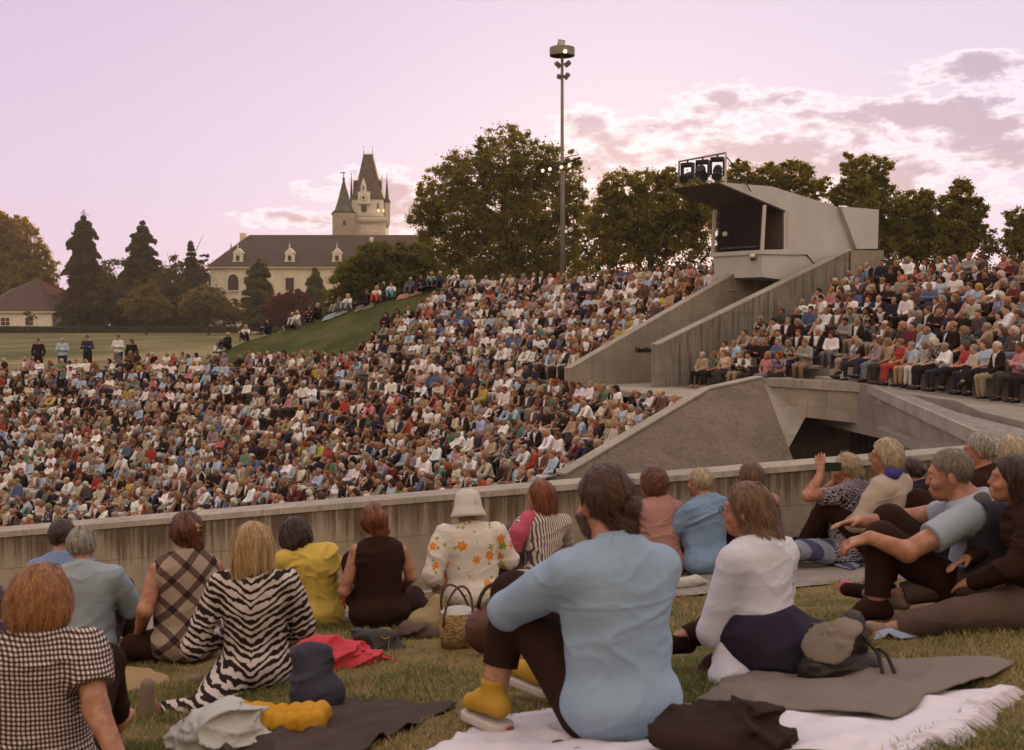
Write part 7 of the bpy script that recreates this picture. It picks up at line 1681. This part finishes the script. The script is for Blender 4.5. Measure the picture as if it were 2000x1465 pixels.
ST = dict(pel=(0, 0, .95), wai=(0, .01, 1.12), che=(0, 0, 1.30), nek=(0, 0, 1.46), head=(0, .03, 1.60), hipL=(-.09, 0, .9), hipR=(.09, 0, .9), knL=(-.11, .02, .5), knR=(.11, .02, .5), anL=(-.12, 0, .09), anR=(.12, 0, .09), toL=(-.15, .16, .04), toR=(.15, .16, .04), shL=(-.185, 0, 1.41), shR=(.185, 0, 1.41), wr=.004)
T1 = small(spec(ST, elL=(-.25, .06, 1.15), elR=(.25, .06, 1.15), wrL=(.12, .18, 1.20), wrR=(-.12, .2, 1.17), hrot=(6, 10, 0)), 'c')
T2 = small(spec(ST, elL=(-.27, -.02, 1.12), elR=(.27, -.02, 1.12), wrL=(-.24, .1, .90), wrR=(.24, .1, .90), hrot=(-10, 22, 0)), 'd')
def put(e, p, yaw, shirt, pants, hair, hairc, label, group, s=1, skin=SKINS[0], al=1):
    o = bpy.data.objects.new('person', e['skin']); C.objects.link(o); o.location = p; o.rotation_euler = (0, 0, math.radians(yaw)); o.scale = (s, s, s); o.color = (*skin, 1)
    for part, col in (('shirt', shirt), ('pants', pants), ('shoeL', (.03, .02, .02)), ('shoeR', (.03, .02, .02))):
        c = bpy.data.objects.new({'pants': 'trousers', 'shoeL': 'shoe', 'shoeR': 'shoe'}.get(part, part), e[part]); C.objects.link(c); c.parent = o; c.color = (*col, al if part == 'shirt' else 1)
    h = bpy.data.objects.new('hair', HAIR[hair][0]); C.objects.link(h); h.parent = o; h.color = (*hairc, 1); h.matrix_local = Matrix.Translation(Vector(e['hd'])) @ Matrix(e['HR'].tolist()).to_4x4()
    tag(o, label, 'person', group); return o
blk_, wht, nav, gry = (.02, .013, .011), (.6, .58, .57), (.03, .032, .055), (.25, .23, .21); dkh, brh, blh, grh = (.02, .012, .009), (.10, .048, .024), (.42, .27, .12), (.34, .30, .26)
G = 'people standing on the meadow'; Dm = 54.0
for px, py, e, sh, pn, hr, hc, lab, yw in ((75, 661, T2, blk_, blk_, 'short', brh, 'man in black standing on the meadow, hands low, leftmost standing figure', 190), (122, 660, T1, (.33, .42, .52), nav, 'crop', grh, 'man in pale blue shirt standing with folded arms on the meadow', 195),
        (171, 655, T1, nav, blk_, 'short', dkh, 'bearded man in navy shirt standing with folded arms on the meadow', 185), (231, 654, T1, wht, nav, 'short', brh, 'person in white shirt standing with folded arms on the meadow', 175), (257, 662, T2, blk_, blk_, 'bob', brh, 'person in black bending the head, standing right of the white shirt', 170)):
    q = at(px, py, Dm); s = 1.0; put(e, (q.x, Dm, q.z - 1.715), yw, sh, pn, hr, hc, lab, G, s)
G = 'people sitting on the grass slope'; rg = random.Random(9)
slope = [(388, 668, 51, S1, blk_, blk_, 'long', brh, 'dark-haired woman in black at the foot of the grass slope'), (412, 655, 56, S1, blk_, gry, 'long', brh, 'long-haired person in black just right of the dark-haired woman'), (430, 652, 57, S2, (.2, .13, .17), (.5, .48, .5), 'bald', grh, 'man leaning back in mauve shirt and pale trousers'), (446, 647, 57, S1, blk_, blk_, 'long', blh, 'blond woman in black beside the man in pale trousers'),
         (481, 643, 58, S1, wht, blk_, 'bob', blh, 'blond person in white shirt on the low end of the slope'), (525, 634, 60, S1, blk_, nav, 'bob', dkh, 'dark-haired person in black low on the slope crest'), (572, 621, 61, S1, (.1, .12, .18), blk_, 'short', grh, 'grey-haired man in slate shirt next to a white blouse'), (582, 619, 61, S1, wht, (.4, .4, .42), 'bob', blh, 'fair woman in white blouse beside the slate shirt'),
         (606, 616, 62, S1, (.2, .05, .04), blk_, 'long', brh, 'woman in dark red top on the slope crest'), (622, 608, 62, S1, blk_, blk_, 'crop', grh, 'bald-looking man in black hugging his knees on the crest'), (664, 597, 64, S1, (.12, .13, .12), gry, 'long', brh, 'long-haired woman in grey-green on the light blanket'), (681, 594, 64, S1, wht, (.25, .27, .3), 'long', blh, 'blond woman in white shirt on the light blanket'),
         (716, 589, 65, S2, blk_, blk_, 'short', brh, 'man in black reclining on the crest left of the red trousers'), (737, 580, 65, S1, wht, (.45, .05, .04), 'bob', blh, 'blond child in white T-shirt and red trousers'), (765, 573, 66, S1, wht, (.06, .22, .33), 'short', brh, 'person in white top and turquoise trousers on the crest'), (803, 556, 66, S1, (.09, .09, .12), (.08, .09, .12), 'short', grh, 'man in grey-blue shirt hugging his knees on the coral towel'),
         (823, 555, 66, S1, blk_, blk_, 'bun', brh, 'woman in black sleeveless top near the upper end of the crest'), (844, 551, 66, S1, (.18, .32, .25), nav, 'short', blh, 'person in mint green shirt high on the crest'), (861, 548, 66, S1, (.04, .04, .07), nav, 'short', grh, 'man in dark blue sweater high on the crest'), (891, 541, 66, S1, wht, gry, 'long', blh, 'masked blond woman in white cardigan at the top of the crest'),
         (754, 600, 55, S1, blk_, blk_, 'long', dkh, 'long-haired woman in black dress on the slope above the tribune corner'), (776, 604, 55, S1, blk_, blk_, 'long', dkh, 'dark-haired girl in black beside the black dress'), (797, 602, 55, S2, (.1, .03, .04), gry, 'short', dkh, 'man in burgundy shirt sitting in front of the front row edge'), (836, 567, 60, S2, (.08, .065, .05), nav, 'short', dkh, 'man in brown T-shirt and jeans lying back on the slope')]
for px, py, D, e, sh, pn, hr, hc, lab in slope:
    q = at(px, py, D); g = float(ground_z(np.array(q.x), np.array(D))); s = .97; H = .86 * s
    if D > 55.5 and py < 600 or D > 56:
        ds = np.arange(54, 70, .25); xs = (px - CX) / FPX * ds; zz = ground_z(xs, ds); k_ = int(np.argmax(zz / ds)); D = float(ds[k_]) - .1; g = float(zz[k_]) + .0; q = at(px, py, D)
        print('slope', px, 'crest', round(HOR - FPX * g / D), 'want feet', py + round(.86 * FPX / D))
    put(e, (q.x, D, g), 150 + rg.uniform(-15, 30), sh, pn, hr, hc, lab, G, s, SKINS[rg.randrange(5)])
for px, py, w, D, m, lab in ((655, 632, 50, 62.5, 'shirt_greyblue', 'long pale blue blanket under the two women on the slope crest'), (712, 612, 38, 63.5, 'flap_grey', 'white cloth beside the reclining man on the crest'), (800, 585, 50, 64.5, 'dusty_pink', 'coral towel under the man hugging his knees')):
    ds = np.arange(54, 70, .25); zz = ground_z((px - CX) / FPX * ds, ds); D = float(ds[int(np.argmax(zz / ds))]) - .5
    V = []; n = 12; q = at(px, py, D)
    for i in range(n + 1):
        for j in range(4):
            x = q.x + (i / n - .5) * w * D / FPX; y = D - .35 + j * .3; V.append((x - q.x, y - D, float(ground_z(np.array(x), np.array(y))) - q.z + .06 + rg.uniform(0, .05)))
    F = [(i * 4 + j, i * 4 + 4 + j, i * 4 + 5 + j, i * 4 + 1 + j) for i in range(n) for j in range(3)]
    o = link('picnic_blanket', mesh('picnic_blanket', V, F), M[m]); o.location = q; o.modifiers.new('s', 'SOLIDIFY').thickness = .03; tag(o, lab, 'blanket')

# ------------------------------------------------------------------ grass blades on the lawn
def blades():
    rng = np.random.default_rng(2); N = 200000
    Y = 3.0 + (rng.uniform(0, 1, N) ** 1.15) * 5.0; X = rng.uniform(-.47, .47, N) * Y * 1.02
    v = wall_y(X) - Y
    cov = np.zeros(N, bool)
    for Q in COVER:
        sg = [(Q[(i + 1) % 4].x - Q[i].x) * (Y - Q[i].y) - (Q[(i + 1) % 4].y - Q[i].y) * (X - Q[i].x) for i in range(4)]; L_ = [math.hypot(Q[(i + 1) % 4].x - Q[i].x, Q[(i + 1) % 4].y - Q[i].y) for i in range(4)]
        cov |= np.all([a / l > .04 for a, l in zip(sg, L_)], 0) | np.all([a / l < -.04 for a, l in zip(sg, L_)], 0)
    ok = ~cov & (v > 2.03 + .06 * np.sin(X * 5) + .04 * np.sin(X * 13)); X, Y = X[ok], Y[ok]
    q = np.stack([X, Y, X * 0], 1).astype(f32); g = vnoise(q, 1.3) + .6 * vnoise(q, 4.1) + .3 * vnoise(q, 11); keep = rng.uniform(-1.3, 1.0, len(X)) < g; X, Y, g = X[keep], Y[keep], g[keep]; n = len(X)
    Z = hill(X, Y) + .012 * np.sin(X * 3.1 + Y * 1.7) + .010 * np.sin(X * 7.3 - Y * 5.1) + .006 * np.sin(X * 17 + Y * 13)
    h = rng.uniform(.014, .040, n) * (1 + .5 * np.clip(g, -.5, 1)); a = rng.uniform(0, 2 * np.pi, n); w = rng.uniform(.0016, .0030, n); lean = rng.uniform(.2, 1.3, n) * h; b = rng.uniform(0, 2 * np.pi, n)
    B = np.stack([X, Y, Z - .004], 1); S = np.stack([np.cos(a) * w, np.sin(a) * w, 0 * a], 1); Lv = np.stack([np.cos(b) * lean, np.sin(b) * lean, h], 1)
    V = np.stack([B - S, B + S, B + Lv * .55 * np.array([.7, .7, 1.1]) + S * .7, B + Lv * .55 * np.array([.7, .7, 1.1]) - S * .7, B + Lv], 1).reshape(-1, 3)
    k = (np.arange(n) * 5)[:, None]; T = np.concatenate([k + [[0, 1, 2]], k + [[0, 2, 3]], k + [[3, 2, 4]]]); me = mesh('grass', V, T)
    dry = rng.uniform(0, 1, n) < np.clip(.42 - .35 * g, .1, .9); c = np.where(dry[:, None], np.array([[.40, .28, .12, 1]]), np.array([[.13, .15, .042, 1]])) * (rng.uniform(.6, 1.35, n)[:, None] * [[1, 1, 1, 0]] + [[0, 0, 0, 1]])
    me.attributes.new('col', 'FLOAT_COLOR', 'POINT').data.foreach_set('color', np.repeat(c, 5, 0).astype(f32).ravel())
    o = link('grass', me, M['blade'], None, False); tag(o, 'short patchy grass growing on the near lawn', 'grass', kind='stuff')
m = bpy.data.materials.new('blade'); m.use_nodes = True; t = NT(m.node_tree); bs = t.n['Principled BSDF']; a = t.new('ShaderNodeAttribute'); a.attribute_name = 'col'; t.put(bs.inputs['Base Color'], a.outputs['Color']); bs.inputs['Roughness'].default_value = .7
tr = t.new('ShaderNodeBsdfTranslucent'); t.put(tr.inputs[0], a.outputs['Color']); mx = t.new('ShaderNodeMixShader'); mx.inputs[0].default_value = .4; t.l.new(bs.outputs[0], mx.inputs[1]); t.l.new(tr.outputs[0], mx.inputs[2]); t.l.new(mx.outputs[0], t.n['Material Output'].inputs[0]); M['blade'] = m
blades()
def weeds():
    rng = random.Random(8)
    for i, (px, py) in enumerate(((735, 1140), (1000, 1110), (232, 1195), (252, 1202), (1105, 1100))):
        x = (px - CX) / FPX * 9.3; y = wall_y(x) - .12; z = hill(x, y); mb = MB()
        for k in range(46):
            a = rng.uniform(0, 6.28); L = rng.uniform(.05, .14); d = Vector((math.cos(a), math.sin(a), 0)); p = Vector((rng.uniform(-.22, .22), rng.uniform(-.08, .08), 0)); s = d.cross(Vector((0, 0, 1))) * rng.uniform(.006, .014)
            mb.add([p - s * .4, p + s * .4, p + d * L * .4 + s + Vector((0, 0, L * .7)), p + d * L + Vector((0, 0, L * .6)), p + d * L * .4 - s + Vector((0, 0, L * .7))], [(0, 1, 2, 4), (4, 2, 3)])
        o = mb.build('weed_tuft', M['leaf_green']); o.location = (x, y, z); tag(o, ['weed tuft at the wall foot right of the black dress', 'weed tuft at the wall foot left of the striped blouse', 'weed tuft on the gravel right of the grey-haired man', 'second weed tuft on the gravel, nearer the plaid top', 'weed tuft at the wall foot right of the striped blouse'][i], 'weeds', 'weeds along the wall')
weeds()
# ------------------------------------------------------------------ evening haze
def haze():
    x0, x1, y0, y1, z0, z1 = -345, 345, -22, 455, -8.5, 42
    m = MB().hexa([(x0, y0, z0), (x1, y0, z0), (x1, y1, z0), (x0, y1, z0), (x0, y0, z1), (x1, y0, z1), (x1, y1, z1), (x0, y1, z1)])
    mt = bpy.data.materials.new('haze'); mt.use_nodes = True; t = NT(mt.node_tree); t.n.remove(t.n['Principled BSDF'])
    v = t.new('ShaderNodeVolumePrincipled'); v.inputs['Color'].default_value = (.98, .86, .78, 1); v.inputs['Density'].default_value = .00024; v.inputs['Anisotropy'].default_value = .2
    t.l.new(v.outputs[0], t.n['Material Output'].inputs['Volume'])
    o = m.build('haze', mt); tag(o, 'thin warm evening haze over the whole park', 'haze', kind='stuff')
haze()
SC.cycles.volume_bounces = 0
